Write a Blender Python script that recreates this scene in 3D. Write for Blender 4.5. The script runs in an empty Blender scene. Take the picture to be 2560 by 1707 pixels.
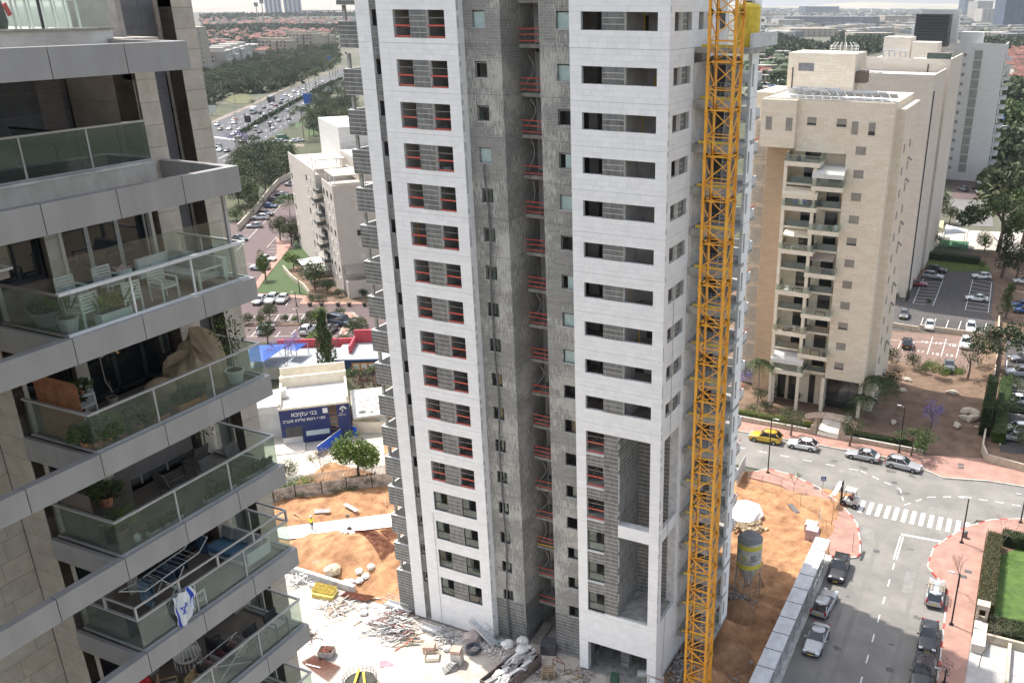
import bpy, math, random
from mathutils import Vector, Matrix
from mathutils.noise import noise as pnoise
random.seed(11)
RAD=math.radians
sc=bpy.context.scene
COL=sc.collection
# ---------------------------------------------------------------- camera
# x runs along the street front of the tower, y away from the camera, z up; metres.
FOC,PIT,ROL,PX,PY,AZ=2257.5,0.3863,0.0061,1565.1,924.0,-0.4174
_cp,_sp,_cr,_sr=math.cos(PIT),math.sin(PIT),math.cos(ROL),math.sin(ROL)
_ux,_uy=Vector((math.cos(AZ),math.sin(AZ),0)),Vector((-math.sin(AZ),math.cos(AZ),0))
def _l(v): return Vector((v.dot(_ux),v.dot(_uy),v.z))
_f=Vector((0,_cp,-_sp)); _u=Vector((0,_sp,_cp)); _r=Vector((1,0,0))
FW,RT,UP=_l(_f),_l(_cr*_r+_sr*_u),_l(-_sr*_r+_cr*_u)
CAM=Vector((23.41,-59.65,57.2))
cd=bpy.data.cameras.new('camera'); cam=bpy.data.objects.new('camera',cd); COL.objects.link(cam)
M3=Matrix((RT,UP,-FW)).transposed(); cam.matrix_world=Matrix.Translation(CAM)@M3.to_4x4()
cd.sensor_width=36; cd.lens=36*FOC/2560; cd.shift_x=(1280-PX)/2560; cd.shift_y=(PY-853.5)/2560
cd.clip_start=.5; cd.clip_end=60000; sc.camera=cam
# ---------------------------------------------------------------- world, sun, exposure
w=bpy.data.worlds.new('World'); sc.world=w; w.use_nodes=True
nt=w.node_tree; sky=nt.nodes.new('ShaderNodeTexSky'); sky.sky_type='NISHITA'; sky.sun_disc=False
SUN_EL,SUN_AZ=RAD(60),RAD(162)          # direction towards the sun, measured from +x
sky.sun_elevation=SUN_EL; sky.sun_rotation=math.pi/2-SUN_AZ; sky.air_density=1.0; sky.dust_density=3.0; sky.ozone_density=1.0
bg=nt.nodes['Background']; hz_=nt.nodes.new('ShaderNodeHueSaturation'); hz_.inputs['Saturation'].default_value=.55; nt.links.new(sky.outputs[0],hz_.inputs['Color']); nt.links.new(hz_.outputs[0],bg.inputs[0]); bg.inputs[1].default_value=.15
sd=bpy.data.lights.new('sun','SUN'); sd.energy=3.3; sd.angle=RAD(.6); sd.color=(1,.955,.89)
so=bpy.data.objects.new('sun',sd); COL.objects.link(so)
sv=Vector((math.cos(SUN_AZ)*math.cos(SUN_EL),math.sin(SUN_AZ)*math.cos(SUN_EL),math.sin(SUN_EL)))
so.rotation_euler=sv.to_track_quat('Z','Y').to_euler(); so.location=(0,0,200)
sc.view_settings.view_transform='Standard'; sc.view_settings.look='None'; sc.view_settings.gamma=1
sc.view_settings.use_curve_mapping=False; sc.view_settings.exposure=.98
sc.render.engine='CYCLES'; sc.cycles.max_bounces=7; sc.cycles.diffuse_bounces=4; sc.cycles.transparent_max_bounces=16
sc.cycles.volume_bounces=0
# ---------------------------------------------------------------- surveying: sight lines of the photo met with known planes
def ray(x,y): return FW+RT*((x-PX)/FOC)-UP*((y-PY)/FOC)
def gp(x,y,z=0.0):
    d=ray(x,y); t=(z-CAM.z)/d.z; p=CAM+d*t; return (p.x,p.y)
def proj(p):
    d=Vector(p)-CAM; k=d.dot(FW); return (PX+FOC*d.dot(RT)/k, PY-FOC*d.dot(UP)/k, k)
def hgt(b,ty,lo=0,hi=120):
    for _ in range(40):
        m=(lo+hi)/2
        if proj((b[0],b[1],m))[1]>ty: lo=m
        else: hi=m
    return lo
def zo(ox,oy,s):                         # reader for a magnified crop of the photo
    return lambda X,Y:(ox+X/s,oy+Y/s)
# ---------------------------------------------------------------- materials
MT={}
def mat(name,col,rough=.7,var=.12,scale=1.0,bump=0.0,metal=0,rnd=0.0,spec=.5,col2=None,streak=0,emit=None,bscale=None,hue=0):
    if name in MT: return MT[name]
    m=bpy.data.materials.new(name); m.use_nodes=True; n=m.node_tree.nodes; L=m.node_tree.links
    b=n['Principled BSDF']; b.inputs['Roughness'].default_value=rough; b.inputs['Metallic'].default_value=metal
    b.inputs['Specular IOR Level'].default_value=spec
    geo=n.new('ShaderNodeNewGeometry'); mp=n.new('ShaderNodeMapping'); L.new(geo.outputs['Position'],mp.inputs[0])
    if streak: mp.inputs['Scale'].default_value=(1,1,streak)
    nz=n.new('ShaderNodeTexNoise'); nz.inputs['Scale'].default_value=scale; nz.inputs['Detail'].default_value=6; nz.inputs['Roughness'].default_value=.62
    L.new(mp.outputs[0],nz.inputs[0])
    c2=col2 or tuple(c*(1-var*2) for c in col); c1=col if col2 else tuple(min(1,c*(1+var)) for c in col)
    rp=n.new('ShaderNodeValToRGB'); rp.color_ramp.elements[0].position=.33; rp.color_ramp.elements[1].position=.67
    rp.color_ramp.elements[0].color=(*c2,1); rp.color_ramp.elements[1].color=(*c1,1); L.new(nz.outputs[0],rp.inputs[0])
    out=rp.outputs[0]
    if rnd:
        oi=n.new('ShaderNodeObjectInfo'); ad=n.new('ShaderNodeMath'); ad.operation='ADD'
        L.new(oi.outputs['Random'],ad.inputs[0]); L.new(geo.outputs['Random Per Island'],ad.inputs[1])
        fr=n.new('ShaderNodeMath'); fr.operation='FRACT'; L.new(ad.outputs[0],fr.inputs[0])
        mr=n.new('ShaderNodeMapRange'); mr.inputs['To Min'].default_value=1-rnd; mr.inputs['To Max'].default_value=1+rnd*.6
        L.new(fr.outputs[0],mr.inputs[0]); hs=n.new('ShaderNodeHueSaturation'); L.new(mr.outputs[0],hs.inputs['Value']); L.new(out,hs.inputs['Color'])
        if hue:
            mh=n.new('ShaderNodeMapRange'); mh.inputs['To Min'].default_value=.5-hue; mh.inputs['To Max'].default_value=.5+hue
            f2=n.new('ShaderNodeMath'); f2.operation='MULTIPLY'; f2.inputs[1].default_value=7.31; L.new(ad.outputs[0],f2.inputs[0])
            f3=n.new('ShaderNodeMath'); f3.operation='FRACT'; L.new(f2.outputs[0],f3.inputs[0]); L.new(f3.outputs[0],mh.inputs[0]); L.new(mh.outputs[0],hs.inputs['Hue'])
        out=hs.outputs[0]
    L.new(out,b.inputs['Base Color'])
    if bump:
        n2=n.new('ShaderNodeTexNoise'); n2.inputs['Scale'].default_value=bscale or scale*6; n2.inputs['Detail'].default_value=5; L.new(geo.outputs['Position'],n2.inputs[0])
        bp=n.new('ShaderNodeBump'); bp.inputs['Strength'].default_value=bump; bp.inputs['Distance'].default_value=.06
        L.new(n2.outputs[0],bp.inputs['Height']); L.new(bp.outputs[0],b.inputs['Normal'])
    if emit: b.inputs['Emission Color'].default_value=(*emit,1); b.inputs['Emission Strength'].default_value=1
    MT[name]=m; return m
def blockmat(name,c1,c2,mort,bw,bh,axis='X',streak=.5,rough=.9):
    """bare block walling: courses of blocks with uneven mortar smeared down it"""
    m=bpy.data.materials.new(name); m.use_nodes=True; n=m.node_tree.nodes; L=m.node_tree.links; b=n['Principled BSDF']; b.inputs['Roughness'].default_value=rough
    geo=n.new('ShaderNodeNewGeometry'); sp=n.new('ShaderNodeSeparateXYZ'); L.new(geo.outputs['Position'],sp.inputs[0]); cb=n.new('ShaderNodeCombineXYZ')
    ad=n.new('ShaderNodeMath'); ad.operation='ADD'; L.new(sp.outputs[0],ad.inputs[0]); L.new(sp.outputs[1],ad.inputs[1])
    L.new(ad.outputs[0],cb.inputs[0]); L.new(sp.outputs[2],cb.inputs[1])
    bt=n.new('ShaderNodeTexBrick'); L.new(cb.outputs[0],bt.inputs['Vector']); bt.inputs['Color1'].default_value=(*c1,1); bt.inputs['Color2'].default_value=(*c2,1)
    bt.inputs['Mortar'].default_value=(*mort,1); bt.inputs['Scale'].default_value=1; bt.inputs['Brick Width'].default_value=bw; bt.inputs['Row Height'].default_value=bh
    bt.inputs['Mortar Size'].default_value=.009; bt.inputs['Mortar Smooth'].default_value=.6
    # smears: tall narrow noise
    mp=n.new('ShaderNodeMapping'); mp.inputs['Scale'].default_value=(7,1.1,1); L.new(cb.outputs[0],mp.inputs[0])
    nz=n.new('ShaderNodeTexNoise'); nz.inputs['Scale'].default_value=1.3; nz.inputs['Detail'].default_value=4; L.new(mp.outputs[0],nz.inputs[0])
    big=n.new('ShaderNodeTexNoise'); big.inputs['Scale'].default_value=.33; L.new(geo.outputs['Position'],big.inputs[0])
    mu=n.new('ShaderNodeMath'); mu.operation='ADD'; L.new(nz.outputs[0],mu.inputs[0]); L.new(big.outputs[0],mu.inputs[1])
    rp=n.new('ShaderNodeValToRGB'); rp.color_ramp.elements[0].position=.495; rp.color_ramp.elements[1].position=.57
    hf=n.new('ShaderNodeMath'); hf.operation='MULTIPLY'; hf.inputs[1].default_value=.5; L.new(mu.outputs[0],hf.inputs[0]); L.new(hf.outputs[0],rp.inputs[0])
    ms=n.new('ShaderNodeMath'); ms.operation='MULTIPLY'; ms.inputs[1].default_value=streak; L.new(rp.outputs[0],ms.inputs[0])
    mx=n.new('ShaderNodeMixRGB'); L.new(ms.outputs[0],mx.inputs[0]); L.new(bt.outputs[0],mx.inputs[1]); mx.inputs[2].default_value=(*mort,1)
    fi=n.new('ShaderNodeTexNoise'); fi.inputs['Scale'].default_value=9; fi.inputs['Detail'].default_value=5; L.new(geo.outputs['Position'],fi.inputs[0])
    mr=n.new('ShaderNodeMapRange'); mr.inputs['To Min'].default_value=.72; mr.inputs['To Max'].default_value=1.22; L.new(fi.outputs[0],mr.inputs[0])
    hs=n.new('ShaderNodeHueSaturation'); L.new(mr.outputs[0],hs.inputs['Value']); L.new(mx.outputs[0],hs.inputs['Color']); L.new(hs.outputs[0],b.inputs['Base Color'])
    bp=n.new('ShaderNodeBump'); bp.inputs['Strength'].default_value=.5; bp.inputs['Distance'].default_value=.03; L.new(bt.outputs['Fac'],bp.inputs['Height']); bp.invert=True; L.new(bp.outputs[0],b.inputs['Normal'])
    MT[name]=m; return m
def glassmat(name,tint,refl=1.0,dirt=.06,dcol=(.5,.55,.5)):
    m=bpy.data.materials.new(name); m.use_nodes=True; n=m.node_tree.nodes; L=m.node_tree.links
    for k in list(n):
        if k.type!='OUTPUT_MATERIAL': n.remove(k)
    o=n[0]; tr=n.new('ShaderNodeBsdfTransparent'); tr.inputs[0].default_value=(*tint,1); gl=n.new('ShaderNodeBsdfGlossy'); gl.inputs['Roughness'].default_value=.015
    gl.inputs[0].default_value=(.93,1,.97,1)
    lw=n.new('ShaderNodeLayerWeight'); lw.inputs[0].default_value=.5; pw=n.new('ShaderNodeMath'); pw.operation='POWER'; pw.inputs[1].default_value=5; L.new(lw.outputs['Facing'],pw.inputs[0]); mu=n.new('ShaderNodeMath'); mu.operation='MULTIPLY_ADD'; mu.inputs[1].default_value=.9*refl; mu.inputs[2].default_value=.045*refl; mu.use_clamp=True; L.new(pw.outputs[0],mu.inputs[0])
    mx=n.new('ShaderNodeMixShader'); L.new(mu.outputs[0],mx.inputs[0]); L.new(tr.outputs[0],mx.inputs[1]); L.new(gl.outputs[0],mx.inputs[2])
    df=n.new('ShaderNodeBsdfDiffuse'); df.inputs[0].default_value=(*dcol,1); nz=n.new('ShaderNodeTexNoise'); nz.inputs['Scale'].default_value=1.5; nz.inputs['Detail'].default_value=6
    g=n.new('ShaderNodeNewGeometry'); L.new(g.outputs['Position'],nz.inputs[0]); mr=n.new('ShaderNodeMapRange'); mr.inputs['To Min'].default_value=dirt*.5; mr.inputs['To Max'].default_value=dirt*1.6; L.new(nz.outputs[0],mr.inputs[0])
    m2=n.new('ShaderNodeMixShader'); L.new(mr.outputs[0],m2.inputs[0]); L.new(mx.outputs[0],m2.inputs[1]); L.new(df.outputs[0],m2.inputs[2]); L.new(m2.outputs[0],o.inputs[0])
    MT[name]=m; return m
# ---------------------------------------------------------------- mesh collector
class MB:
    def __init__(s): s.v=[];s.f=[];s.m=[];s.bx=[]
    def add(s,vs,fs,mi=0):
        k=len(s.v); s.v+=[tuple(p) for p in vs]; s.f+=[tuple(i+k for i in f) for f in fs]; s.m+=[mi]*len(fs); return s
    def box(s,x0,y0,z0,x1,y1,z1,mi=0):
        s.bx.append((x0,y0,z0,x1,y1,z1))
        return s.add([(x0,y0,z0),(x1,y0,z0),(x1,y1,z0),(x0,y1,z0),(x0,y0,z1),(x1,y0,z1),(x1,y1,z1),(x0,y1,z1)],
              [(0,3,2,1),(4,5,6,7),(0,1,5,4),(1,2,6,5),(2,3,7,6),(3,0,4,7)],mi)
    def obox(s,c,sz,rz=0,rx=0,ry=0,mi=0):
        R=Matrix.Rotation(rz,3,'Z')@Matrix.Rotation(ry,3,'Y')@Matrix.Rotation(rx,3,'X'); c=Vector(c); h=[t/2 for t in sz]
        vs=[c+R@Vector((a*h[0],b*h[1],d*h[2])) for d in(-1,1) for a,b in((-1,-1),(1,-1),(1,1),(-1,1))]
        return s.add(vs,[(0,3,2,1),(4,5,6,7),(0,1,5,4),(1,2,6,5),(2,3,7,6),(3,0,4,7)],mi)
    def tube(s,pts,r,n=6,mi=0,cap=True):
        pts=[Vector(p) for p in pts]; rs=r if isinstance(r,(list,tuple)) else [r]*len(pts); vs=[];fs=[]
        for i,p in enumerate(pts):
            d=(pts[min(i+1,len(pts)-1)]-pts[max(i-1,0)]); d=d.normalized() if d.length>1e-9 else Vector((0,0,1))
            a=d.cross(Vector((0,0,1)) if abs(d.z)<.9 else Vector((1,0,0))).normalized(); b=d.cross(a)
            for k in range(n):
                t=2*math.pi*(k+.5)/n; vs.append(p+(a*math.cos(t)+b*math.sin(t))*rs[i])
        for i in range(len(pts)-1):
            for k in range(n): fs.append((i*n+k,i*n+(k+1)%n,(i+1)*n+(k+1)%n,(i+1)*n+k))
        if cap: fs.append(tuple(range(n))[::-1]); fs.append(tuple((len(pts)-1)*n+k for k in range(n)))
        return s.add(vs,fs,mi)
    def lathe(s,c,prof,n=16,mi=0,cap=True,sx=1,sy=1):
        vs=[];fs=[]
        for r,z in prof:
            for k in range(n):
                t=2*math.pi*k/n; vs.append((c[0]+r*math.cos(t)*sx,c[1]+r*math.sin(t)*sy,c[2]+z))
        for i in range(len(prof)-1):
            for k in range(n): fs.append((i*n+k,i*n+(k+1)%n,(i+1)*n+(k+1)%n,(i+1)*n+k))
        if cap: fs.append(tuple(range(n))[::-1]); fs.append(tuple((len(prof)-1)*n+k for k in range(n)))
        return s.add(vs,fs,mi)
    def prism(s,poly,z0,z1,mi=0):
        n=len(poly); a=sum(poly[i][0]*poly[(i+1)%n][1]-poly[(i+1)%n][0]*poly[i][1] for i in range(n))
        if a<0: poly=poly[::-1]
        vs=[(p[0],p[1],z0) for p in poly]+[(p[0],p[1],z1) for p in poly]
        return s.add(vs,[tuple(range(n))[::-1],tuple(range(n,2*n))]+[(i,(i+1)%n,n+(i+1)%n,n+i) for i in range(n)],mi)
    def loft(s,rings,mi=0,cap=True):
        n=len(rings[0]); vs=[p for r in rings for p in r]; fs=[]
        for i in range(len(rings)-1):
            for k in range(n): fs.append((i*n+k,i*n+(k+1)%n,(i+1)*n+(k+1)%n,(i+1)*n+k))
        if cap: fs.append(tuple(range(n))[::-1]); fs.append(tuple((len(rings)-1)*n+k for k in range(n)))
        return s.add(vs,fs,mi)
    def quad(s,a,b,c,d,mi=0): return s.add([a,b,c,d],[(0,1,2,3)],mi)
    def build(s,name,mats,parent=None,smooth=False,off=None,bevel=0):
        off=Vector(off) if off is not None else (OFF.get(parent.name,Vector()) if parent else Vector())
        me=bpy.data.meshes.new(name); me.from_pydata([tuple(Vector(p)-off) for p in s.v] if off.length else s.v,[],s.f)
        if not isinstance(mats,(list,tuple)): mats=[mats]
        for m in mats: me.materials.append(m)
        if len(mats)>1: me.polygons.foreach_set('material_index',s.m)
        if smooth: me.polygons.foreach_set('use_smooth',[True]*len(me.polygons))
        me.update(); o=bpy.data.objects.new(name,me); COL.objects.link(o)
        if parent: o.parent=parent; OFF[o.name]=OFF.get(parent.name,Vector())
        if bevel:
            b=o.modifiers.new('bevel','BEVEL'); b.width=bevel; b.segments=2; b.limit_method='ANGLE'
        return o
OFF={}
def thing(name,label,cat,loc=(0,0,0),rz=0,group=None,sc_=1):
    o=bpy.data.objects.new(name,None); COL.objects.link(o); o.location=loc; o.rotation_euler=(0,0,rz); o.empty_display_size=.2
    if sc_!=1: o.scale=(sc_,)*3
    o['label']=label; o['category']=cat
    if group: o['group']=group
    OFF[o.name]=Vector(loc) if rz==0 else Vector(); return o
def tag(o,label,cat,group=None):
    o['label']=label; o['category']=cat
    if group: o['group']=group
    return o
def stuff(o,label=None,cat=None):
    o['kind']='stuff'
    if label: o['label']=label; o['category']=cat
    return o
def struct(o): o['kind']='structure'; return o
def dup(root,loc,rz=0,label=None,group=None,scale=None):
    r=root.copy(); COL.objects.link(r); r.location=loc; r.rotation_euler=(0,0,rz)
    if scale: r.scale=scale if isinstance(scale,(tuple,list)) else (scale,)*3
    if label: r['label']=label
    if group: r['group']=group
    for ch in root.children:
        c=ch.copy(); COL.objects.link(c); c.parent=r
        for g in ch.children: d=g.copy(); COL.objects.link(d); d.parent=c
    return r
UC={}
def ucube(m):
    if m.name not in UC:
        b=MB().box(-.5,-.5,-.5,.5,.5,.5); me=bpy.data.meshes.new('unit_block'); me.from_pydata(b.v,[],b.f); me.materials.append(m); me.update(); UC[m.name]=me
    return UC[m.name]
def piece(name,parent,c,sz,m,rz=0,rx=0,ry=0):
    o=bpy.data.objects.new(name,ucube(m)); COL.objects.link(o); o.parent=parent; o.location=Vector(c)-OFF.get(parent.name,Vector())
    o.scale=sz; o.rotation_euler=(rx,ry,rz); return o
def pieces(name,parent,boxes,m,limit=300):
    """boxes: (x0,y0,z0,x1,y1,z1); the ones that show largest become parts, the rest one joined part"""
    def key(b):
        d=(Vector(((b[0]+b[3])/2,(b[1]+b[4])/2,(b[2]+b[5])/2))-CAM).length; e=sorted((b[3]-b[0],b[4]-b[1],b[5]-b[2])); pz=proj(((b[0]+b[3])/2,(b[1]+b[4])/2,(b[2]+b[5])/2))
        vis=1 if -40<pz[0]<2600 and -40<pz[1]<1750 else .01
        return -vis*e[2]*e[1]/d/d
    bs=sorted(boxes,key=key)
    for b in bs[:limit]: piece(name,parent,((b[0]+b[3])/2,(b[1]+b[4])/2,(b[2]+b[5])/2),(b[3]-b[0],b[4]-b[1],b[5]-b[2]),m)
    if bs[limit:]:
        q=MB()
        for b in bs[limit:]: q.box(*b)
        stuff(q.build(name+'s',m,parent))
def sheet(name,pts,z,m,kind='structure',parent=None):
    n=len(pts); a=sum(pts[i][0]*pts[(i+1)%n][1]-pts[(i+1)%n][0]*pts[i][1] for i in range(n))
    if a<0: pts=pts[::-1]
    q=MB(); q.add([(p[0],p[1],z) for p in pts],[tuple(range(n))]); o=q.build(name,m,parent)
    if kind: o['kind']=kind
    return o
def inpoly(x,y,poly):
    r=False; j=len(poly)-1
    for i in range(len(poly)):
        xi,yi=poly[i][:2]; xj,yj=poly[j][:2]
        if (yi>y)!=(yj>y) and x<(xj-xi)*(y-yi)/(yj-yi)+xi: r=not r
        j=i
    return r
# palette
WST=mat('white_stone',(.85,.85,.84),.6,.025,1.2,.1,rnd=.04)
WSB=mat('white_stone_joint',(.6,.6,.59),.9,.1,2)
FLJ=mat('dark_floor_joint',(.2,.2,.2),.9,.1,2)  # dark grey strips along the floor lines
GST=mat('grey_stone_slab',(.19,.19,.18),.6,.22,3,.1,rnd=.16,streak=.3)
GSJ=mat('pale_mortar_line',(.74,.73,.69),.9,.1,3)
CON=mat('raw_concrete',(.36,.35,.32),.9,.22,1.4,.3)
CNL=mat('pale_concrete',(.55,.54,.51),.9,.15,1.2,.2)
PLA=mat('interior_plaster',(.64,.60,.565),.9,.1,1)
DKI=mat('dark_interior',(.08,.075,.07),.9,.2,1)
BLK=blockmat('bare_block_wall',(.225,.225,.21),(.29,.285,.265),(.52,.51,.465),.5,.2,streak=.8)
RED=mat('red_guard_paint',(.62,.05,.045),.6,.2,3,col2=(.55,.16,.10))
BLKG=mat('black_window_frame',(.03,.033,.038),.45,.1,3)
WGL=glassmat('window_glass',(.62,.72,.68),1.6,.05)
PGL=mat('film_covered_glass',(.44,.56,.54),.35,.08,2)
STL=mat('galvanised_steel',(.45,.46,.46),.45,.15,4,metal=.6)
DST=mat('dark_steel',(.06,.06,.065),.5,.2,4,metal=.3)
YEL=mat('yellow_paint',(.80,.50,.03),.5,.12,3)
ORG=mat('crane_orange',(.80,.40,.035),.5,.2,1.3,col2=(.66,.27,.02))
# ================================================================ tower under construction
TW=thing('unfinished_tower','tall unfinished apartment tower clad in white stone with bare block shafts, centre of the picture','building',(-13,0,0))
CH=.394
def zk(k): return 54.22-3.15*k if k<=0 else 50.67-3.15*(k-1)
STONES=[];GSLAB=[]
tsub=MB();tblk=MB();tcon=MB();tpla=MB();tfl=MB();tjt=MB();tgj=MB();tcore=MB();tdk=MB()
def rows(kt,kb,zmin=None):
    r=[]
    for k in range(kb,kt-1,-1):
        z=zk(k); top=zk(k-1); n=int(round((top-z)/CH))
        for j in range(n): r.append((z+j*CH,min(top,z+(j+1)*CH),k,j))
    return r
def cut(a0,a1,ops):
    segs=[(a0,a1)]
    for o0,o1 in ops:
        ns=[]
        for s0,s1 in segs:
            if o1<=s0 or o0>=s1: ns.append((s0,s1)); continue
            if o0>s0: ns.append((s0,o0))
            if o1<s1: ns.append((o1,s1))
        segs=ns
    return segs
def put(lst,ax,sg,c,a0,a1,z0,z1,d0,d1):
    """slab on a wall plane; d0..d1 is depth behind the plane, sg the outward direction"""
    if ax=='x': y=sorted((c-sg*d0,c-sg*d1)); b=(a0,y[0],z0,a1,y[1],z1)
    else: x=sorted((c-sg*d0,c-sg*d1)); b=(x[0],a0,z0,x[1],a1,z1)
    if isinstance(lst,MB): lst.box(*b)
    else: lst.append(b)
def wall(ax,sg,c,a0,a1,kt,kb,ops,th=.3,sub=tsub,clad=True,w=.86):
    for z0,z1,k,j in rows(kt,kb):
        zm=(z0+z1)/2; act=[(o[0],o[1]) for o in ops if o[2]<zm<o[3]]
        for s0,s1 in cut(a0,a1,act):
            put(sub,ax,sg,c,s0,s1,z0,z1,.03 if clad else 0,th)
            if not clad: continue
            gb=.03 if j==0 else .006
            x=s0
            while x<s1-1e-4:
                e=min(s1,x+w*random.uniform(.7,1.25))
                if s1-e<.3: e=s1
                put(STONES,ax,sg,c,x+(0 if x==s0 else .004),e-(0 if e==s1 else .004),z0+gb,z1-.004,random.uniform(-.002,.002),.0302); x=e
def gpanel(ax,sg,c,a0,a1,z0,z1,h=.394,split=None,back=.25):
    n=max(1,int(round((z1-z0)/h))); hh=(z1-z0)/n
    put(tgj,ax,sg,c,a0,a1,z0,z1,.007,back)
    for i in range(n):
        x=a0
        while x<a1-1e-4:
            e=a1 if not split else min(a1,x+split*random.uniform(.8,1.3))
            if a1-e<.3: e=a1
            put(GSLAB,ax,sg,c,x,e-(.004 if e<a1 else 0),z0+i*hh+.034,z0+(i+1)*hh-.0,random.uniform(-.003,.003),.0072); x=e
KT=-3
# right wing
fo=[(-6.62,-.88,zk(k)+3*CH,zk(k)+6*CH) for k in range(KT,10)]+[(-6.62,-.87,zk(15)+CH,zk(10)+6*CH)]
wall('x',-1,0,-7.53,-.001,KT,16,fo)
so_=[(.85,4.2,zk(k)+3*CH,zk(k)+6*CH) for k in range(KT,10)]+[(.85,4.15,zk(12)+CH,zk(10)+6*CH),(.85,4.15,zk(15)+CH,zk(13)+6*CH)]
wall('y',1,0,.031,4.87,KT,16,so_)
so2=[(5.6,8.6,zk(k)+3*CH,zk(k)+6*CH) for k in range(KT,1)]
wall('y',1,0,4.872,9.6,KT,0,so2)
# ground storey of the right wing: two legs, garage mouth between
for z0,z1,k,j in rows(17,17):
    for a,b in ((-7.53,-6.66),(-.86,-.001)):
        put(tsub,'x',-1,0,a,b,z0,z1,.03,.6); put(STONES,'x',-1,0,a,b,z0+.004,z1-.004,0,.0302)
    if z1>zk(17)+5*CH+.01: pass
    put(tsub,'y',1,0,.031,7.5,z0,z1,.03,.3)
    x=.031
    while x<7.5:
        e=min(7.5,x+random.uniform(.7,1.1)); put(STONES,'y',1,0,x,e-.006,z0+.004,z1-.004,0,.0302); x=e
for b in ((-7.53,.6,0,-7.3,2.2,5.4),(-4.2,1.9,0,-3.45,2.7,5.4)): tcon.box(*b)
gpanel('x',-1,1.88,-4.22,-3.43,.4,5.3,back=.1); gpanel('y',1,-7.0,.65,2.1,.3,5.3,back=.2)
tcon.box(-7.5,.35,5.39,-.3,12,5.7); tpla.box(-7.4,8.2,0,-.3,8.4,5.4); tdk.box(-7.3,2.2,0,-7.15,8.2,5.4)
tcon.box(-7.5,.1,-.1,-.3,12,.03)
# the deep loggia
z0,z1=zk(15)+CH,zk(10)+6*CH
for a,b in ((-3.72,-3.7),): pass
for k in range(10,16):
    gpanel('x',-1,.05,-5.0,-3.7,zk(k)+(0 if k>15 else 0)+(CH if k==15 else 0),min(z1,zk(k)+3.15),split=None)
    if k<15: gpanel('x',-1,.05,-6.62,-5.0,zk(k)-.79+0,zk(k)+CH*.55,split=None)
    tsub.box(-6.62,.0,zk(k)+CH*.55+.002,-5.0,.3,zk(k)+CH)
gpanel('y',1,-3.7,.06,4.3,z0,z1,back=.2); gpanel('x',-1,4.3,-3.7,-.02,z0,z1,back=.3)
tcon.box(-3.7,.3,z0-.3,-.3,4.3,z0-.002); tsub.box(-.87,.3,z0,-.31,.84,z1); tsub.box(-.8,4.152,z0,-.31,4.29,z1)
zb0,zb1=zk(13)+6*CH,zk(12)+CH
tsub.box(-3.69,.03,zb0,-.872,.75,zb1)
for i in range(3):
    for a,b in ((-3.7,-2.8),(-2.79,-1.85),(-1.84,-.873)): STONES.append((a,0,zb0+i*CH+.004,b,.0302,zb0+(i+1)*CH-.004))
# rooms behind the windows
def rooms(x0,x1,y0,y1,ks,parts):
    for k in ks:
        z=zk(k)
        tfl.box(x0,y0,z-.12,x1,y1,z); tpla.box(x0,y0,z-.3,x1,y1,z-.121)
        tpla.box(x0,y1,z,x1,y1+.2,z+2.8)
        for p in parts: tpla.box(p,y0,z,p+.12,y1-random.choice((0,0,1.1)),z+2.8)
        dx=random.uniform(x0+.5,x1-1.6); tdk.box(dx,y1-.03,z,dx+.9,y1-.001,z+2.1)
        if x1-x0>3:
            for q in range(random.randint(1,3)):
                x=random.uniform(x0+.6,x1-.6); y=random.uniform(y0+.5,y1-.6); r=random.random()
                if r<.45: piece('steel_prop',TW,(x,y,z+1.3),(.07,.07,2.6),random.choice((STL,YEL)))
                elif r<.75: piece('stacked_boards',TW,(x,y,z+.25),(random.uniform(.6,1.4),.5,.5),random.choice((CON,CNL,WSB)),rz=random.uniform(0,1))
                else: piece('leaning_sheet',TW,(x,y1-.2,z+.8),(1.0,.05,1.6),random.choice((PGL,CNL,YEL)),rx=-.15)
rooms(-7.2,-.31,.31,4.6,range(KT,10),(-3.9,)); rooms(-7.2,-3.9,.31,4.6,range(10,16),())
for k in range(KT,10):
    z=zk(k); gpanel('x',-1,.0,-5.02,-3.31,z+3*CH-.02,z+6*CH,back=.34); gpanel('y',1,.03,2.35,3.15,z+3*CH,z+6*CH,back=.34)
    tcon.box(-.25,3.2,z+3*CH,-.19,3.27,z+6*CH)
# left wing
lo=[(-22.5,-17.85,zk(k)+CH,zk(k)+6*CH) for k in range(KT,17)]+[(-24.66,-24.0,0,80)]
wall('x',-1,0,-25.97,-16.8,KT,17,lo)
wall('y',1,-16.8,.031,.9,KT,17,[],w=.5)
for z0_,z1_,k,j in rows(KT,17):
    ins=3<=j<6 and k<17
    if not ins: put(GSLAB,'x',-1,.06,-24.655,-24.005,z0_+.02,z1_,0,.03); put(tgj,'x',-1,.06,-24.66,-24.0,z0_,z1_,.03,.2)
rooms(-25.7,-17.1,.31,4.6,range(KT,17),(-23.1,-20.3)); tsub.box(-25.97,.301,.27,-25.72,6.6,66)
for k in range(KT,17):
    z=zk(k); gpanel('x',-1,-.03 if k<13 else .0,-20.97,-19.46,z+CH-.03,z+6*CH,back=.36)
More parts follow.
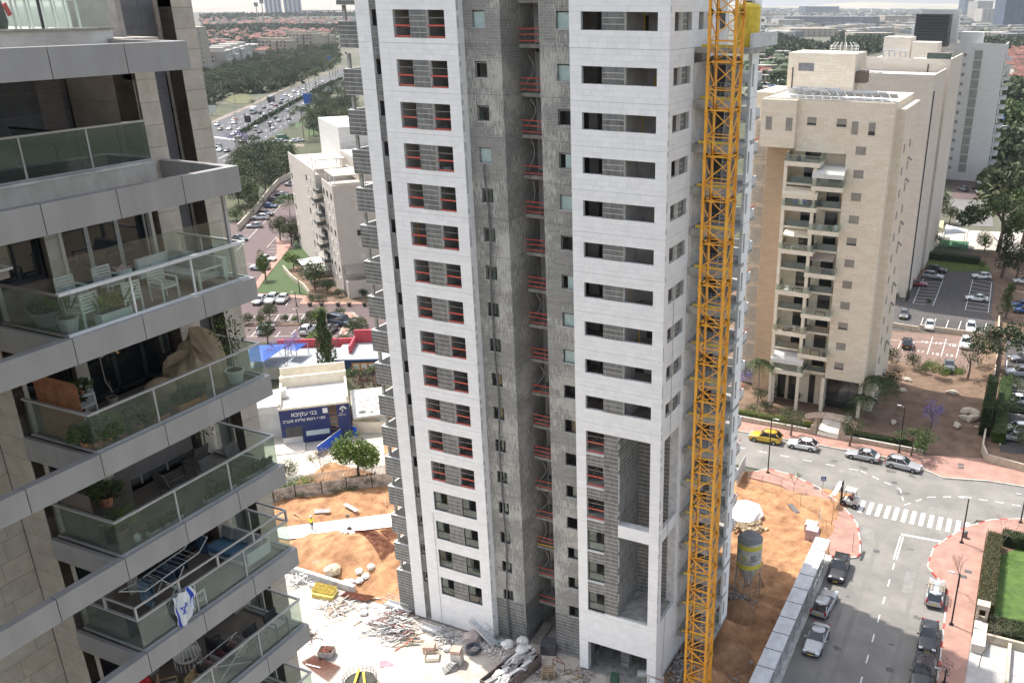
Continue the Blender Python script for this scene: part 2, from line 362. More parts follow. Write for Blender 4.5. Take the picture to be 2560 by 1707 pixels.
# bare block shafts between the wings
bo=[(-16.02,-14.95,zk(k)+3*CH,zk(k)+6*CH-.08) for k in range(KT,17)]
wall('x',-1,.9,-16.8,-13.65,KT,17,bo,sub=tblk,clad=False)
bo=[(-9.2,-8.08,zk(k)+3*CH,zk(k)+6*CH-.08) for k in range(KT,17)]
wall('x',-1,1.2,-10.6,-7.2,KT,17,bo,sub=tblk,clad=False)
tblk.box(-13.95,1.201,.27,-13.65,7,zk(KT)+3.1); tblk.box(-10.6,1.501,.27,-10.3,7,zk(KT)+3.1)
tcon.box(-16.8,.92,-.1,-13.66,7,.27); tcon.box(-10.59,1.22,-.1,-7.0,7,.27)
rooms(-16.4,-13.96,1.21,4.5,range(KT,17),()); rooms(-10.29,-7.55,1.51,4.5,range(KT,17),())
for k in range(KT,18):
    z=zk(k)-.02
    for a,b,y in ((-16.79,-13.64,.895),(-10.605,-7.54,1.195)): tjt.box(a,y,z,b,y+.02,z+.035)
    tjt.box(-13.66,.9,z,-13.645,4,z+.035)
for i in range(12): # stone courses begun at the foot of the shafts
    z=.32+i*.36
    for a,b,y in ((-16.78,-13.66,.888),(-10.6,-7.54,1.188)): GSLAB.append((a,y,z,b,y+.02,z+.335))
    GSLAB.append((-13.652,.9,z,-13.635,4.2,z+.335))
tgj.box(-16.79,.893,.3,-13.65,.905,4.62); tgj.box(-10.6,1.193,.3,-7.54,1.205,4.62)
# recess with raw slabs
for k in range(KT,17):
    z=zk(k)
    tcon.box(-13.64,3.5,z-.28,-10.61,7,z); tpla.box(-13.64,5.9,z,-12.75,6.1,z+2.87); tpla.box(-12.75,6.3,z,-10.61,6.5,z+2.87)
    tdk.box(-12.5,6.28,z,-11.5,6.3,z+2.1); tpla.box(-11.2,3.7,z,-11.05,6.3,z+2.87)
    tpla.box(-10.75,3.9,z,-10.62,4.1,z+2.87)
# side bay of raw balconies right of the crane
for k in range(1,17):
    z=zk(k)
    tcon.box(.01,4.88,z-.3,3.6,9,z); tcon.box(.01,4.88,z-.62,3.6,5.1,z-.301)
    tpla.box(.0,4.9,z,.14,8.4,z+2.5) ; tblk.box(.15,8.2,z,2.2,8.5,z+2.85); tdk.box(.3,8.17,z,1.35,8.199,z+2.2)
    tcon.box(2.2,7.6,z,2.5,8.5,z+2.85)
    tcon.box(-2.9,9,z-.3,-.9,20.9,z-.02)
    tcon.box(-2.9,21,z-.3,-.5,24.6,z); tsub.box(-.62,21,z+.002,-.5,24.6,z+.75); tsub.box(-2.8,24.5,z+.002,-.62,24.6,z+.75); tsub.box(-2.8,21,z+.002,-.62,21.1,z+.75)
wall('y',1,3.6,7.3,9,0,16,[(7.5,8.0,zk(k)+.9,zk(k)+2.2) for k in range(0,17)],th=.25)
tcon.box(.01,4.88,zk(0)-.35,4.1,9,zk(0)+.02); tsub.box(3.9,5.5,zk(0)+.03,4.1,12,zk(0)+1.0)
# body behind, roof
tcore.box(-25.9,6.7,0,-4,24.4,zk(KT)+3.3); tcore.box(-4,8.52,0,-2.9,20.9,zk(KT)+3.3); tcore.box(-4,6.7,0,-.02,8.5,zk(KT)+3.3); tcore.box(-26,.3,zk(KT)+3.1,0,7,zk(KT)+3.4)
for k in range(0,17):
    z=zk(k)
    for y in (10,13,16,19): tdk.box(-2.92,y,z+.9,-2.885,y+1.4,z+2.3)
# stacked striped balconies on the left flank
for k in range(KT,17):
    z=zk(k)
    n0=len(GSLAB); gpanel('x',-1,.3,-28.0,-26.0,z-.5,z+1.45,h=.33,back=.2)
    tsub.box(-28.01,.29,z+1.451,-26.0,.52,z+1.49); tsub.box(-28.0,.52,z-.45,-27.85,4.2,z+1.45); tsub.box(-28.02,.53,z+1.451,-27.83,4.2,z+1.5)
    tcon.box(-27.85,.52,z-.25,-26.0,4.2,z); tcon.box(-28,4.2,z-.45,-25.9,4.4,z+1.45)
    tcon.box(-27.75,.6,z+1.5,-27.5,.8,z+2.64)
    for x in (-26.9,-26.6): tjt.tube([(x,1.5,z),(x,1.5,z+2.6)],.025,4)
gpanel('x',-1,.3,-28.0,-26.0,0,zk(16)-.5,h=.33,back=.2); tsub.box(-28,.5,0,-25.9,4.4,zk(16)-.5)
tsub.build('white_wall',WSB,TW); tblk.build('block_wall',BLK,TW); pieces('concrete_slab',TW,tcon.bx,CON); pieces('room_wall',TW,tpla.bx,PLA)
pieces('room_floor',TW,tfl.bx,mat('dusty_screed',(.42,.385,.355),.9,.12,1.5)); tjt.build('floor_joints',FLJ,TW); pieces('mortar_backing',TW,tgj.bx,GSJ)
tcore.build('rear_body',mat('rear_white',(.62,.62,.60),.8,.1,.6),TW); pieces('dark_doorway',TW,tdk.bx,DKI)
pieces('stone',TW,STONES,WST); pieces('grey_slab',TW,GSLAB,GST)
del STONES,GSLAB
# windows: guard rails in the empty ones, frames and panes in the finished ones
def glazed(x0,x1,y,z0,z1):
    f=MB(); t=.06; zm=z0+(z1-z0)*.42; xm=(x0+x1)/2
    f.box(x0,y,z0,x1,y+.1,z0+t*1.6).box(x0,y,z1-t,x1,y+.1,z1).box(x0,y,z0,x0+t,y+.1,z1).box(x1-t,y,z0,x1,y+.1,z1).box(x0,y,zm-t/2,x1,y+.1,zm+t/2).box(xm-t/2,y+.01,zm,xm+t/2,y+.09,z1)
    o=f.build('window',BLKG,TW); g=MB().box(x0+t,y+.04,z0+t,x1-t,y+.06,zm).build('pane',WGL,o); g=MB().box(x0+t,y+.045,zm,xm,y+.065,z1-t).build('pane',WGL,o)
for k in range(KT,17):
    z=zk(k)
    for a,b in ((-22.48,-20.99),(-19.44,-17.87)):
        if k<13:
            for h,r in ((1.2*CH,RED),(3.2*CH,RED)):
                piece('guard_board',TW,((a+b)/2,.1,z+h+random.uniform(-.03,.03)),(b-a,.04,.11),r,ry=random.uniform(-.015,.015))
            piece('guard_wire',TW,((a+b)/2,.12,z+4.6*CH),(b-a,.025,.025),STL)
        else: glazed(a,b,.1,z+CH,z+6*CH)
    if k>=13: glazed(-24.6,-24.06,.12,z+3*CH,z+6*CH)
for k in range(10,16):
    z=zk(k)
    if k<13:
        for h in (1.25*CH,3.4*CH): piece('guard_board',TW,(-5.81,.12,z+h),(1.58,.04,.1),RED)
        piece('guard_wire',TW,(-5.81,.14,z+4.8*CH),(1.58,.025,.025),STL)
    else: glazed(-6.55,-5.02,.12,z+CH,z+6*CH)
for k in range(KT,17):
    z=zk(k)
    for h in random.choice(((.25,.7,1.1),(.2,.75),(.25,.65,1.05))):
        piece('guard_board',TW,(-12.1,3.42,z+h),(2.95,.04,.09),RED if not(k==14 and h<.3) else YEL,ry=random.uniform(-.02,.02))
    piece('toe_board',TW,(2.0,4.84,z+.14),(2.9,.04,.2),mat('yellow_board',(.66,.47,.06),.6,.2,3))
    if k>0:
        g=MB()
        for i in range(9): g.box(.1+i*.28,4.9,z+.2,.115+i*.28,4.915,z+1.25)
        for i in range(5): g.box(.1,4.9,z+.25+i*.24,2.6,4.915,z+.265+i*.24)
        g.build('guard_mesh',STL,TW)
        for x in (1.1,2.9): piece('guard_post',TW,(x,4.8,z+.45),(.05,.05,1.5),STL)
        for y in (9.3,12,15): piece('guard_post',TW,(3.4 if y<10 else -.95,y-.4*(y<10),z+.55),(.06,.06,1.5),DST)
        piece('guard_board',TW,(-.9,13,z+.6),(.04,7.5,.12),mat('yellow_board',(.66,.47,.06)))
        if k%2: piece('guard_board',TW,(-.45,23,z+1.1),(.04,3.4,.1),RED)
    # shaft windows: some open, some under film, some with a sliding leaf
    for a,b,y in ((-16.02,-14.95,1.08),(-9.2,-8.08,1.38)):
        ty=random.choice((0,0,0,1,2)) if k<10 else random.choice((0,3,3)); 
        if (a,k) in ((-16.02,-1),(-16.02,0),): ty=1 if k==0 else 1
        if a<-10 and k>3: ty=3
        z0_,z1_=z+3*CH,z+6*CH-.08
        fr=MB(); t=.05
        fr.box(a,y,z0_,b,y+.08,z0_+t).box(a,y,z1_-t,b,y+.08,z1_).box(a,y,z0_,a+t,y+.08,z1_).box(b-t,y,z0_,b,y+.08,z1_)
        o=fr.build('window',BLKG if k>6 else STL,TW)
        if ty==1: MB().box(a+t,y+.03,z0_+t,b-t,y+.05,z1_-t).build('pane',PGL,o)
        elif ty==2: MB().box((a+b)/2-.1,y+.03,z0_+t,b-t,y+.05,z1_-t).build('pane',PGL,o)
        elif ty==3: MB().box((a+b)/2,y+.03,z0_+t,b-t,y+.05,z1_-t).build('pane',WGL,o)
        piece('sill',TW,((a+b)/2,y-.12,z0_-.03),(b-a+.1,.2,.05),CNL)
# drain hose down the left shaft, drop cables
h=MB(); pts=[(-15.5,.75,zk(3)+1.1),(-15.5,.6,zk(3)+.7)]+[(-15.42+.1*math.sin(i*.9),.72-.05*math.cos(i*1.7),zk(3)-i*2.1) for i in range(1,22)]+[(-15.0,.3,.3)]
h.tube([p for p in pts if p[2]>.1],.085,6); h.build('hose',mat('black_hose',(.12,.13,.13),.6,.2,2),TW)
c=MB(); c.tube([(.06,1.9,zk(6)+1.2),(.06,1.9,8),(.1,1.3,1)],.02,4).tube([(-22.7,-.06,zk(13)),(-22.7,-.06,.5)],.018,4).tube([(-12.2,3.4,66),(-12.2,3.4,5)],.015,4).tube([(-11.6,3.4,66),(-11.6,3.4,8)],.015,4)
c.build('cable',mat('grey_cable',(.35,.33,.32),.7,.1,2),TW)
# white vent hoses looping in the recess
for k in (1,2,3,4,7,9,12,13,14,15):
    z=zk(k); s=random.uniform(.3,.9); c=MB(); c.tube([(-12.9+s*math.sin(t*.5)*.6,3.6,z+2.7-t*.26) for t in range(10)],.022,5); c.build('vent_hose',CNL,TW)
# yellow tank and rail on the side terrace, top right
yt=thing('water_tank','yellow upright water tank on the tower terrace behind the crane mast','tank',(3.1,7.6,zk(0)+.02))
b=MB(); b.lathe((3.1,7.6,zk(0)+.02),[(.8,0),(.82,.1),(.82,2.7),(.7,2.85),(.3,3.0)],20); b.build('shell',mat('tank_yellow',(.75,.55,.05),.5,.1,2),yt,smooth=False)
b=MB(); b.lathe((3.1,7.6,zk(0)+3.02),[(.3,0),(.3,.12)],12); b.build('lid',DST,yt)
# ================================================================ crane mast
CR=thing('tower_crane_mast','orange lattice mast of a tower crane standing beside the unfinished tower','crane',(4.0,-.25,0))
x0,x1,y0,y1=3.15,4.9,-1.1,.45
for x in (x0,x1):
    for y in (y0,y1):
        l=MB(); l.box(x-.09,y-.09,-.3,x+.09,y+.09,72)
        l.build('leg',ORG,CR)
zz=-.2; n=0; zs=54.91-3*18.5
while zs<72:
    mesh=MB(); z=zs; t=.045
    for (ax,ay,bx,by) in ((x0,y0,x1,y0),(x1,y0,x1,y1),(x1,y1,x0,y1),(x0,y1,x0,y0)):
        mesh.tube([(ax,ay,z+.22),(bx,by,z+.22)],.06,4); mesh.tube([(ax,ay,z+1.5),(bx,by,z+1.5)],t,4)
        mesh.tube([(ax,ay,z+1.5),(bx,by,z+.25)],t,4) if ax!=bx else mesh.tube([(ax,ay,z+.25),(bx,by,z+1.5)],t,4)
        mesh.tube([(ax,ay,z+1.5),(bx,by,z+2.95)],t,4)
        # gusset plates
        dx,dy=(bx-ax),(by-ay); L=math.hypot(dx,dy); dx/=L; dy/=L
        for (cx,cy,s) in ((ax,ay,1),(bx,by,-1)):
            mesh.add([(cx+s*dx*.08,cy+s*dy*.08,z+.0),(cx+s*dx*.34,cy+s*dy*.34,z+.2),(cx+s*dx*.08,cy+s*dy*.08,z+.5)],[(0,1,2),(2,1,0)])
    mesh.tube([(x0,y0,z+.2),(x1,y1,z+.2)],.04,4)
    mesh.build('mast_section',ORG,CR)
    j=MB()
    for x in (x0,x1):
        for y in (y0,y1): j.box(x-.125,y-.125,z-.14,x+.125,y+.125,z+.14); j.tube([(x-.17,y-.05,z),(x+.17,y-.05,z)],.035,6,mi=1); j.tube([(x-.05,y-.17,z+.07),(x-.05,y+.17,z+.07)],.035,6,mi=1)
    j.build('joint_collar',[ORG,DST],CR)
    zs+=3
l=MB()
for i in range(240): l.box(4.0,.1,i*.3,4.4,.13,i*.3+.03)
l.box(3.98,.1,0,4.01,.14,72); l.box(4.39,.1,0,4.42,.14,72); l.build('ladder',STL,CR)
MB().tube([(3.5,-.8,72),(3.48,-.78,30),(3.5,-.82,0)],.03,5).build('power_cable',DST,CR)
MB().obox((4.0,-.3,22.0),(.5,.35,.35),.4).build('floodlight',DST,CR)
pad=MB(); pad.box(1.9,-2.4,-.05,6.1,1.8,.35); pad.build('base_pad',CON,CR)
# ================================================================ near apartment building, left
NB=thing('near_apartment_building','grey banded apartment building with glass railed terraces filling the left side','building',(0,-46,0))
ALU=mat('grey_aluminium_panel',(.325,.312,.305),.42,.055,1.6,.03,rnd=.04,metal=.15,streak=.25)
ALD=mat('grey_aluminium_inner',(.25,.245,.25),.6,.05,1)
TAN=mat('tan_limestone',(.53,.465,.395),.8,.10,2.5,.35,rnd=.1,col2=(.42,.365,.30))
TANJ=mat('brown_stone_joint',(.2,.155,.12),.9,.2,3)
DGS=mat('dark_basalt_stone',(.145,.14,.145),.6,.12,1.2,.1,rnd=.1)
DGJ=mat('basalt_joint',(.34,.31,.29),.9,.1,2)
RGL=glassmat('railing_glass',(.84,.885,.855),.9,.04,(.42,.44,.41))
RGC=glassmat('clear_railing_glass',(.87,.92,.895),1.0,.02)
BGL=mat('dark_door_glass',(.012,.015,.018),.03,.1,1,spec=.9)
RAIL=mat('railing_aluminium',(.42,.41,.40),.4,.06,2,metal=.3)
FLT=mat('brown_terrace_tile',(.20,.165,.135),.7,.15,1.2)
SHU=mat('roller_shutter',(.27,.245,.225),.6,.08,2)
BZ={1:(56.2,.70),2:(52.83,.73)}
for i in range(3,11): BZ[i]=(49.54-3.15*(i-3),.67)
NST=[];NDS=[];nsub=MB();ndsub=MB();nslab=MB();nfl=MB();nin=MB();nceil=MB()
def wall2(lst,sub,ax,sg,c,a0,a1,z0,z1,ch,w,ops,zref,th=.2,gap=.012):
    n0=math.floor((z0-zref)/ch); z=zref+n0*ch
    while z<z1-1e-4:
        lo,hi=max(z,z0),min(z+ch,z1); zm=(lo+hi)/2; act=[(o[0],o[1]) for o in ops if o[2]<zm<o[3]]
        for s0,s1 in cut(a0,a1,act):
            put(sub,ax,sg,c,s0,s1,lo,hi,.02,th); x=s0
            while x<s1-1e-4:
                e=min(s1,x+w*random.uniform(.85,1.15))
                if s1-e<.35: e=s1
                put(lst,ax,sg,c,x+(gap/2 if x>s0 else 0),e-(gap/2 if e<s1 else 0),lo+gap,hi,0,.0202); x=e
        z+=ch
PAN=[]
for i,(zt,h) in BZ.items():
    ye=-41.45 if i==1 else -40.4; js=[ye]; y=(-43.33 if i==1 else -42.35)
    while y>-58: js.append(y); y-=1.97
    js.append(-58)
    for a,b in zip(js,js[1:]):
        PAN.append((2.63,b+.012,zt-h,2.75,a-(.012 if a!=ye else 0),zt)); PAN.append((2.5,b+.012,zt-h,2.622,a-(.012 if a!=ye else .125),zt-.002))
    x=2.5
    while x>-.05:
        e=max(-.08,x-1.3)
        PAN.append((e+.01,ye-.12,zt-h,x-(0 if x<2.5 else -.12),ye,zt-.001)); PAN.append((e+.01,ye-.25,zt-h,x,ye-.128,zt-.003)); x=e
    if i>=3:
        x=2.495
        while x>.0:
            e=max(0,x-1.25); PAN.append((e+.01,-46.47,zt-h,x,-46.36,zt-.004)); x=e
        nslab.box(-.35,-46.355,zt-h+.02,2.49,-40.66,zt-.32); nfl.box(-.35,-46.355,zt-.318,2.49,-40.66,zt-.10)
        if i==3: pass
        nceil.box(-.3,-46.35,zt-h-.03,2.48,-40.67,zt-h+.018)
pieces('belt_panel',NB,PAN,ALU)
zr=55.07
# pillars of pale stone, facing the terraces
for i in range(2,11):
    zt=BZ[i][0] if i>2 else 52.7; up=BZ[i-1][0]-BZ[i-1][1]-.03 if i>2 else 56
    lo=zt-.1 if i>2 else 52.4
    if i>2:
        for a,b in ((-46.36,-45.95),(-44.55,-44.19)): wall2(NST,nsub,'y',1,-.1,a,b,lo,up,.63,1.2,[],zr)
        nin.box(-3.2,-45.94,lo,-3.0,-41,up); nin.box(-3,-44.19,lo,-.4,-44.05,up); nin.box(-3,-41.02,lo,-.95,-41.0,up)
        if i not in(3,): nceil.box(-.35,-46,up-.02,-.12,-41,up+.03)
        # doors
        if i!=5:
            for q in range(3):
                a=-44.15+q*.95; f=MB(); t=.055
                f.box(-.4,a,lo+.1,-.33,a+.94,lo+.2).box(-.4,a,up-.08,-.33,a+.94,up).box(-.4,a,lo+.1,-.33,a+t,up).box(-.4,a+.94-t,lo+.1,-.33,a+.94,up)
                o=f.build('sliding_door',BLKG if i!=3 else RAIL,NB); MB().box(-.375,a+t,lo+.2,-.36,a+.94-t,up-.08).build('pane',BGL,o)
            if i==3:
                for a in (-44.185,-41.35): piece('door_jamb',NB,(-.12,a+.03,(lo+up)/2),(.16,.1,up-lo),mat('cream_jamb',(.5,.46,.4)))
        else:
            nin.box(-.42,-44.1,lo+.2,-.36,-41.2,up-.0)
            for q in range(36):
                piece('shutter_slat',NB,(-.33,-42.65,up-.03-q*.06),(.03,2.9,.048),SHU,ry=.25)
            f=MB(); 
            for q in range(3): a=-44.15+q*.95; f.box(-.4,a,lo+.1,-.34,a+.06,lo+.5)
            f.build('door_frame',RAIL,NB); MB().box(-.39,-44.1,lo+.12,-.37,-41.3,lo+.6).build('door_glass',BGL,NB)
        f=MB(); f.box(-.45,-45.93,lo+.9,-.38,-45.87,up).box(-.45,-45.3,lo+.9,-.38,-45.25,up).box(-.45,-44.62,lo+.9,-.38,-44.56,up).box(-.45,-45.93,lo+.8,-.38,-44.56,lo+.9)
        o=f.build('side_window',BLKG,NB); MB().box(-.43,-45.87,lo+.9,-.41,-44.62,up).build('pane',BGL,o)
        nsub.box(-.45,-45.94,lo,-.2,-44.56,lo+.8)
    wall2(NST,nsub,'y',1,-.1,-41.0,-40.25,(lo if i>2 else 52.2),up if i>2 else 55.5,.63,1.2,[],zr,th=.8)
    if i==2: wall2(NST,nsub,'x',-1,-41.0,-2.9,-.1,52.4,55.5,.63,1.2,[],zr,th=.1)
# recess north of the pillar with a slit window, then the corner pillar
wall2(NDS,ndsub,'y',1,-2.95,-40.24,-37.5,20,58,.63,.9,[(-39.75,-39.0,BZ[i][0]+.2,BZ[i][0]+2.4) for i in range(1,11)],zr)
wall2(NDS,ndsub,'x',1,-40.24,-2.95,-.95,20,58,.63,.9,[],zr)
wall2(NST,nsub,'y',1,-2.2,-37.45,-36.65,20,57.2,.63,1.2,[],zr,th=.6)
wall2(NST,nsub,'x',-1,-37.45,-2.94,-2.221,20,57.2,.63,1.2,[],zr,th=.3)
wall2(NST,nsub,'x',1,-36.65,-5,-2.221,20,57.2,.63,1.2,[],zr,th=.2)
for i in range(1,11):
    z=BZ[i][0]; f=MB(); f.box(-3.1,-39.74,z+.2,-3.05,-39.01,z+2.4); f.build('slit_window',BGL,NB)
    piece('window_frame',NB,(-2.96,-39.35,z+.22),(.12,.75,.05),BLKG); piece('window_frame',NB,(-2.96,-39.35,z+1.3),(.05,.04,2.1),BLKG)
# south of the terraces: wall steps back, big pale stones
wall2(NST,nsub,'x',-1,-46.37,-1.25,-.1,20,52.7,.63,1.25,[],zr,th=.3)
wl=[(-49.6,-48.35,BZ[i][0]+.45,BZ[i][0]+1.9) for i in range(3,11)]
wall2(NST,nsub,'y',1,-1.25,-56,-46.39,20,52.3,.63,1.1,wl,zr,th=.35)
for i in range(3,11):
    z=BZ[i][0]; f=MB(); f.box(-1.55,-49.58,z+.45,-1.48,-48.37,z+.52).box(-1.55,-49.58,z+1.83,-1.48,-48.37,z+1.9).box(-1.55,-49.58,z+.5,-1.48,-49.5,z+1.85).box(-1.55,-48.45,z+.5,-1.48,-48.37,z+1.85).box(-1.55,-49.0,z+.5,-1.48,-48.95,z+1.85)
    o=f.build('window',RAIL,NB); MB().box(-1.53,-49.5,z+.52,-1.51,-48.45,z+1.83).build('pane',mat('blue_dark_glass',(.02,.04,.055),.05,.2,1,spec=.8),o)
# third-from-top terrace level set back behind a plastered parapet
z=52.83
nfl.box(-3,-52,z-.6,0,-41,z-.32)
PW=mat('stained_white_parapet',(.50,.48,.455),.9,.16,2,.2,streak=.5,col2=(.36,.33,.30))
MB().box(.02,-52,z-1.2,.2,-41.02,z+.0).build('parapet_wall',PW,NB)
MB().box(-.02,-52,z+.001,.24,-41.02,z+.06).build('parapet_coping',CNL,NB)
wall2(NDS,ndsub,'y',1,-3.0,-44.6,-41.0,z-.3,55.6,.62,1.5,[(-41.9,-41.15,z-.3,55.2)],z); 
for q in range(42): piece('shutter_slat',NB,(-3.02,-41.5,z-.25+q*.068),(.03,.8,.055),mat('taupe_shutter',(.33,.28,.255),.6,.05,2),ry=.25)
wall2(NDS,ndsub,'x',-1,-44.6,-3.0,-1.6,z-.3,55.6,.62,1.5,[],z)
MB().box(-3.1,-45.3,z-.3,-2.9,-44.62,55.6).build('dark_reveal',DKI,NB)
for q in range(40): piece('shutter_slat',NB,(-1.62,-45.35,z-.2+q*.07),(.03,1.1,.055),SHU,ry=.25)
wall2(NDS,ndsub,'y',1,-1.64,-47.6,-45.9,z-.3,55.6,.62,1.5,[],z); MB().box(-1.7,-48.2,z-.3,-1.6,-47.6,55.6).build('dark_reveal',DKI,NB)
wall2(NDS,ndsub,'y',1,-1.3,-56,-48.2,z-.3,55.6,.62,1.5,[],z)
nceil.box(-3.1,-56,55.5,2.45,-41.7,55.6)
def railing(parent,pts,z,hh=1.05,gl=RGL,seg=1.0,posts=2,cap=.05,capm=RAIL,gh=None):
    """glass balustrade along pts: panels, posts and a cap rail as separate parts"""
    for (xa,ya),(xb,yb) in zip(pts,pts[1:]):
        L=math.hypot(xb-xa,yb-ya); n=max(1,round(L/seg)); rz=math.atan2(yb-ya,xb-xa)
        for i in range(n):
            t=(i+.5)/n; piece('glass_panel',parent,(xa+(xb-xa)*t,ya+(yb-ya)*t,z+.02+(hh-.04)/2),(L/n-.012,.012,hh-.05),gl,rz=rz)
            if posts and i%posts==0 and i:
                t=i/n; piece('rail_post',parent,(xa+(xb-xa)*t,ya+(yb-ya)*t,z+hh/2),(.05,.05,hh),capm,rz=rz)
        piece('cap_rail',parent,((xa+xb)/2,(ya+yb)/2,z+hh),(L+cap,cap*1.6,cap),capm,rz=rz)
        piece('base_rail',parent,((xa+xb)/2,(ya+yb)/2,z+.02),(L,cap*1.3,cap),capm,rz=rz)
for i in range(3,11):
    z=BZ[i][0]
    if i==3:
        railing(NB,[(.1,-46.25),(2.58,-46.25)],z,1.06,capm=mat('brown_rail',(.24,.2,.18),.5))
        railing(NB,[(2.58,-46.25),(2.58,-40.5)],z,1.08,gl=RGC,cap=.075,capm=mat('white_rail',(.62,.61,.60),.35)); railing(NB,[(2.58,-40.5),(0,-40.5)],z,1.08,gl=RGC)
        for q in range(6): piece('upper_glass',NB,(2.42,-46.2+q*.86+.43,z+1.45-.0),(.012,.85,.8),RGC)
        piece('terrace_post',NB,(2.35,-40.75,z+1.45),(.08,.1,2.95),RAIL)
    else: railing(NB,[(.1,-46.25),(2.58,-46.25),(2.58,-40.5),(0,-40.5)],z)
    if i==6:
        for (xa,ya,xb,yb) in ((.1,-46.25,2.58,-46.25),(2.58,-46.25,2.58,-40.5),(2.58,-40.5,.8,-40.5)):
            L=math.hypot(xb-xa,yb-ya); rz=math.atan2(yb-ya,xb-xa); piece('upper_rail',NB,((xa+xb)/2,(ya+yb)/2,z+1.45),(L+.05,.045,.06),RAIL,rz=rz)
            n=max(1,round(L/1.6))
            for q in range(n+1): t=q/n; piece('rail_post',NB,(xa+(xb-xa)*t,ya+(yb-ya)*t,z+1.25),(.06,.06,.4),RAIL,rz=rz)
# set back terrace railing and neighbour's glazed bay at the far left
railing(NB,[(.1,-46.6),(.1,-41.05)],52.9,1.1,gl=glassmat('smoked_railing_glass',(.5,.6,.57),1.6,.05)); railing(NB,[(-2.5,-43.2),(-.3,-43.2)],52.9,1.0,posts=0,capm=DST)
MB().box(-.0,-46.85,52.8,.2,-46.65,54.6).box(0,-49,54.5,.2,-46.85,54.6).box(0,-49,53.75,.2,-46.85,53.83).build('bay_frame',RAIL,NB)
MB().box(.06,-49,52.9,.1,-46.85,54.5).build('bay_glass',mat('frosted_bay_glass',(.36,.45,.45),.15,.1,1),NB)
railing(NB,[(.1,-46.9),(1.75,-46.9)],52.0,.001) if False else None
# balcony glass poking in at the far left
railing(NB,[(2.55,-56),(2.55,-47.15),(0,-47.15)],51.5,1.02,gl=RGC)
nfl.box(0,-56,51.3,2.5,-47.2,51.49)
# top terrace
z=56.45
MB().box(-7,-45.35,z-.4,.1,-41.5,z).box(-7,-56,z-.4,.0,-45.36,z).build('top_deck',CNL,NB)
MB().box(-.05,-45.4,z+.001,.18,-41.5,z+.05).build('deck_edge',CON,NB)
wall2(NDS,ndsub,'y',1,0,-56,-45.4,55.8,60,.66,1.35,[(-49,-46.95,56.95,58.6)],z)
f=MB(); f.box(-.2,-49,56.95,0,-46.95,57.05).box(-.2,-47.12,57,-.02,-46.95,58.6).box(-.2,-49,58.5,0,-46.95,58.6); o=f.build('window',RAIL,NB); MB().box(-.17,-49,57.05,-.14,-47.12,58.5).build('pane',BGL,o)
wall2(NDS,ndsub,'x',1,-41.5,-3,.05,55.6,z-.01,.66,1.35,[],z); wall2(NDS,ndsub,'y',1,.05,-45.36,-41.5,55.9,z-.41,.66,1.35,[],z)
railing(NB,[(.1,-45.35),(.1,-41.5)],z,1.5,gl=RGC,capm=DST)
# white terrace end pieces behind (pillar head and neighbour wing)
MB().box(-2.9,-41.2,55.9,-.0,-40.0,56.2).build('pillar_head',TAN,NB)
stuff(nsub.build('stone_backing',TANJ,NB)); ndsub.build('dark_stone_backing',DGJ,NB); pieces('terrace_slab',NB,nslab.bx,ALD); pieces('terrace_floor',NB,nfl.bx,FLT); pieces('room_wall',NB,nin.bx,DKI)
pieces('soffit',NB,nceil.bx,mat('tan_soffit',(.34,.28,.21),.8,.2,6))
pieces('stone',NB,NST,TAN); pieces('dark_stone',NB,NDS,DGS)
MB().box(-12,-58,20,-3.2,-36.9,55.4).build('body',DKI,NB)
# second, farther wing of the same estate seen past the corner pillar
# ================================================================ plants and furniture
GRN=mat('leaf_green',(.055,.11,.03),.6,.3,2,rnd=.45,hue=.02)
def leafmat(n,c,c2=None,rnd=.45,hue=.02): return mat(n,c,.65,.3,1.2,rnd=rnd,col2=c2,hue=hue,spec=.25)
LV=[leafmat('foliage_mid',(.085,.125,.04)),leafmat('foliage_dark',(.05,.075,.03)),leafmat('foliage_olive',(.10,.115,.055)),leafmat('foliage_bright',(.13,.20,.035)),leafmat('foliage_purple',(.30,.24,.52),(.22,.18,.42)),leafmat('foliage_red',(.14,.07,.06))]
BARK=mat('bark',(.17,.13,.10),.9,.3,4,.4); TER=mat('terracotta',(.50,.20,.11),.8,.15,3); WPOT=mat('pale_pot',(.62,.64,.60),.5,.08,3); SOIL=mat('potting_soil',(.05,.035,.025),.95,.2,6)
def leaf(mb,c,d,L,W,mi=0):
    d=d.normalized(); s=d.cross(Vector((random.uniform(-1,1),random.uniform(-1,1),random.uniform(-1,1)))).normalized()*W
    mb.add([c,c+d*L*.45+s,c+d*L,c+d*L*.45-s],[(0,1,2,3)],mi)
def bushmesh(name,n,rx,rz,L,W,m,cz=None,seed=0,up=.3):
    random.seed(seed); b=MB(); cz=rz if cz is None else cz
    for i in range(n):
        a=random.uniform(0,6.283); u=random.uniform(-1,1); r=random.uniform(.55,1)**.6; s=math.sqrt(1-u*u)
        p=Vector((rx*r*s*math.cos(a),rx*r*s*math.sin(a),cz+rz*r*u)); d=Vector((s*math.cos(a),s*math.sin(a),u+up))+Vector([random.uniform(-.7,.7) for _ in range(3)])
        leaf(b,p,d,L*random.uniform(.6,1.3),W*random.uniform(.7,1.2))
    return b
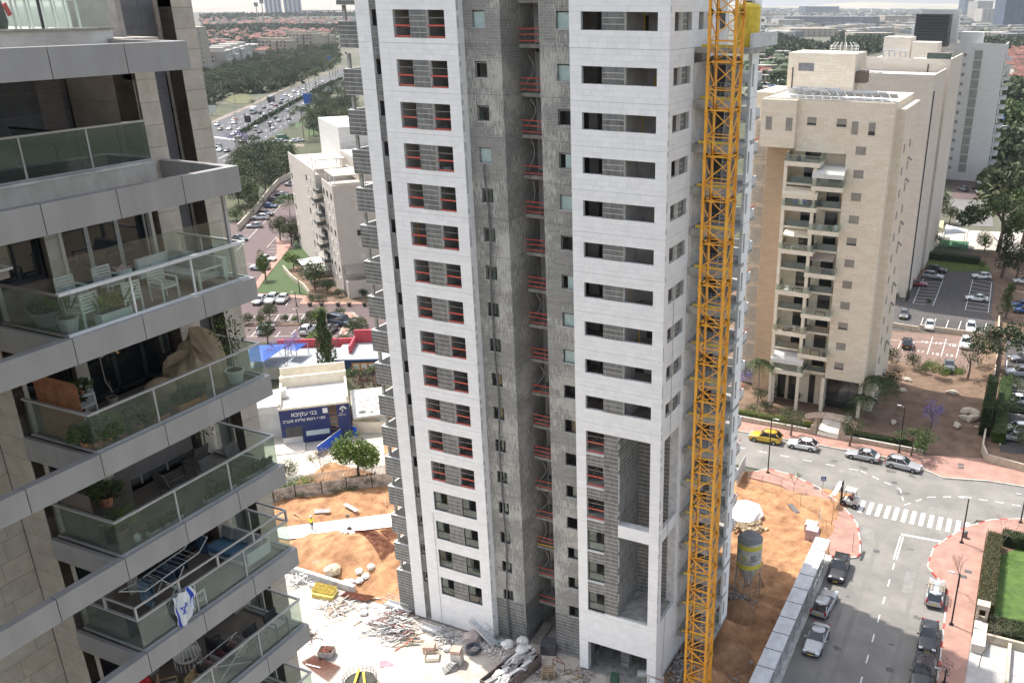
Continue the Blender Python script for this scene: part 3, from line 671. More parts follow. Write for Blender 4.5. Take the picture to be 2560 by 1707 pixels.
def potted(name,label,x,y,z,r=.2,h=.28,kind='bush',pm=TER,lm=0,rx=.35,rz=.35,n=140,group='potted plants on the near terraces',box=None,sx=1):
    t=thing(name,label,'plant',(x,y,z)); b=MB()
    if box: b.box(x-box[0]/2,y-box[1]/2,z,x+box[0]/2,y+box[1]/2,z+h)
    else: b.lathe((x,y,z),[(r*.7,0),(r,h*.85),(r*1.08,h*.86),(r*1.08,h),(r*.9,h),(r*.9,h-.03)],16)
    b.build('pot',pm,t); s=MB()
    if box: s.box(x-box[0]/2+.02,y-box[1]/2+.02,z+h-.03,x+box[0]/2-.02,y+box[1]/2-.02,z+h+.004)
    else: s.lathe((x,y,z+h-.03),[(r*.88,0),(r*.88,.02)],12)
    s.build('soil',SOIL,t)
    c=Vector((x,y,z+h)); b=MB(); rx*=1.15; n=int(n*1.3)
    if kind=='bush':
        for i in range(n):
            a=random.uniform(0,6.283); q=random.random()**.5; hh=random.random(); ww=box[0]/2 if box else rx; wy=box[1]/2+.1 if box else rx
            p=c+Vector((ww*q*math.cos(a),wy*q*math.sin(a),rz*hh*(1-.4*q))); leaf(b,p,Vector((math.cos(a),math.sin(a),random.uniform(-.2,1.2))),random.uniform(.08,.17),.032)
        b.build('leaves',LV[lm],t)
    elif kind=='spiky':
        for i in range(n):
            a=random.uniform(0,6.283); d=Vector((math.cos(a)*.5,math.sin(a)*.5,random.uniform(.5,1))); off=Vector((random.uniform(-1,1)*(box[0]/2-.06) if box else 0,random.uniform(-1,1)*(box[1]/2-.05) if box else 0,0)); leaf(b,c+off,d,rz*random.uniform(.7,1.2),.022)
        b.build('leaves',LV[lm],t)
    elif kind=='palm':
        for i in range(n):
            a=6.283*i/n+random.uniform(-.2,.2); R_=random.uniform(.6,1)*rx; pr=c+Vector((0,0,random.uniform(0,rz*.5)))
            for k in range(12):
                u=k/12; p=pr+Vector((math.cos(a)*R_*u,math.sin(a)*R_*u,rz*(u*1.2-u*u*.9)))
                for s in (-1,1): leaf(b,p,Vector((math.cos(a)*.6-s*math.sin(a),math.sin(a)*.6+s*math.cos(a),-.1)),.22*(1-u*.6),.02)
        b.build('fronds',LV[lm],t)
    elif kind=='tree':
        b.tube([c-Vector((0,0,.05)),c+Vector((.03,.02,rz*.5)),c+Vector((-.06,.05,rz*.95))],[.025,.018,.01],5); b.build('stem',BARK,t); b=MB()
        for i in range(n):
            q=Vector((random.gauss(0,rx*.5),random.gauss(0,rx*.5),rz*random.uniform(.35,1.15))); leaf(b,c+q,Vector((q.x,q.y,random.uniform(-.5,.8))),.11,.025)
        b.build('leaves',LV[lm],t)
    return t
nz=zo(0,570,2.751); n3_=zo(0,1137,2.751); z4=zo(300,540,6.03); z3_=zo(0,540,5.227); z5_=zo(0,840,4.612)
FZ={i:BZ[i][0]-.10 for i in BZ}
def at(pt,z): return gp(pt[0],pt[1],z)
# --- upper terrace with the white dining set
f3=FZ[3]
def clampx(p,a=.25,b=2.4): return (min(max(p[0],a),b),min(max(p[1],-46.1),-40.8))
WF=mat('white_furniture',(.66,.66,.63),.5,.05,3); CUS=mat('grey_cushion',(.42,.42,.41),.9,.08,6,.3)
def wchair(x,y,z,rz,label,m=WF,cm=CUS,cat='chair',name='garden_chair',group=None):
    t=thing(name,label,cat,(x,y,z),rz,group)
    MB().box(-.26,-.26,.40,.26,.26,.45).build('seat',m,t); MB().box(-.23,-.23,.451,.23,.23,.53).build('cushion',cm,t,bevel=.02)
    for a,b in ((-.25,-.25),(.25,-.25),(-.25,.25),(.25,.25)): MB().box(a-.022,b-.022,0,a+.022,b+.022,.64 if b<.1 else .9).build('leg',m,t)
    for i in range(5): MB().box(-.24,.235,.5+i*.085,.24,.265,.56+i*.085).build('back_slat',m,t)
    for a in (-.25,.25): MB().box(a-.03,-.25,.64,a+.03,.25,.67).build('armrest',m,t)
    return t
def table(x,y,z,lx,ly,h,label,rz=0,m=WF,top=None,name='dining_table'):
    t=thing(name,label,'table',(x,y,z),rz)
    MB().box(-lx/2,-ly/2,h-.05,lx/2,ly/2,h).build('table_top',top or m,t)
    for a in (-1,1):
        for b in (-1,1): MB().box(a*(lx/2-.06)-.035,b*(ly/2-.06)-.035,0,a*(lx/2-.06)+.035,b*(ly/2-.06)+.035,h-.051).build('leg',m,t)
    return t
table(1.25,-43.9,f3,.95,2.1,.75,'white garden dining table behind the thick white rail')
for (x,y,rz,l) in ((1.95,-42.9,math.pi*.5,'white slatted armchair nearest the grey corner sofa'),(1.98,-44.1,-math.pi*.5,'white slatted armchair in the middle of the glass rail side'),(1.9,-45.3,-math.pi*.45,'white slatted armchair at the left end of the white dining table'),(.45,-43.4,math.pi/2,'white armchair between the white table and the glass doors'),(.45,-44.5,math.pi/2,'white armchair by the stone pier beside the white table')): wchair(x,y,f3,rz,l)
b=thing('flower_bowl','white bowl of pink flowers on the white dining table','flower bowl',(1.3,-43.5,f3+.75)); MB().lathe((1.3,-43.5,f3+.75),[(.1,0),(.19,.1),(.2,.2),(.17,.2)],16).build('bowl',WPOT,b,smooth=True)
q=MB()
for i in range(60): a=random.uniform(0,6.28); r=random.uniform(0,.2); leaf(q,Vector((1.3+r*math.cos(a),-43.5+r*math.sin(a),f3+.95+random.uniform(0,.08))),Vector((math.cos(a),math.sin(a),.7)),.07,.025)
q.build('flowers',mat('pink_petal',(.65,.42,.45),.7,.2,3),b)
s=thing('corner_sofa','grey cushioned corner sofa with thin metal frame by the terrace corner','sofa',(1.3,-41.5,f3))
q=MB(); q.box(.3,-41.1,f3+.22,2.3,-40.95,f3+.8); q.box(.15,-42.3,f3+.22,.3,-41.1,f3+.8)
for x in (.4,2.25):
    for y in (-41.95,-41.0): q.box(x-.03,y-.03,f3,x+.03,y+.03,f3+.62)
q.box(2.22,-41.95,f3+.58,2.28,-41.0,f3+.62); q.build('frame',WF,s)
MB().box(.32,-41.9,f3+.25,2.2,-41.15,f3+.45).build('seat_cushion',CUS,s,bevel=.05)
for i in range(3): MB().obox((.62+i*.62,-41.2,f3+.66),(.6,.2,.45),0,-.25).build('back_cushion',CUS,s,bevel=.06)
potted('planter','large grey bowl planter with a small bush on the green mat',1.0,-45.7,f3,.33,.4,pm=mat('grey_bowl',(.30,.30,.29),.7),rx=.25,rz=.25)
potted('planter','grey tub with banana leaves behind the corner of the glass railing',2.15,-45.9,f3,.24,.45,'spiky',pm=mat('grey_bowl',(.30,.30,.29)),lm=3,rz=.9,n=12)
potted('ornamental_grass','tall pale feather grass in a box behind the white rail',2.2,-44.7,f3,.2,.3,'spiky',pm=WPOT,lm=3,rz=.7,n=60,box=(.3,.9))
tag(MB().box(.4,-46.3,f3+.002,2.3,-45.0,f3+.02).build('turf_mat',leafmat('turf',(.03,.09,.03),rnd=.1)),'green artificial turf mat under the bowl planters','mat')
# --- terrace with the tan covers
f4=FZ[4]; CVR=mat('tan_cover_cloth',(.42,.31,.20),.85,.12,2.5,.6,bscale=3)
def cover(pts,top,label,name):
    b=MB(); n=len(pts); random.seed(5)
    rings=[]
    for k,(s,z) in enumerate(((1.03,0.02),(.98,.25),(1.0,.5),(.94,.8),(.8,1),(.35,1.18),(.03,1.2))):
        rings.append([(p[0]*s+random.uniform(-.03,.03),p[1]*s+random.uniform(-.03,.03),top(p)*z) for p in pts])
    b.loft(rings); return b
cx,cy=1.0,-41.6
pts=[(math.cos(t)*(.85+.12*math.cos(3*t)+.05*math.cos(9*t)),math.sin(t)*(.85+.1*math.sin(2*t)+.05*math.sin(9*t)),0) for t in [i*6.2832/18 for i in range(18)]]
b=cover(pts,lambda p:1.0+.5*abs(p[1]+.1)*(1 if p[1]>-.1 else -.6)-.2*abs(p[0]-.1)+.25*(abs(math.sin(p[0]*5))<.3),'', ''); o=b.build('covered_swing','' and None or CVR); o.location=(cx,cy,f4)
tag(o,'large tan cloth cover draped over furniture on the terrace','furniture cover')
pts=[(p[0]*.48,p[1]*.45,0) for p in pts]; b=cover(pts,lambda p:.5,'',''); o=b.build('covered_stool',CVR); o.location=(.95,-42.85,f4); tag(o,'small tan cloth cover over a stool beside the large cover','furniture cover')
potted('potted_tree','small leafy tree in a big round white pot at the terrace corner',2.05,-41.1,f4,.27,.42,'tree',pm=WPOT,rx=.32,rz=1.5,n=200,lm=0)
potted('planter_box','long terracotta planter with dense dark leaves under the rail',2.25,-43.0,f4,h=.22,pm=mat('orange_planter',(.55,.22,.08),.7),box=(.25,.95),rz=.45,n=420,lm=0)
potted('planter_box','short terracotta box with variegated spiky leaves',2.3,-44.1,f4,h=.18,kind='spiky',box=(.22,.55),rz=.32,n=60,lm=3)
potted('potted_plant','terracotta pot with a yellow green shrub, left of the variegated box',2.25,-44.75,f4,.16,.22,rx=.32,rz=.55,n=220,lm=2)
potted('potted_plant','pot with pale striped leaves near the left part of the rail',2.25,-45.25,f4,.12,.14,'spiky',rz=.4,n=50,lm=3)
potted('potted_plant','round terracotta pot with a full bright bush, second from the glass corner',2.2,-45.7,f4,.2,.25,rx=.4,rz=.65,n=320,lm=3)
potted('potted_plant','wide round terracotta pot right at the glass corner',2.15,-46.02,f4,.26,.28,rx=.42,rz=.6,n=320,lm=0)
def trellis(x,y,z,lx,h,label,m,rz=0,tilt=0):
    t=thing('trellis',label,'trellis',(x,y,z),rz)
    MB().box(-lx/2,-.012,h-.06,lx/2,.02,h).box(-lx/2,-.012,0,lx/2,.02,.06).box(-lx/2,-.012,.061,-lx/2+.05,.02,h-.061).box(lx/2-.05,-.012,.061,lx/2,.02,h-.061).build('frame',m,t)
    n=int(lx/.1)
    for i in range(-int(h/.1),n):
        for s,yy in ((1,-.004),(-1,.010)):
            a=-lx/2+i*.1; x0_=max(-lx/2,a); z0_=x0_-a; L=min(h-z0_,lx/2-x0_)
            if L<.08: continue
            c=(x0_+L/2,yy,z0_+L/2); 
            if s<0: c=(-c[0],yy,c[2])
            o=piece('slat',t,(0,0,0),(L*1.414,.012,.055),m,ry=-s*math.pi/4); o.location=c
    return t
WOODR=mat('red_brown_wood',(.30,.12,.055),.7,.2,4)
trellis(1.15,-46.0,f4+.05,1.7,1.75,'red brown lattice screen at the left end of the tan cover terrace',WOODR)
pl=thing('plant_stand','white shelf stand crowded with small green plants','plant stand',(.75,-45.3,f4))
q=MB()
for zz in (.3,.65,.95): q.box(.5,-45.65,f4+zz,1.0,-44.9,f4+zz+.03)
for x in (.5,.97):
    for y in (-45.65,-44.93): q.box(x,y,f4,x+.03,y+.03,f4+1.0)
q.build('shelf',WF,pl)
for k,(x,y,zz) in enumerate(((.75,-45.5,.98),(.75,-45.1,.98),(.75,-45.3,.68))):
    potted('potted_plant',('small green pot plant at the left of the white plant stand','small green pot plant at the right of the white plant stand','small pot plant on the middle shelf of the white stand')[k],x,y,f4+zz,.09,.12,rx=.22,rz=.28,n=150,lm=0)
hb=thing('hanging_box','tilted cardboard and wood box hanging in front of the glass doors','box',(.5,-44.3,f4+1.7))
MB().obox((.5,-44.2,f4+2.0),(.35,.4,.5),0,.5).build('box_body',mat('cardboard',(.35,.26,.18),.85,.1,3),hb); MB().obox((.7,-43.95,f4+2.0),(.05,.06,.75),0,.5).build('wooden_edge',mat('honey_wood',(.6,.33,.12),.6,.2,4),hb)
MB().tube([(.5,-44.2,f4+1.7),(.45,-44.15,f4+.9),(.5,-44.05,f4+.55)],.012,4).build('rope',mat('rope',(.45,.35,.3),.9),hb)
potted('potted_plant','bare cactus stem in a clay pot on the door sill',.35,-44.0,f4+.1,.14,.25,'tree',rx=.02,rz=.5,n=2,lm=0,pm=mat('clay_pot',(.42,.33,.26),.8))
# --- terrace with wicker table
f5=FZ[5]; WK=mat('dark_wicker',(.10,.09,.085),.8,.2,8); 
table(1.2,-42.0,f5,1.0,1.6,.74,'rectangular table with pale glass top among wicker chairs',m=WK,top=mat('pale_table_glass',(.40,.46,.45),.12,.05,2))
for x,y,rz,l in ((1.0,-43.2,math.pi,'dark wicker chair at the left end of the glass topped table'),(1.95,-42.3,math.pi*.5,'dark wicker chair between the glass topped table and the rail'),(1.9,-41.3,math.pi*.5,'dark wicker chair nearest the terrace corner, by the plants'),(.4,-41.8,-math.pi*.5,'dark wicker chair behind the glass topped table')):
    t=thing('wicker_chair',l,'chair',(x,y,f5),rz); MB().box(-.27,-.27,.38,.27,.27,.44).build('seat',WK,t); b=MB(); b.add([(-.27,.22,.42),(.27,.22,.42),(.27,.42,1.0),(-.27,.42,1.0),(-.27,.26,.42),(.27,.26,.42),(.27,.46,1.0),(-.27,.46,1.0)],[(0,1,2,3),(7,6,5,4),(3,2,6,7),(0,3,7,4),(1,5,6,2)]); b.build('backrest',WK,t)
    for a in(-.24,.24):
        for c in (-.24,.24): MB().box(a-.02,c-.02,0,a+.02,c+.02,.38).build('leg',WK,t)
        MB().box(a-.03,-.27,.62,a+.03,.25,.66).build('armrest',WK,t)
potted('potted_palm','big fern palm with bright fronds behind the corner glass of the wicker terrace',1.75,-45.6,f5,.25,.4,'palm',pm=mat('brown_pot',(.15,.1,.08)),lm=3,rx=.75,rz=.55,n=11)
potted('potted_plant','leafy shrub against the lattice on the wicker terrace',.7,-45.1,f5+.6,.2,.3,rx=.4,rz=.45,n=260,lm=0)
trellis(.9,-46.1,f5+.02,1.3,1.6,'dark grey lattice screen at the left end of the wicker terrace',mat('grey_brown_lattice',(.15,.12,.10),.8)); trellis(.6,-44.75,f5+.02,.9,1.2,'short grey lattice in front of the shutters',mat('grey_brown_lattice',(.15,.12,.10)),rz=.9)
for k,(y,l) in enumerate(((-44.6,'low stone trough of succulents at the left of the wicker terrace rail'),(-42.6,'low trough of trailing greenery in the middle of the wicker terrace rail'),(-41.1,'low trough of green herbs at the right end of the wicker terrace rail'))): potted('planter_box',l,2.28,y,f5,h=.16,pm=CNL,box=(.25,1.1),rz=.22,n=260,lm=(2,0,0)[k])
w_=thing('watering_can','white watering can standing on the dark terrace floor','watering can',(2.15,-45.4,f5)); MB().lathe((2.15,-45.4,f5),[(.09,0),(.1,.15),(.06,.2)],12).build('can',WPOT,w_); MB().tube([(2.15,-45.32,f5+.05),(2.15,-45.1,f5+.2)],.015,5).build('spout',WPOT,w_)
for k,(x,y) in enumerate(((.25,-41.2),)): potted('climbing_plant','climber growing up the pillar beside the shutters',x,y,f5,.15,.3,'tree',pm=mat('black_pot',(.04,.04,.04)),rx=.25,rz=1.8,n=160,lm=0)
# --- terrace with clothes horse, flag and blue sofa
f6=FZ[6]; NAVY=mat('navy_cloth',(.03,.06,.12),.9,.15,4); DEN=mat('denim',(.16,.24,.33),.9,.25,4)
s=thing('blue_sofa','blue bench sofa with black and white patterned cushions at the terrace corner','sofa',(1.4,-41.3,f6))
PATC=bpy.data.materials.new('maze_pattern_cloth'); PATC.use_nodes=True
_n=PATC.node_tree.nodes; _c=_n.new('ShaderNodeTexWave'); _c.wave_type='BANDS'; _c.inputs['Scale'].default_value=9; _c.bands_direction='DIAGONAL'; _r2=_n.new('ShaderNodeValToRGB'); _r2.color_ramp.interpolation='CONSTANT'; _r2.color_ramp.elements[0].color=(.05,.05,.06,1); _r2.color_ramp.elements[1].color=(.62,.62,.60,1); _r2.color_ramp.elements[1].position=.5
_tc=_n.new('ShaderNodeTexCoord'); PATC.node_tree.links.new(_tc.outputs['Object'],_c.inputs[0]); PATC.node_tree.links.new(_c.outputs[1],_r2.inputs[0]); PATC.node_tree.links.new(_r2.outputs[0],_n['Principled BSDF'].inputs[0])
MB().box(.3,-42.0,f6+.15,2.2,-41.0,f6+.22).box(.3,-41.05,f6+.221,2.2,-40.98,f6+.7).box(2.14,-41.95,f6+.221,2.2,-41.06,f6+.55).build('frame',WF,s)
MB().box(.35,-41.98,f6+.23,2.1,-41.1,f6+.42).build('seat_cushion',mat('blue_cushion',(.09,.20,.31),.9,.1,4,.3),s,bevel=.04)
for i in range(3): MB().obox((.6+i*.6,-41.2,f6+.62),(.55,.16,.42),.1*i-.1,-.3).build('patterned_cushion',PATC,s,bevel=.05)
tb=table(2.1,-43.1,f6,.55,1.3,.4,'low white bench table behind the glass, beside the blue sofa',name='coffee_table')
b2=thing('garden_bench','white framed bench with patterned seat behind the glass','bench',(2.2,-44.3,f6)); MB().box(2.0,-44.9,f6+.3,2.45,-43.9,f6+.42).build('seat',PATC,b2)
for y in (-44.9,-44.4,-43.95): MB().box(2.42,y,f6,2.47,y+.05,f6+.6).build('leg',WF,b2)
MB().box(2.42,-44.9,f6+.6,2.47,-43.9,f6+.65).build('top_rail',WF,b2)
dr=thing('clothes_horse','white folding clothes horse hung with jeans and dark washing on the terrace','drying rack',(1.3,-44.1,f6))
q=MB(); zt=f6+1.15
for x in (1.0,1.6): q.tube([(x,-45.2,zt-.02),(x,-43.2,zt+.12)],.02,5)
for i in range(11): y=-45.1+i*.18; q.tube([(1.0,y,zt+.02*i*.6),(1.6,y,zt+.02*i*.6)],.008,4)
for s_ in (-1,1):
    for x in (1.0,1.6): q.tube([(x,-44.2+s_*.5,f6+.02),(x,-44.2-s_*.4,zt)],.018,5)
q.tube([(1.0,-45.2,zt),(1.3,-45.75,zt+.25),(1.6,-45.2,zt)],.016,4); q.tube([(1.0,-43.2,zt+.12),(1.0,-42.8,zt+.45),(1.6,-42.8,zt+.45),(1.6,-43.2,zt+.12)],.016,4); q.build('frame',WF,dr)
def cloth(nm,x0,x1,y,z,L,m,par=None,lab=None,cat=None,ax='x'):
    b=MB(); n=10; r=[]
    for i in range(n+1):
        t=i/n; r.append([((x0+(x1-x0)*j/6),y+.03*math.sin(j*1.9)*t,z-L*t) if ax=='x' else (y+.03*math.sin(j*1.9+t)*t,(x0+(x1-x0)*j/6),z-L*t) for j in range(7)])
    for i in range(n):
        for j in range(6): b.quad(r[i][j],r[i][j+1],r[i+1][j+1],r[i+1][j])
    o=b.build(nm,m,par); sm=o.modifiers.new('thickness','SOLIDIFY'); sm.thickness=.008
    if lab: tag(o,lab,cat)
    return o
for k,(y,m,L) in enumerate(((-45.0,DEN,.85),(-44.85,DEN,.8),(-44.3,NAVY,.5),(-44.1,DEN,.55),(-43.9,NAVY,.55),(-43.6,NAVY,.4),(-42.8,NAVY,.7))): cloth('trousers' if k<2 else 'garment',1.05,1.55,y,zt+.1+(.35 if k==6 else 0),L,m,lab=('pair of faded jeans hanging at the left end of the clothes horse','pair of faded jeans just right of the leftmost pair','dark navy garment in the middle of the clothes horse','short denim garment beside the navy one','second navy garment right of the middle of the rack','small navy garment near the right end of the rack','wide navy cloth hanging off the raised right wing of the rack')[k],cat='laundry')
# flag of white cloth with two blue stripes and a six-pointed star
FB=mat('flag_blue',(.03,.07,.42),.8,.1,2); FWm=mat('flag_white',(.74,.75,.74),.85,.05,2)
fl=thing('flag','white flag with blue star and stripes hanging outside the glass railing','flag',(2.68,-44.9,f6+1.35))
y0_,y1_,zt_,L=-45.25,-44.45,BZ[6][0]+1.1,1.15
def fp(u,v,o=0): return (2.69+.055*math.sin(u*13+v*4)+.03*math.sin(v*11+u*5)+o,y0_+(y1_-y0_)*(.12+.8*u)+.10*math.sin(v*4.2)*(u-.4),zt_-L*v*(.86+.16*math.sin(u*5)))
b=MB();s_=MB()
for i in range(16):
    for j in range(16): b.quad(fp(i/16,j/16),fp((i+1)/16,j/16),fp((i+1)/16,(j+1)/16),fp(i/16,(j+1)/16))
b.build('cloth',FWm,fl)
for v0 in (.1,.8):
    pass
for u0 in (.08,.8):
    if s_.v: s_.build('blue_stripe',FB,fl); s_=MB()
    for j in range(16): s_.quad(fp(u0,j/16,.006),fp(u0+.12,j/16,.006),fp(u0+.12,(j+1)/16,.006),fp(u0,(j+1)/16,.006))
s_.build('blue_stripe',FB,fl); s_=MB()
for rot in (0,math.pi):
    P=[(.5+.19*math.sin(rot+k*2.0944)*1.25,.5-.19*math.cos(rot+k*2.0944)) for k in range(3)]; Q=[(.5+(p[0]-.5)*.72,.5+(p[1]-.5)*.72) for p in P]
    for k in range(3):
        a,c_,d,e=P[k],P[(k+1)%3],Q[(k+1)%3],Q[k]
        for t in range(4):
            L1=lambda p,q,t:(p[0]+(q[0]-p[0])*t,p[1]+(q[1]-p[1])*t)
            s_.quad(fp(*L1(a,c_,t/4),.007),fp(*L1(a,c_,(t+1)/4),.007),fp(*L1(e,d,(t+1)/4),.007),fp(*L1(e,d,t/4),.007))
s_.build('blue_star',FB,fl)
tag(MB().box(.4,-46.2,f6,1.6,-45.7,f6+.6).build('chest',mat('dark_chest',(.07,.07,.08),.6)),'dark storage chest at the left end of the flag terrace','chest')
# --- lowest full terrace: table set, lounger, hanging chair, laundry
f7=FZ[7]; WD=mat('light_wood',(.45,.30,.15),.7,.2,4)
table(1.4,-41.7,f7,1.0,1.5,.74,'black framed table with blue grey glass top at the terrace corner',m=DST,top=mat('blue_grey_glass',(.16,.20,.23),.1,.05,2))
for x,y,rz,l in ((1.2,-42.85,math.pi,'black sling chair at the left end of the blue grey table'),(2.1,-42.1,math.pi*.5,'black sling chair between the blue grey table and the glass'),(2.1,-41.2,math.pi*.5,'pale sling chair at the terrace corner')): wchair(x,y,f7,rz,l,m=DST,cm=mat('black_sling',(.08,.08,.08)) if l[0]=='b' else CUS,name='sling_chair')
lc=wchair(1.35,-45.0,f7,2.4,'wooden garden chair with grey cushions on the lowest terrace',m=WD,name='wooden_chair')
wchair(2.1,-44.5,f7,1.9,'wooden garden chair tipped against the lowest railing glass',m=WD,name='wooden_chair')
hc=thing('hanging_chair','white macrame hanging chair with fringe on the lowest terrace','hanging chair',(1.0,-43.9,f7))
q=MB(); q.lathe((1.0,-43.9,f7+.75),[(.12,-.15),(.35,-.05),(.42,.1)],20,cap=False)
for i in range(20): a=i*.314; q.tube([(1+.42*math.cos(a),-43.9+.42*math.sin(a),f7+.85),(1+.1*math.cos(a),-43.9+.1*math.sin(a),f7+2.2)],.008,3); q.tube([(1+.4*math.cos(a),-43.9+.4*math.sin(a),f7+.7),(1+.4*math.cos(a),-43.9+.4*math.sin(a),f7+.42)],.015,3)
q.build('netting',mat('macrame',(.6,.57,.5),.9),hc)
lr=thing('laundry_airer','low clothes airer covered with dark and patterned washing behind the lowest glass','drying rack',(2.0,-43.3,f7))
q=MB()
for x in (1.75,2.3): q.tube([(x,-44.3,f7+.9),(x,-42.5,f7+.95)],.015,4); q.tube([(x,-44.2,f7),(x,-42.7,f7+.9)],.015,4); q.tube([(x,-42.6,f7),(x,-44.1,f7+.9)],.015,4)
q.build('frame',WF,lr)
LC=[mat('black_cloth',(.04,.035,.04),.9,.1,3),mat('dusty_pink_cloth',(.42,.27,.24),.9,.2,5),PATC,mat('wine_cloth',(.16,.04,.06),.9,.2,5)]
for i in range(7): cloth('garment',1.75,2.3,-44.2+i*.26,f7+.95,random.uniform(.25,.55),LC[i%4],lab=('black','pink','patterned','wine red')[i%4]+' garment '+('at the left end','second from the left','third from the left','in the middle','third from the right','second from the right','at the right end')[i]+' of the low airer',cat='laundry')
q=MB()
for i in range(14): a=random.uniform(0,6.28); leaf(q,Vector((1.5+random.uniform(-.15,.15),-43.4+random.uniform(-.2,.2),f7+.02)),Vector((math.cos(a),math.sin(a),.15)),.18,.07)
tag(q.build('pink_towel',mat('pink_towel',(.6,.22,.28),.9)),'crumpled pink towel lying on the brown terrace floor','towel')
rb=thing('red_ball','big red glossy toy on the terrace below, left edge','toy',(.7,-46.9,36.4)); 
MB().lathe((.55,-45.4,f7),[(.05,0),(.38,.15),(.45,.45),(.35,.75),(.1,.9)],20).build('shell',mat('red_plastic',(.65,.02,.03),.25,.05,2),rb,smooth=True); MB().tube([(.55,-45.85,f7+.5),(.6,-45.8,f7+.85)],.04,6).build('handle',WPOT,rb)
# --- top terrace furniture
tz=56.45
for k,(y,l) in enumerate(((-43.6,'white bar stool on the top terrace, leftmost of three'),(-42.9,'white bar stool on the top terrace, middle of three'),(-42.2,'white bar stool on the top terrace, right of three'))):
    t=thing('bar_stool',l,'stool',(-.6,y,tz)); MB().box(-.8,y-.2,tz+.7,-.4,y+.2,tz+.75).build('seat',WF,t); MB().box(-.82,y-.2,tz+.8,-.78,y+.2,tz+1.05).build('backrest',WF,t)
    for a in (-.78,-.42):
        for b in (-.18,.18): MB().box(a-.02,y+b-.02,tz,a+.02,y+b+.02,tz+.7).build('leg',WF,t)
table(-1.2,-42.9,tz,.8,2.4,.95,'long white bar table on the top terrace'); 
ig=thing('folding_grill_stand','dark folding stand with crossed legs and hanging bag behind the top glass','stand',(-.5,-44.7,tz))
MB().box(-.75,-45.15,tz+.62,-.3,-44.2,tz+.72).build('top_board',DST,ig)
for x in (-.72,-.34): MB().tube([(x,-45.0,tz),(x,-44.45,tz+.62)],.02,4).tube([(x,-44.45,tz),(x,-45.0,tz+.62)],.02,4).build('crossed_leg',DST,ig)
MB().lathe((-.3,-44.25,tz+.02),[(.15,0),(.2,.2),(.15,.6),(.08,.9)],12).build('bag',DST,ig); MB().obox((-.12,-44.1,tz+.5),(.04,.12,.3),.3,.4).build('red_strap',mat('red_plastic',(.65,.02,.03)),ig)
# ================================================================ ground, streets, site
GRD=mat('dry_suburb_ground',(.15,.135,.10),.95,.2,.012,.1,col2=(.05,.062,.035))
# one sheet to the horizon: dry earth and scrub near, pale sand patches far
sheet('ground',[(-14000,-3000),(9000,-3000),(9000,22000),(-14000,22000)],-.12,GRD)
ASP=mat('asphalt',(.175,.168,.160),.9,.12,.35,.25,col2=(.135,.13,.127),bscale=30)
ASL=mat('dusty_asphalt',(.245,.23,.208),.92,.14,.25,.25,col2=(.165,.157,.146),bscale=30)
RBR=mat('red_paving',(.37,.215,.17),.9,.12,.6,.2); RBR2=mat('rose_paving',(.125,.085,.082),.9,.12,.8,.2,col2=(.10,.072,.07));  # rose paving darkened in its colour in place of cloud shade
DBR=mat('cobbled_paving',(.05,.047,.046),.9,.4,1.8,.3,col2=(.125,.115,.11)); KER=mat('kerb_stone',(.55,.52,.46),.85,.12,2,rnd=.1); KRD=mat('kerb_red',(.55,.06,.05),.7,.15,2); WHP=mat('road_white',(.74,.72,.68),.8,.10,3)  # cobble colours carry the cloud shade over the right yard
ORS=mat('orange_soil',(.48,.265,.13),.95,.3,.7,1.0,col2=(.22,.105,.05),bscale=4); ORD=mat('damp_orange_soil',(.34,.165,.075),.95,.3,.4,.7,col2=(.20,.09,.042),bscale=3)
DUS=mat('white_site_dust',(.60,.545,.48),.95,.16,.35,.6,col2=(.37,.325,.28),bscale=5); CSL=mat('fresh_concrete_strip',(.78,.76,.72),.9,.06,1,.2)
GRS=leafmat('lawn',(.055,.095,.018),(.03,.058,.013),rnd=0); DIR=mat('reddish_bare_earth',(.215,.14,.095),.95,.2,.5,.7,col2=(.115,.075,.048),bscale=4); CRE=mat('cream_paving',(.62,.56,.48),.9,.08,1,.1)  # lawn and bare earth darkened to stand for cloud shade
def sh(nm,pts,z,m): return sheet(nm,pts,z,m)
sh('road',[(-60,44.4),(-60,54.5),(70,54.5),(70,45.2),(32,45.2),(24,43),(22.6,38),(22.6,-70),(9.6,-70),(9.6,28),(6,42),(-3,44.4)],-.02,ASL)
# terrain of the building site with heaped soil
def terrain(nm,x0,x1,y0,y1,st,fn,m,kind='structure'):
    b=MB(); nx=int((x1-x0)/st)+1; ny=int((y1-y0)/st)+1
    vs=[(x0+i*st,y0+j*st,fn(x0+i*st,y0+j*st)) for j in range(ny) for i in range(nx)]
    b.add(vs,[(j*nx+i,j*nx+i+1,(j+1)*nx+i+1,(j+1)*nx+i) for j in range(ny-1) for i in range(nx-1)])
    o=b.build(nm,m,None,smooth=True); o['kind']=kind; return o
def bump(x,y,cx,cy,r,h): d=((x-cx)**2+(y-cy)**2)/(r*r); return h*math.exp(-d*1.6) if d<4 else 0
sh('ground',[(-57,-60),(9.58,-60),(9.58,28),(5,43),(-60,43),(-57,8)],-.015,ORS)
MD=[(3.3,9.5,2.0,1.9),(3.9,2.6,2.1,1.7),(5.5,14,2.2,.9),(4.5,6,1.2,.5)]
def fE(x,y):
    e=min(1,max(0,(9.3-x)*.7))*min(1,max(0,(41-y)*.5)); return -.013+e*(.35+.22*pnoise(Vector((x*.5,y*.5,0)))+.1*pnoise(Vector((x*1.7,y*1.7,3)))+sum(bump(x,y,*m) for m in MD))
terrain('soil_ground',.2,9.4,-12,43,.3,fE,ORS)
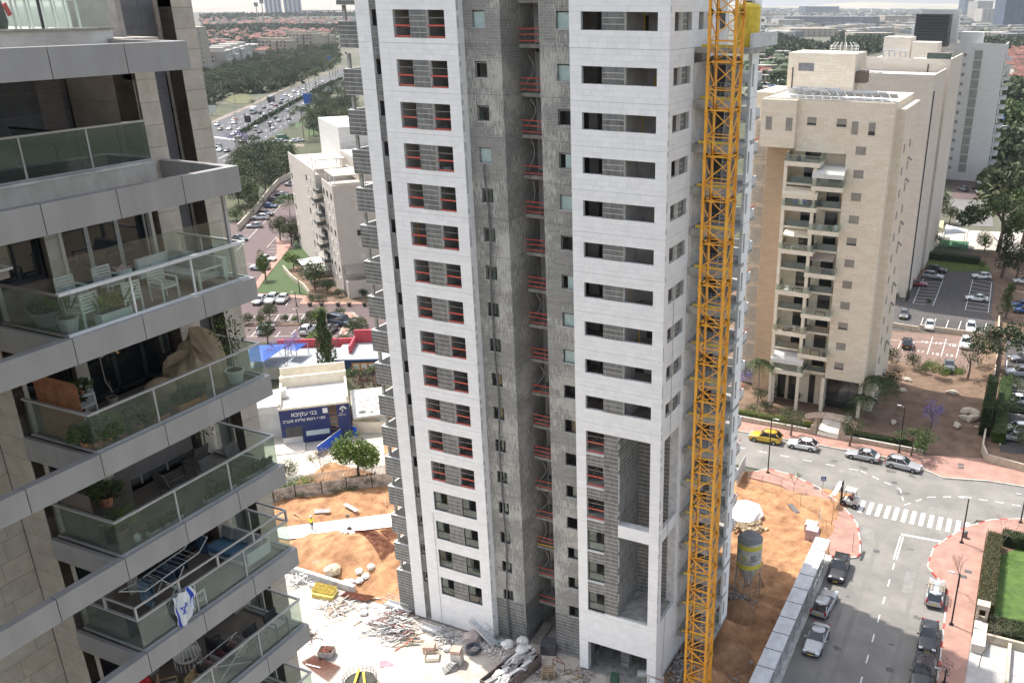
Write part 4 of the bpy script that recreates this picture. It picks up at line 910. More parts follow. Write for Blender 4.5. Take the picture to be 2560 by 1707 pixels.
def fW(x,y):
    e=min(1,max(0,(y-(.6+.02*(x+35)))*.8)); s=(x+50)*.0; 
    d=(-(x+49.5)*.63+(y-7.3)*.777) # signed distance from the strip's south edge
    strip=1 if 0<d<2.9 else 0
    h=.25+1.9*math.exp(-((x+36)**2/30+(y-6.5)**2/10))+1.3*math.exp(-((x+42)**2/20+(y-5)**2/10))+.35*pnoise(Vector((x*.45,y*.45,0)))+.18*pnoise(Vector((x*1.5,y*1.5,5)))
    h=h*e*(min(1,d/1.2) if d>0 else min(1,(-2.9-d)/1.5) if d<-2.9 else 0)
    return -.01+max(0,h)
terrain('soil_ground',-56,-26.2,-.2,22,.3,fW,ORS)
sh('site_yard',[(-56,-40),(0,-40),(9,-40),(9,-9),(.3,-6),(.3,3),(-8,9),(-26,9),(-26.1,.2),(-34,.3),(-56,2.6)],.005,DUS)
sh('concrete_strip',[(-52.5,4.9),(-47.7,5.4),(-38.7,12.4),(-30,19.6),(-32,21.5),(-40.6,14.8),(-49.8,7.4),(-55,3.4)],.12,CSL)
# ---- kerbs and pavements
def pave(nm,poly,z,m,kline=None,red=False,w=.16,step=1.0):
    q=MB().prism([(p[0],p[1]) for p in poly],-.03,z); o=q.build(nm,m); o['kind']='structure'; OFF[o.name]=Vector()
    if kline:
        acc=0; k=0
        for a,b in zip(kline,kline[1:]):
            L=math.hypot(b[0]-a[0],b[1]-a[1]); n=max(1,round(L/step)); rz=math.atan2(b[1]-a[1],b[0]-a[0])
            for i in range(n):
                t=(i+.5)/n; piece('kerb_stone',o,(a[0]+(b[0]-a[0])*t,a[1]+(b[1]-a[1])*t,z/2+.005),(L/n-.02,w,z+.03),(KRD if (k%3==0) else KER) if red else KER,rz=rz); k+=1
    return o
tri=[(-4.3,42.5),(-2.3,44.8),(.6,44.6),(4.9,42.7),(7.4,40.6),(9.4,38.4),(11.1,36.0),(12.1,32.5),(12.6,29.8),(12.4,28.9),(11.6,28.4),(9.8,28.0)]
pave('pavement',tri+[(8.6,30),(7.4,34),(5.0,38.2),(.5,41.2),(-4,41.5)],.13,RBR,tri,True)
pave('pavement',[(9.8,28.0),(9.8,-60),(8.2,-60),(8.2,28.2)],.12,CNL,[(9.86,27.6),(9.86,-30)])
fk=[(-45,54.1),(-9.7,54.1),(2,54.5),(10.9,54.7),(15.6,54.5),(17.2,53.0),(19.2,52.0),(24.5,53.5),(29,53.9),(45,54)]
pave('pavement',fk+[(45,60),(24.6,60.2),(16.5,57.6),(-45,57.4)],.13,RBR,fk[1:])
rk=[(22.9,-40),(22.9,11.9),(22.7,17.8),(22.3,26.8),(19.8,30.3),(20.0,34.4),(21.2,37.2),(22.9,40.5),(25.6,43.6),(30,45.9),(42,46)]
pave('pavement',rk+[(42,43.5),(31.5,43.4),(27.5,40.5),(25.9,38),(25.2,35.5),(25.2,-40)],.13,RBR,rk,True)
# painted road lines
def line(pts,w,z=-.014,dash=None,nm='road_marking'):
    out=[]
    for a,b in zip(pts,pts[1:]):
        L=math.hypot(b[0]-a[0],b[1]-a[1]); ux_,uy_=(b[0]-a[0])/L,(b[1]-a[1])/L; t=0
        while t<L:
            e=min(L,t+(dash[0] if dash else L)); out.append([(a[0]+ux_*s-uy_*w/2*q,a[1]+uy_*s+ux_*w/2*q) for s,q in ((t,1),(e,1),(e,-1),(t,-1))]); t=e+(dash[1] if dash else 1e9)
    return out
def paint(nm,quads,z=-.014,m=WHP,par=None):
    for q in quads:
        a=sum(q[i][0]*q[(i+1)%4][1]-q[(i+1)%4][0]*q[i][1] for i in range(4)); q=q if a>0 else q[::-1]
        o=MB().add([(p[0],p[1],z) for p in q],[(0,1,2,3)]).build(nm,m,par); o['kind']='structure'
paint('crossing_stripe',[[(x,y),(x+.5,y),(x+.5,y+3.1),(x,y+3.1)] for x,y in [(10.6+i*1.02,38.85) for i in range(13)]])
paint('lane_line',line([(16.2,35.6),(16.2,30.4)],.14)+line([(16.5,35.6),(16.5,30.4)],.14)+line([(16.2,36.0),(21.5,36.4)],.32)+line([(16.4,29.6),(16.8,-30)],.13,dash=(1.3,2.0)))
paint('lane_line',line([(-40,49.4),(-8,49.4),(9,49.6)],.12,dash=(1.2,1.9))+line([(9,49.6),(14.5,46.8),(15.6,43)],.12,dash=(1,.9))+line([(15.6,43),(18,46.2),(22,48.2),(32,49)],.12,dash=(1,.9)))
def disc(nm,x,y,r,m,z=-.012):
    o=MB().add([(x+r*math.cos(i*.3927),y+r*math.sin(i*.3927),z) for i in range(16)],[tuple(range(16))]).build(nm,m)
    return o
for x0s,y0s,x1s,y1s,w_ in ((14.0,34,14.2,-20,.5),(12.6,30,13.0,-20,.4),(18.9,31,19.2,-20,.45)): sh('tyre_wear',[(x0s-w_/2,y0s),(x0s+w_/2,y0s),(x1s+w_/2,y1s),(x1s-w_/2,y1s)],-.0165,mat('tyre_worn_asphalt',(.205,.193,.176),.9,.12,.5,.2,col2=(.175,.167,.155),bscale=30))
random.seed(4)
for cx,cy,r_ in ((13.6,12.8,.55),(12.9,21.4,.3),(18.2,15.5,.35),(9.2,50.6,.8),(5.2,50.8,.6),(12.6,51.2,.9),(15.4,50.9,.7),(20.0,20.8,.5),(14.9,45.9,.9),(17.6,33.2,.4)): sh('road_stain',[(cx+r_*math.cos(i*.628)*random.uniform(.5,1.2),cy+r_*.7*math.sin(i*.628)*random.uniform(.5,1.2)) for i in range(10)],-.0155,mat('oil_stain',(.13,.12,.11),.8,.2,3))
for cx,cy,w_,l_ in ((11.8,33.4,1.6,2.4),(18.4,42.4,2.2,1.4),(6.4,48.0,3.0,1.1),(17.9,24.6,1.0,4.2)): sh('road_patch',[(cx,cy),(cx+w_,cy+.1),(cx+w_-.1,cy+l_),(cx-.05,cy+l_-.1)],-.016,mat('patch_asphalt',(.23,.22,.205),.9,.1,1,.2,bscale=40))
MAN=mat('manhole_iron',(.10,.095,.09),.6,.2,5)
for x,y,l in ((14.2,31.2,'round manhole cover in the road near the white double line'),(18.7,11.8,'round manhole cover in the shaded road at the bottom'),(13.6,48.2,'round manhole cover in the road junction')): tag(disc('manhole_cover',x,y,.38,MAN),l,'manhole')
for x,y,z,l in ((4.4,42.0,.134,'square utility cover in the pink pavement by the sign'),(23.6,30.8,.134,'square utility cover in the right pavement, upper one'),(23.2,29.6,.134,'square utility cover in the right pavement, lower one'),(20.6,56.4,.134,'dark utility cover in the far pavement, rear one'),(20.7,55.5,.134,'dark utility cover in the far pavement, front one')): tag(MB().box(x,y,z-.003,x+.75,y+.6,z+.01).build('utility_cover',MAN),l,'utility cover')
tag(MB().box(12.75,28.6,-.02,13.1,30.6,-.004).build('drain_grate',DST),'dark drain grate along the kerb at the pavement tip','drain')
# ---- covered walkway of corrugated roof sheets along the site
WK_=thing('covered_walkway','long narrow walkway roof of pale corrugated sheets along the site fence','walkway',(8.7,10,0))
RS=mat('zinc_roof_sheet',(.62,.63,.63),.45,.08,1,rnd=.06)
y=27.2; x0_,x1_=8.0,9.6; k=0
while y>-30:
    L=2.55; b=MB(); n=8
    for i in range(n):
        b.box(x0_+(x1_-x0_)*i/n,y-L+.03,2.58+(.0 if i%2 else .02),x0_+(x1_-x0_)*(i+1)/n-.0,y,2.62+(.0 if i%2 else .02))
    b.build('roof_sheet',RS,WK_); MB().box(x0_-.03,y-.02,2.625,x1_+.03,y+.03,2.66).build('roof_joint',DST,WK_)
    for x in (x0_+.05,x1_-.05): MB().box(x-.03,y-.05,.1,x+.03,y,2.57).build('post',STL,WK_)
    MB().box(x0_-.02,y-L,.2,x0_+.0,y-.05,2.5).build('fence_sheet',mat('zinc_fence',(.5,.51,.5),.5,.1,1),WK_)
    MB().tube([(x1_-.05,y,.3),(x1_-.05,y-L,2.5)],.02,4).tube([(x1_-.05,y,1.1),(x1_-.05,y-L,1.1)],.02,4).build('brace',STL,WK_)
    y-=L
# ---- site fence of concrete boards behind the strip
SF=thing('hoarding_fence','long pale timber hoarding with dark posts behind the orange soil','fence',(-50,15,0))
fpts=[(-56.5,8.6),(-54.9,10.9),(-53.4,13.0),(-51.0,15.0),(-48.8,17.0),(-46.5,19.0),(-44,21),(-38,26)]
WDG=mat('weathered_board',(.40,.37,.33),.9,.25,1.5,.2,rnd=.2)
for a,b in zip(fpts,fpts[1:]):
    rz=math.atan2(b[1]-a[1],b[0]-a[0]); L=math.hypot(b[0]-a[0],b[1]-a[1])
    for i in range(4): piece('board',SF,((a[0]+b[0])/2,(a[1]+b[1])/2,.35+i*.44),(L-.06,.04,.42),WDG,rz=rz,ry=random.uniform(-.008,.008))
    piece('post',SF,(a[0],a[1],1.0),(.1,.12,2.15),DST)
# retaining kerb wall at the foot of the soil
cw=thing('concrete_kerb_wall','low cast concrete wall between the white yard and the orange soil','wall',(-39,.8,0)); MB().box(-43.9,.55,-.02,-34.2,1.0,.75).build('wall_body',CNL,cw)
# ---- site clutter
def rod(b,p,q,r=.03,n=4): b.tube([p,q],r,n)
def gp3(pt,z=0): a=gp(pt[0],pt[1],z); return (a[0],a[1],z)
s7=zo(680,1240,3.358); r3=zo(900,1100,2.583); d4=zo(1800,1000,3.095); d5=zo(1760,1300,2.94)
def pile(nm,label,cat,pt,n,L,spread,mats,h=.5,r=(.02,.05),flat=False,z=0):
    c=gp(pt[0],pt[1],z); t=thing(nm,label,cat,(c[0],c[1],z)); bs=[MB() for _ in mats]
    for i in range(n):
        a=random.gauss(.6,.5) if not flat else random.uniform(0,3.14); x=c[0]+random.gauss(0,spread); y=c[1]+random.gauss(0,spread*.7); l=L*random.uniform(.4,1); zz=z+random.uniform(.03,h)*math.exp(-((x-c[0])**2+(y-c[1])**2)/(spread*spread*2))
        dz=random.uniform(-.15,.15); b=bs[i%len(mats)]
        if random.random()<.5: b.obox((x,y,zz),(l,random.uniform(.04,.16),random.uniform(.02,.08)),a,random.uniform(-.3,.3),dz*.4)
        else: rod(b,(x-l/2*math.cos(a),y-l/2*math.sin(a),max(z+.03,zz-dz)),(x+l/2*math.cos(a),y+l/2*math.sin(a),zz+dz+.05),random.uniform(*r))
    for b,m in zip(bs,mats):
        if b.v: stuff(b.build('debris',m,t))
    return t
GRY=mat('grey_scrap',(.42,.41,.40),.8,.2,3,rnd=.3); WSC=mat('white_scrap',(.74,.73,.70),.8,.08,3,rnd=.1); PNK=mat('rust_pink_scrap',(.30,.17,.15),.8,.3,3,rnd=.3); WSD=mat('scrap_wood',(.42,.32,.21),.85,.2,3,rnd=.25); RST=mat('rust_steel',(.26,.10,.06),.85,.3,3,rnd=.2)
CHP=mat('grey_rubble',(.33,.32,.30),.9,.2,2,rnd=.35)
pile('scrap_heap','big tangled heap of grey and rusty props and rods left of the tower foot','scrap',s7(1010,1110),230,1.6,1.35,[GRY,PNK,GRY,WSC],.9)
pile('scrap_heap','heap of white bags and metal offcuts at the left corner of the tower','scrap',s7(1060,1000),120,.9,1.1,[WSC,GRY,PNK],.7)
pile('plank_scatter','scattered planks and battens in front of the concrete kerb wall','scrap',s7(560,930),60,2.4,1.3,[WSD,WSC,GRY],.35,flat=True)
pile('mixed_scrap','grey frames and rods thrown over the kerb wall at the left','scrap',s7(270,700),70,2.2,1.2,[GRY,STL,WSC],.6,flat=True)
pile('mixed_scrap','small grey scrap between the wooden boxes and the leaning platform','scrap',s7(1450,1180),90,.9,1.0,[GRY,CHP,WSC],.5,flat=True)
pile('mixed_scrap','dark poles and battens beside the pink beam','scrap',s7(1150,1225),14,3.2,.5,[mat('green_black_pole',(.07,.08,.06),.6),WSD],.15)
pile('mixed_scrap','dark rags and scrap half hidden by the terraces','scrap',s7(300,1170),40,.8,.5,[mat('black_scrap',(.06,.055,.05),.8),PNK],.5)
pile('mixed_scrap','broken boards and scraps by the tower right leg, bottom centre','scrap',r3(1420,1520),70,.9,.9,[GRY,WSD,CHP],.3,flat=True)
def boxy(nm,label,cat,pt,sz,m,rz=0,z=0,part='body',extra=None):
    c=gp(pt[0],pt[1],z+sz[2]/2); t=thing(nm,label,cat,(c[0],c[1],z)); MB().obox((c[0],c[1],z+sz[2]/2),sz,rz).build(part,m,t,bevel=.02)
    if extra: extra(t,c)
    return t
CRT=mat('crate_wood',(.40,.33,.24),.85,.2,3,rnd=.15)
def crate(label,pt,sz,rz,fill=None,m=CRT):
    c=gp(pt[0],pt[1],sz[2]/2); t=thing('crate',label,'crate',(c[0],c[1],0)); R_=Matrix.Rotation(rz,3,'Z')
    for i in range(4):
        z=.12+i*(sz[2]-.1)/4
        for sx,sy,dx,dy in ((sz[0],.03,0,sz[1]/2),(sz[0],.03,0,-sz[1]/2),(.03,sz[1],sz[0]/2,0),(.03,sz[1],-sz[0]/2,0)):
            p=R_@Vector((dx,dy,0)); piece('board',t,(c[0]+p.x,c[1]+p.y,z+.05),(sx,sy,(sz[2]-.1)/4-.03),m,rz=rz)
    piece('base_board',t,(c[0],c[1],.06),(sz[0],sz[1],.08),m,rz=rz)
    if fill:
        b=MB()
        for i in range(60): a=random.uniform(0,6.28); b.obox((c[0]+random.uniform(-.4,.4)*sz[0],c[1]+random.uniform(-.4,.4)*sz[1],sz[2]*random.uniform(.7,1.05)),(.35,.05,.05),a,random.uniform(-.5,.5))
        stuff(b.build('contents',fill,t))
    return t
crate('open grey crate full of steel clamps standing alone in the white yard',s7(458,1310),(1.35,1.0,.8),.35,RST,mat('grey_crate',(.38,.36,.33),.85,.2,3,rnd=.15))
crate('low pallet box with red printed panels in the yard',s7(1345,1345),(1.3,1.0,.35),.5,None,mat('cream_board',(.6,.52,.42),.8,.1,3)); 
for (pt,sz,rz,l,m) in ((s7(1320,1270),(1.1,.9,.75),.4,'pinkish wrapped carton beside the dark poles',mat('pink_carton',(.6,.40,.32),.8,.15,3)),(s7(1553,1350),(1.0,1.0,1.25),.3,'tall white stack topped with a pink carton, casting a shadow',mat('white_carton',(.62,.58,.52),.8,.15,2,rnd=.1))):
    boxy('carton_stack',l,'carton',pt,sz,m,rz)
c_=gp(*s7(1545,1290),1.45); boxy('carton','pink carton with red marks lying on the tall white stack','carton',s7(1545,1290),(.95,.9,.35),mat('pink_carton',(.6,.40,.32)),.3,z=1.25)
for i,(dx,l) in enumerate(((0,'grey stepped slabs dumped by the tall white stack'),)):
    c=gp(*s7(1490,1455)); t=thing('slab_pile',l,'slabs',(c[0],c[1],0))
    for k in range(5): piece('slab',t,(c[0]+k*.06,c[1]+k*.12,.08+k*.12),(1.2-k*.16,1.0-k*.12,.1),CHP,rz=.9+k*.08)
def bags(label,pts,nm='bulk_bag',r=.38,m=None,cat='bag'):
    for i,p in enumerate(pts):
        c=gp(*p[:2],.2); z=fW(*c)-.05 if c[0]<-26 and c[1]>.3 else 0
        b=MB(); random.seed(i*7+len(label)); n=12; rings=[]
        for s,zz in ((.8,0),(1.1,.12),(1.12,.4),(.95,.6),(.6,.74),(.15,.8)): rings.append([(r*s*math.cos(k*6.283/n)*random.uniform(.75,1.2),r*s*math.sin(k*6.283/n)*random.uniform(.75,1.2),zz*r*1.5+random.uniform(-.06,.06)*r) for k in range(n)])
        b.loft(rings); o=b.build(nm,m or WSC); o.location=(c[0],c[1],z); tag(o,p[2],cat)
bags('w',[(*s7(620,735),'white bag at the left end of the bags on the orange soil'),(*s7(665,735),'white bag second from the left on the orange soil'),(*s7(735,735),'big white bag in the middle of the row on the orange soil'),(*s7(740,675),'white bag behind the middle of the row on the soil'),(*s7(790,705),'white bag right of the middle of the row on the soil'),(*s7(840,660),'white bag alone at the right end of the row on the soil'),(*s7(625,440),'long white bag near the top of the soil heap'),(*s7(675,425),'white bundle beside the long bag on the soil heap'),(*s7(770,925),'white bag in the yard by the left tower corner, upper one'),(*s7(770,975),'white bag in the yard by the left tower corner, middle one'),(*s7(815,1040),'white bag in the yard left of the tangled heap'),(*s7(1470,1275),'white bag between the pink carton and the white stack')])
bags('g',[(*s7(1685,1190),'big pinkish grey bag leaning under the tilted platform')],r=.75,m=mat('pink_grey_bag',(.50,.42,.38),.9,.12,3))
bags('t',[(*s7(515,670),'crumpled tan tarpaulin bundle at the foot of the soil')],r=.75,m=mat('tan_tarp',(.55,.45,.33),.9,.15,3),nm='tarpaulin',cat='tarpaulin')
def strip(nm,label,cat,p,q,w,h,m,z=0,z2=None,par=None):
    a=gp(*p,z); b=gp(*q,z2 if z2 is not None else z); L=math.hypot(b[0]-a[0],b[1]-a[1]); za,zb=z+h/2,(z2 if z2 is not None else z)+h/2
    o=MB().obox((0,0,0),(math.hypot(L,zb-za),w,h)).build(nm,m,par); o.location=((a[0]+b[0])/2,(a[1]+b[1])/2,(za+zb)/2); o.rotation_euler=(0,-math.atan2(zb-za,L),math.atan2(b[1]-a[1],b[0]-a[0]))
    if cat: tag(o,label,cat)
    return o
PKR=mat('faded_red_beam',(.60,.16,.13),.7,.15,3)
strip('beam','faded red beam lying in the white yard','beam',s7(1030,1300),s7(1190,1195),.12,.1,PKR)
strip('grey_panel','flat grey sheet lying on the rear orange soil','panel',s7(352,130),s7(487,120),.9,.04,GRY,z=.5)
strip('grey_panel','long grey sheet leaning on the rear orange soil','panel',s7(610,65),s7(715,125),.55,.05,GRY,z=.6)
strip('timber','single pale batten stuck in the rear orange soil','batten',s7(940,15),s7(960,78),.12,.06,WSD,z=.5)
strip('pallet','timber pallet leaning against the soil heap','pallet',s7(360,635),s7(385,545),1.0,.12,WSD,z=.2,z2=.9)
for i,(p,q,l) in enumerate(((s7(230,555),s7(290,620),'long batten leaning left of the timber pallet'),(s7(180,140),s7(240,170),'pair of battens on the rear soil, upper one'),(s7(610,380),s7(700,395),'batten beside the rebar mat'),(s7(640,345),s7(760,350),'batten at the top edge of the rebar mat'),(s7(285,1410),s7(405,1440),'white batten on the rusty mesh at the bottom left'),(s7(560,820),s7(910,860),'long white tube in front of the yellow bundle'))): strip('batten',l,'batten',p,q,.12,.06,WSC if 'white' in l else WSD,z=.35 if i<4 else .1)
# rebar mats
def mesh_mat(label,pts4,m,n1,n2,z=.05,r=.02,fz=None):
    P=[gp(*p) for p in pts4]; t=thing('rebar_mat',label,'mesh',(P[0][0],P[0][1],z)); b=MB()
    f=fz or (lambda x,y:z)
    def L(a,c,u): return (a[0]+(c[0]-a[0])*u,a[1]+(c[1]-a[1])*u)
    for i in range(n1+1):
        a,c=L(P[0],P[1],i/n1),L(P[3],P[2],i/n1); b.tube([(*L(a,c,k/4),f(*L(a,c,k/4))+.03) for k in range(5)],r,3)
    for i in range(n2+1):
        a,c=L(P[0],P[3],i/n2),L(P[1],P[2],i/n2); b.tube([(*L(a,c,k/4),f(*L(a,c,k/4))+.05) for k in range(5)],r,3)
    stuff(b.build('bars',m,t)); return t
mesh_mat('large rust brown rebar mat draped over the orange soil heap',(s7(680,360),s7(840,310),s7(1060,560),s7(930,640)),RST,34,44,fz=lambda x,y:fW(x,y)+.12)
mesh_mat('second rusty rebar mat behind the first, by the tower',(s7(910,330),s7(1000,270),s7(1100,420),s7(990,470)),RST,18,22,fz=lambda x,y:fW(x,y)+.1)
mesh_mat('rusty red mesh mats lying in the yard at the bottom left',(s7(250,1400),s7(360,1340),s7(580,1440),s7(470,1560)),RST,24,24,z=.1)
mesh_mat('pile of yellow mesh panels by the kerb wall',(s7(335,830),s7(380,755),s7(555,795),s7(510,865)),mat('yellow_mesh',(.5,.38,.08),.8,.2,3),30,14,z=.5,r=.035)
MB_=thing('mesh_stack_block','yellow stained foam block under the mesh panels','block',(-40,0,0)); 
_p=[gp(*q) for q in (s7(335,850),s7(380,775),s7(555,815),s7(510,885))]; MB().prism(_p,0,.45).build('body',mat('yellow_foam',(.55,.43,.12),.9,.2,3),MB_)
mesh_mat('dark rusty grille panels beside the yellow mesh pile',(s7(570,860),s7(630,820),s7(870,860),s7(800,900)),RST,26,12,z=.3,r=.03)
sk=[(s7(780+15*math.cos(i),90)) for i in range(1)]
# starter bars along the strip
b=MB(); random.seed(3)
for i in range(90):
    t=i/90; 
    for (a,c) in (((-49.8,7.5),(-33,20.8)),((-47.5,5.5),(-31,18.3))): x=a[0]+(c[0]-a[0])*t; y=a[1]+(c[1]-a[1])*t; b.tube([(x,y,0),(x,y,.9)],.014,3)
stuff(b.build('starter_bars',RST),'rows of rusty starter bars standing along both edges of the white strip','rebar')
pump=thing('concrete_vibrator','small grey machine with upright tube on the white concrete strip','machine',(*gp(*s7(650,290)),.12)); p=gp(*s7(650,290)); MB().tube([(p[0],p[1],.12),(p[0],p[1],1.9)],.04,5).build('tube',GRY,pump); MB().lathe((p[0],p[1],.12),[(.25,0),(.3,.2),(.2,.35)],12).build('base',DST,pump); MB().obox((p[0],p[1],2.0),(.4,.2,.2)).build('head',DST,pump)
# gondola platforms, leaning and standing
def gondola(label,p,q,z1,z2,w=.75,name='work_platform'):
    a=gp(*p,z1); b=gp(*q,z2); A=Vector((*a,z1)); B=Vector((*b,z2)); d=(B-A); L=d.length; d.normalize(); s=d.cross(Vector((0,0,1))).normalized(); u=s.cross(d)
    t=thing(name,label,'work platform',tuple(A)); off=OFF[t.name]
    def P(x,y,z): return A+d*x+s*y+u*z
    b=MB(); 
    def bx(x0,x1,y0,y1,z0,z1): b.add([P(x0,y0,z0),P(x1,y0,z0),P(x1,y1,z0),P(x0,y1,z0),P(x0,y0,z1),P(x1,y0,z1),P(x1,y1,z1),P(x0,y1,z1)],[(0,3,2,1),(4,5,6,7),(0,1,5,4),(1,2,6,5),(2,3,7,6),(3,0,4,7)])
    bx(0,L,0,w,0,.06); bx(0,L,0,.03,.06,.3); bx(0,L,w-.03,w,.06,.3); b.build('deck',RS,t)
    b=MB()
    for y in (0,w):
        b.tube([P(0,y,1.0),P(L,y,1.0)],.025,4); b.tube([P(0,y,.6),P(L,y,.6)],.02,4)
        for k in range(6): b.tube([P(L*k/5,y,.1),P(L*k/5,y,1.0)],.02,4)
    b.build('guard_rail',STL,t); return t
gondola('silver suspended platform lying along the foot of the white wall',s7(1290,1080),s7(1530,1160),.1,.1)
gondola('silver suspended platform tipped up against the white corner',s7(1850,1270),s7(1650,1060),.1,1.7,.7)
gondola('standing suspended platform with motors at the left tower corner',s7(975,880),s7(1190,950),.3,.3)
# rubble heaps
def rubble(label,c,rx,ry,n,m,s=(.08,.3),z=0,h=.4,nm='rubble_heap',cat='rubble',fz=None):
    t=thing(nm,label,cat,(c[0],c[1],z)); b=MB()
    for i in range(n):
        x=c[0]+random.gauss(0,rx/2); y=c[1]+random.gauss(0,ry/2); q=random.uniform(*s); zz=(fz(x,y) if fz else z)+random.uniform(0,h)*math.exp(-((x-c[0])/rx)**2-((y-c[1])/ry)**2)
        b.obox((x,y,zz+q*.2),(q,q*random.uniform(.5,1),q*random.uniform(.3,.7)),random.uniform(0,3),random.uniform(-.6,.6),random.uniform(-.6,.6))
    stuff(b.build('rubble',m,t)); return t
rubble('grey rubble strewn along the right side of the tower foot',(1.3,4.0),1.1,4.2,500,CHP,h=.5,fz=fE)
rubble('grey rubble round the crane foot',(1.4,-1.8),1.4,2.0,260,CHP,h=.3)
rubble('broken concrete around the silo legs',(2.6,14.5),1.6,2.6,260,CHP,h=.5,fz=fE)
rubble('broken slabs and blocks between the two brown mounds',(5.0,6.0),1.4,1.2,60,CHP,s=(.2,.6),h=.2,fz=fE)
rubble('grey lumps scattered on the east side soil',(6.4,3.5),1.2,3.5,160,CHP,s=(.05,.2),h=.1,fz=fE)
rubble('white chips and grit at the foot of the tower front',(-15,-1.4),6.0,.9,420,WSC,s=(.04,.18),h=.2)
rubble('loose grit and grey chips in the shaded yard',(-9,-2.6),4.5,1.4,300,CHP,s=(.04,.16),h=.1)
for k,(pt,r_,h_,l) in enumerate(((d5(255,680),2.6,1.7,'smooth brown sand mound beside the silo legs'),(d5(165,1010),2.7,1.9,'larger brown sand mound near the crane foot, bottom'))):
    c=gp(*pt,.7); b=MB(); n=28; b.loft([[(r_*s*math.cos(i*6.283/n)*(1+.12*pnoise(Vector((math.cos(i*6.283/n),math.sin(i*6.283/n),s*3+k)))),r_*s*math.sin(i*6.283/n),h_*z+.2+.05*random.random()) for i in range(n)] for s,z in ((1.05,-.1),(.92,.1),(.7,.42),(.45,.75),(.2,.96),(.03,1))]); o=b.build('sand_mound',mat('brown_sand',(.30,.165,.085),.95,.15,1.5,.8,bscale=6),smooth=True); o.location=(c[0],c[1],0); tag(o,l,'sand heap')
# coil, rag bundle, pink net
q=MB()
for i in range(16): r=.55+.2*random.random(); q.tube([(r*math.cos(t*.45)+random.uniform(-.05,.05),r*math.sin(t*.45),.05+i*.025) for t in range(15)],.03,4)
o=q.build('hose_coil',mat('grey_hose',(.14,.15,.17),.6)); c=gp(*s7(1690,1295)); o.location=(*c,0); tag(o,'coil of dark grey hose on the ground by the pinkish bag','hose')
c=gp(*s7(960,1405)); q=MB()
for i in range(26): q.obox((c[0]+random.gauss(0,.35),c[1]+random.gauss(0,.18),.05),(.45,.12,.03),random.uniform(-.5,1),.2,.2)
tag(stuff(q.build('pink_net',mat('pink_plastic',(.75,.28,.33),.7,.1,3))),'crumpled pink plastic net lying in the white yard','net')
c=gp(*s7(1930,1240)); q=MB()
for i in range(40): q.obox((c[0]+random.gauss(0,.6),c[1]+random.gauss(0,.25),.08+random.random()*.15),(.5,.3,.02),random.uniform(0,3),random.uniform(-.5,.5),random.uniform(-.5,.5))
tag(stuff(q.build('plastic_sheet',mat('grey_green_plastic',(.45,.52,.50),.5,.1,3))),'rumpled grey green plastic sheet at the white corner','sheet')
# skip with waste
c=gp(*r3(1010,1470),.5); SK=thing('waste_skip','long open steel skip heaped with white bags and boards at the bottom','skip',(c[0],c[1],0))
RZ=math.radians(78); b=MB()
def sb(x0,x1,y0,y1,z0,z1,m=None):
    pts=[Vector(p) for p in [(x0,y0,z0),(x1,y0,z0),(x1,y1,z0),(x0,y1,z0),(x0,y0,z1),(x1,y0,z1),(x1,y1,z1),(x0,y1,z1)]]; R_=Matrix.Rotation(RZ,3,'Z'); b.add([Vector((c[0],c[1]-.9,0))+R_@p for p in pts],[(0,3,2,1),(4,5,6,7),(0,1,5,4),(1,2,6,5),(2,3,7,6),(3,0,4,7)])
sb(-2.8,2.8,-1.1,1.1,.1,.2); sb(-2.8,2.8,-1.15,-1.09,.1,1.3); sb(-2.8,2.8,1.09,1.15,.1,1.3); sb(-2.86,-2.8,-1.15,1.15,.1,1.3); sb(2.8,2.86,-1.15,1.15,.1,1.3); b.build('shell',mat('skip_rust_grey',(.16,.12,.11),.8,.25,3),SK)
b=MB(); b2=MB()
for i in range(90):
    p=Matrix.Rotation(RZ,3,'Z')@Vector((random.uniform(-2.6,2.6),random.uniform(-.95,.95),0)); (b if i%2 else b2).obox((c[0]+p.x,c[1]-.9+p.y,random.uniform(.7,1.35)),(random.uniform(.4,1.9),random.uniform(.15,.5),.05),random.uniform(1.0,1.8),random.uniform(-.3,.3),random.uniform(-.2,.2))
stuff(b.build('waste',WSC,SK)); stuff(b2.build('waste',GRY,SK))
bags('s',[(*r3(955,1385),'white rubbish bag at the rear left of the waste skip'),(*r3(1050,1362),'white rubbish bag at the rear right of the waste skip'),(*r3(1045,1420),'white rubbish bag in the middle of the waste skip')],nm='rubbish_bag',r=.5)
for o in [o for o in COL.objects if o.name.startswith('rubbish_bag')]: o.location.z=1.2
def pallets(label,pt,n,rz):
    c=gp(*pt,.4); t=thing('pallet_stack',label,'pallets',(c[0],c[1],0))
    for k in range(n):
        z=k*.16
        for i in range(5): 
            p=Matrix.Rotation(rz,3,'Z')@Vector((0,-.5+i*.25,0)); piece('slat',t,(c[0]+p.x,c[1]+p.y,z+.14),(1.2,.1,.025),WSD,rz=rz+random.uniform(-.02,.02))
        for i in range(3):
            p=Matrix.Rotation(rz,3,'Z')@Vector((-.55+i*.55,0,0)); piece('bearer',t,(c[0]+p.x,c[1]+p.y,z+.07),(.1,1.1,.1),WSD,rz=rz)
pallets('stack of worn timber pallets at the bottom centre',r3(1215,1500),5,.5)
pallets('single worn pallet lying alone on the brown soil',d5(475,745),1,1.0)
pallets('broken pallets beside the white rubble sheet',d4(240,1050),3,.7)
pallets('pale pallet lying on the sunny sand by the white sheet',d4(340,1035),1,.3)
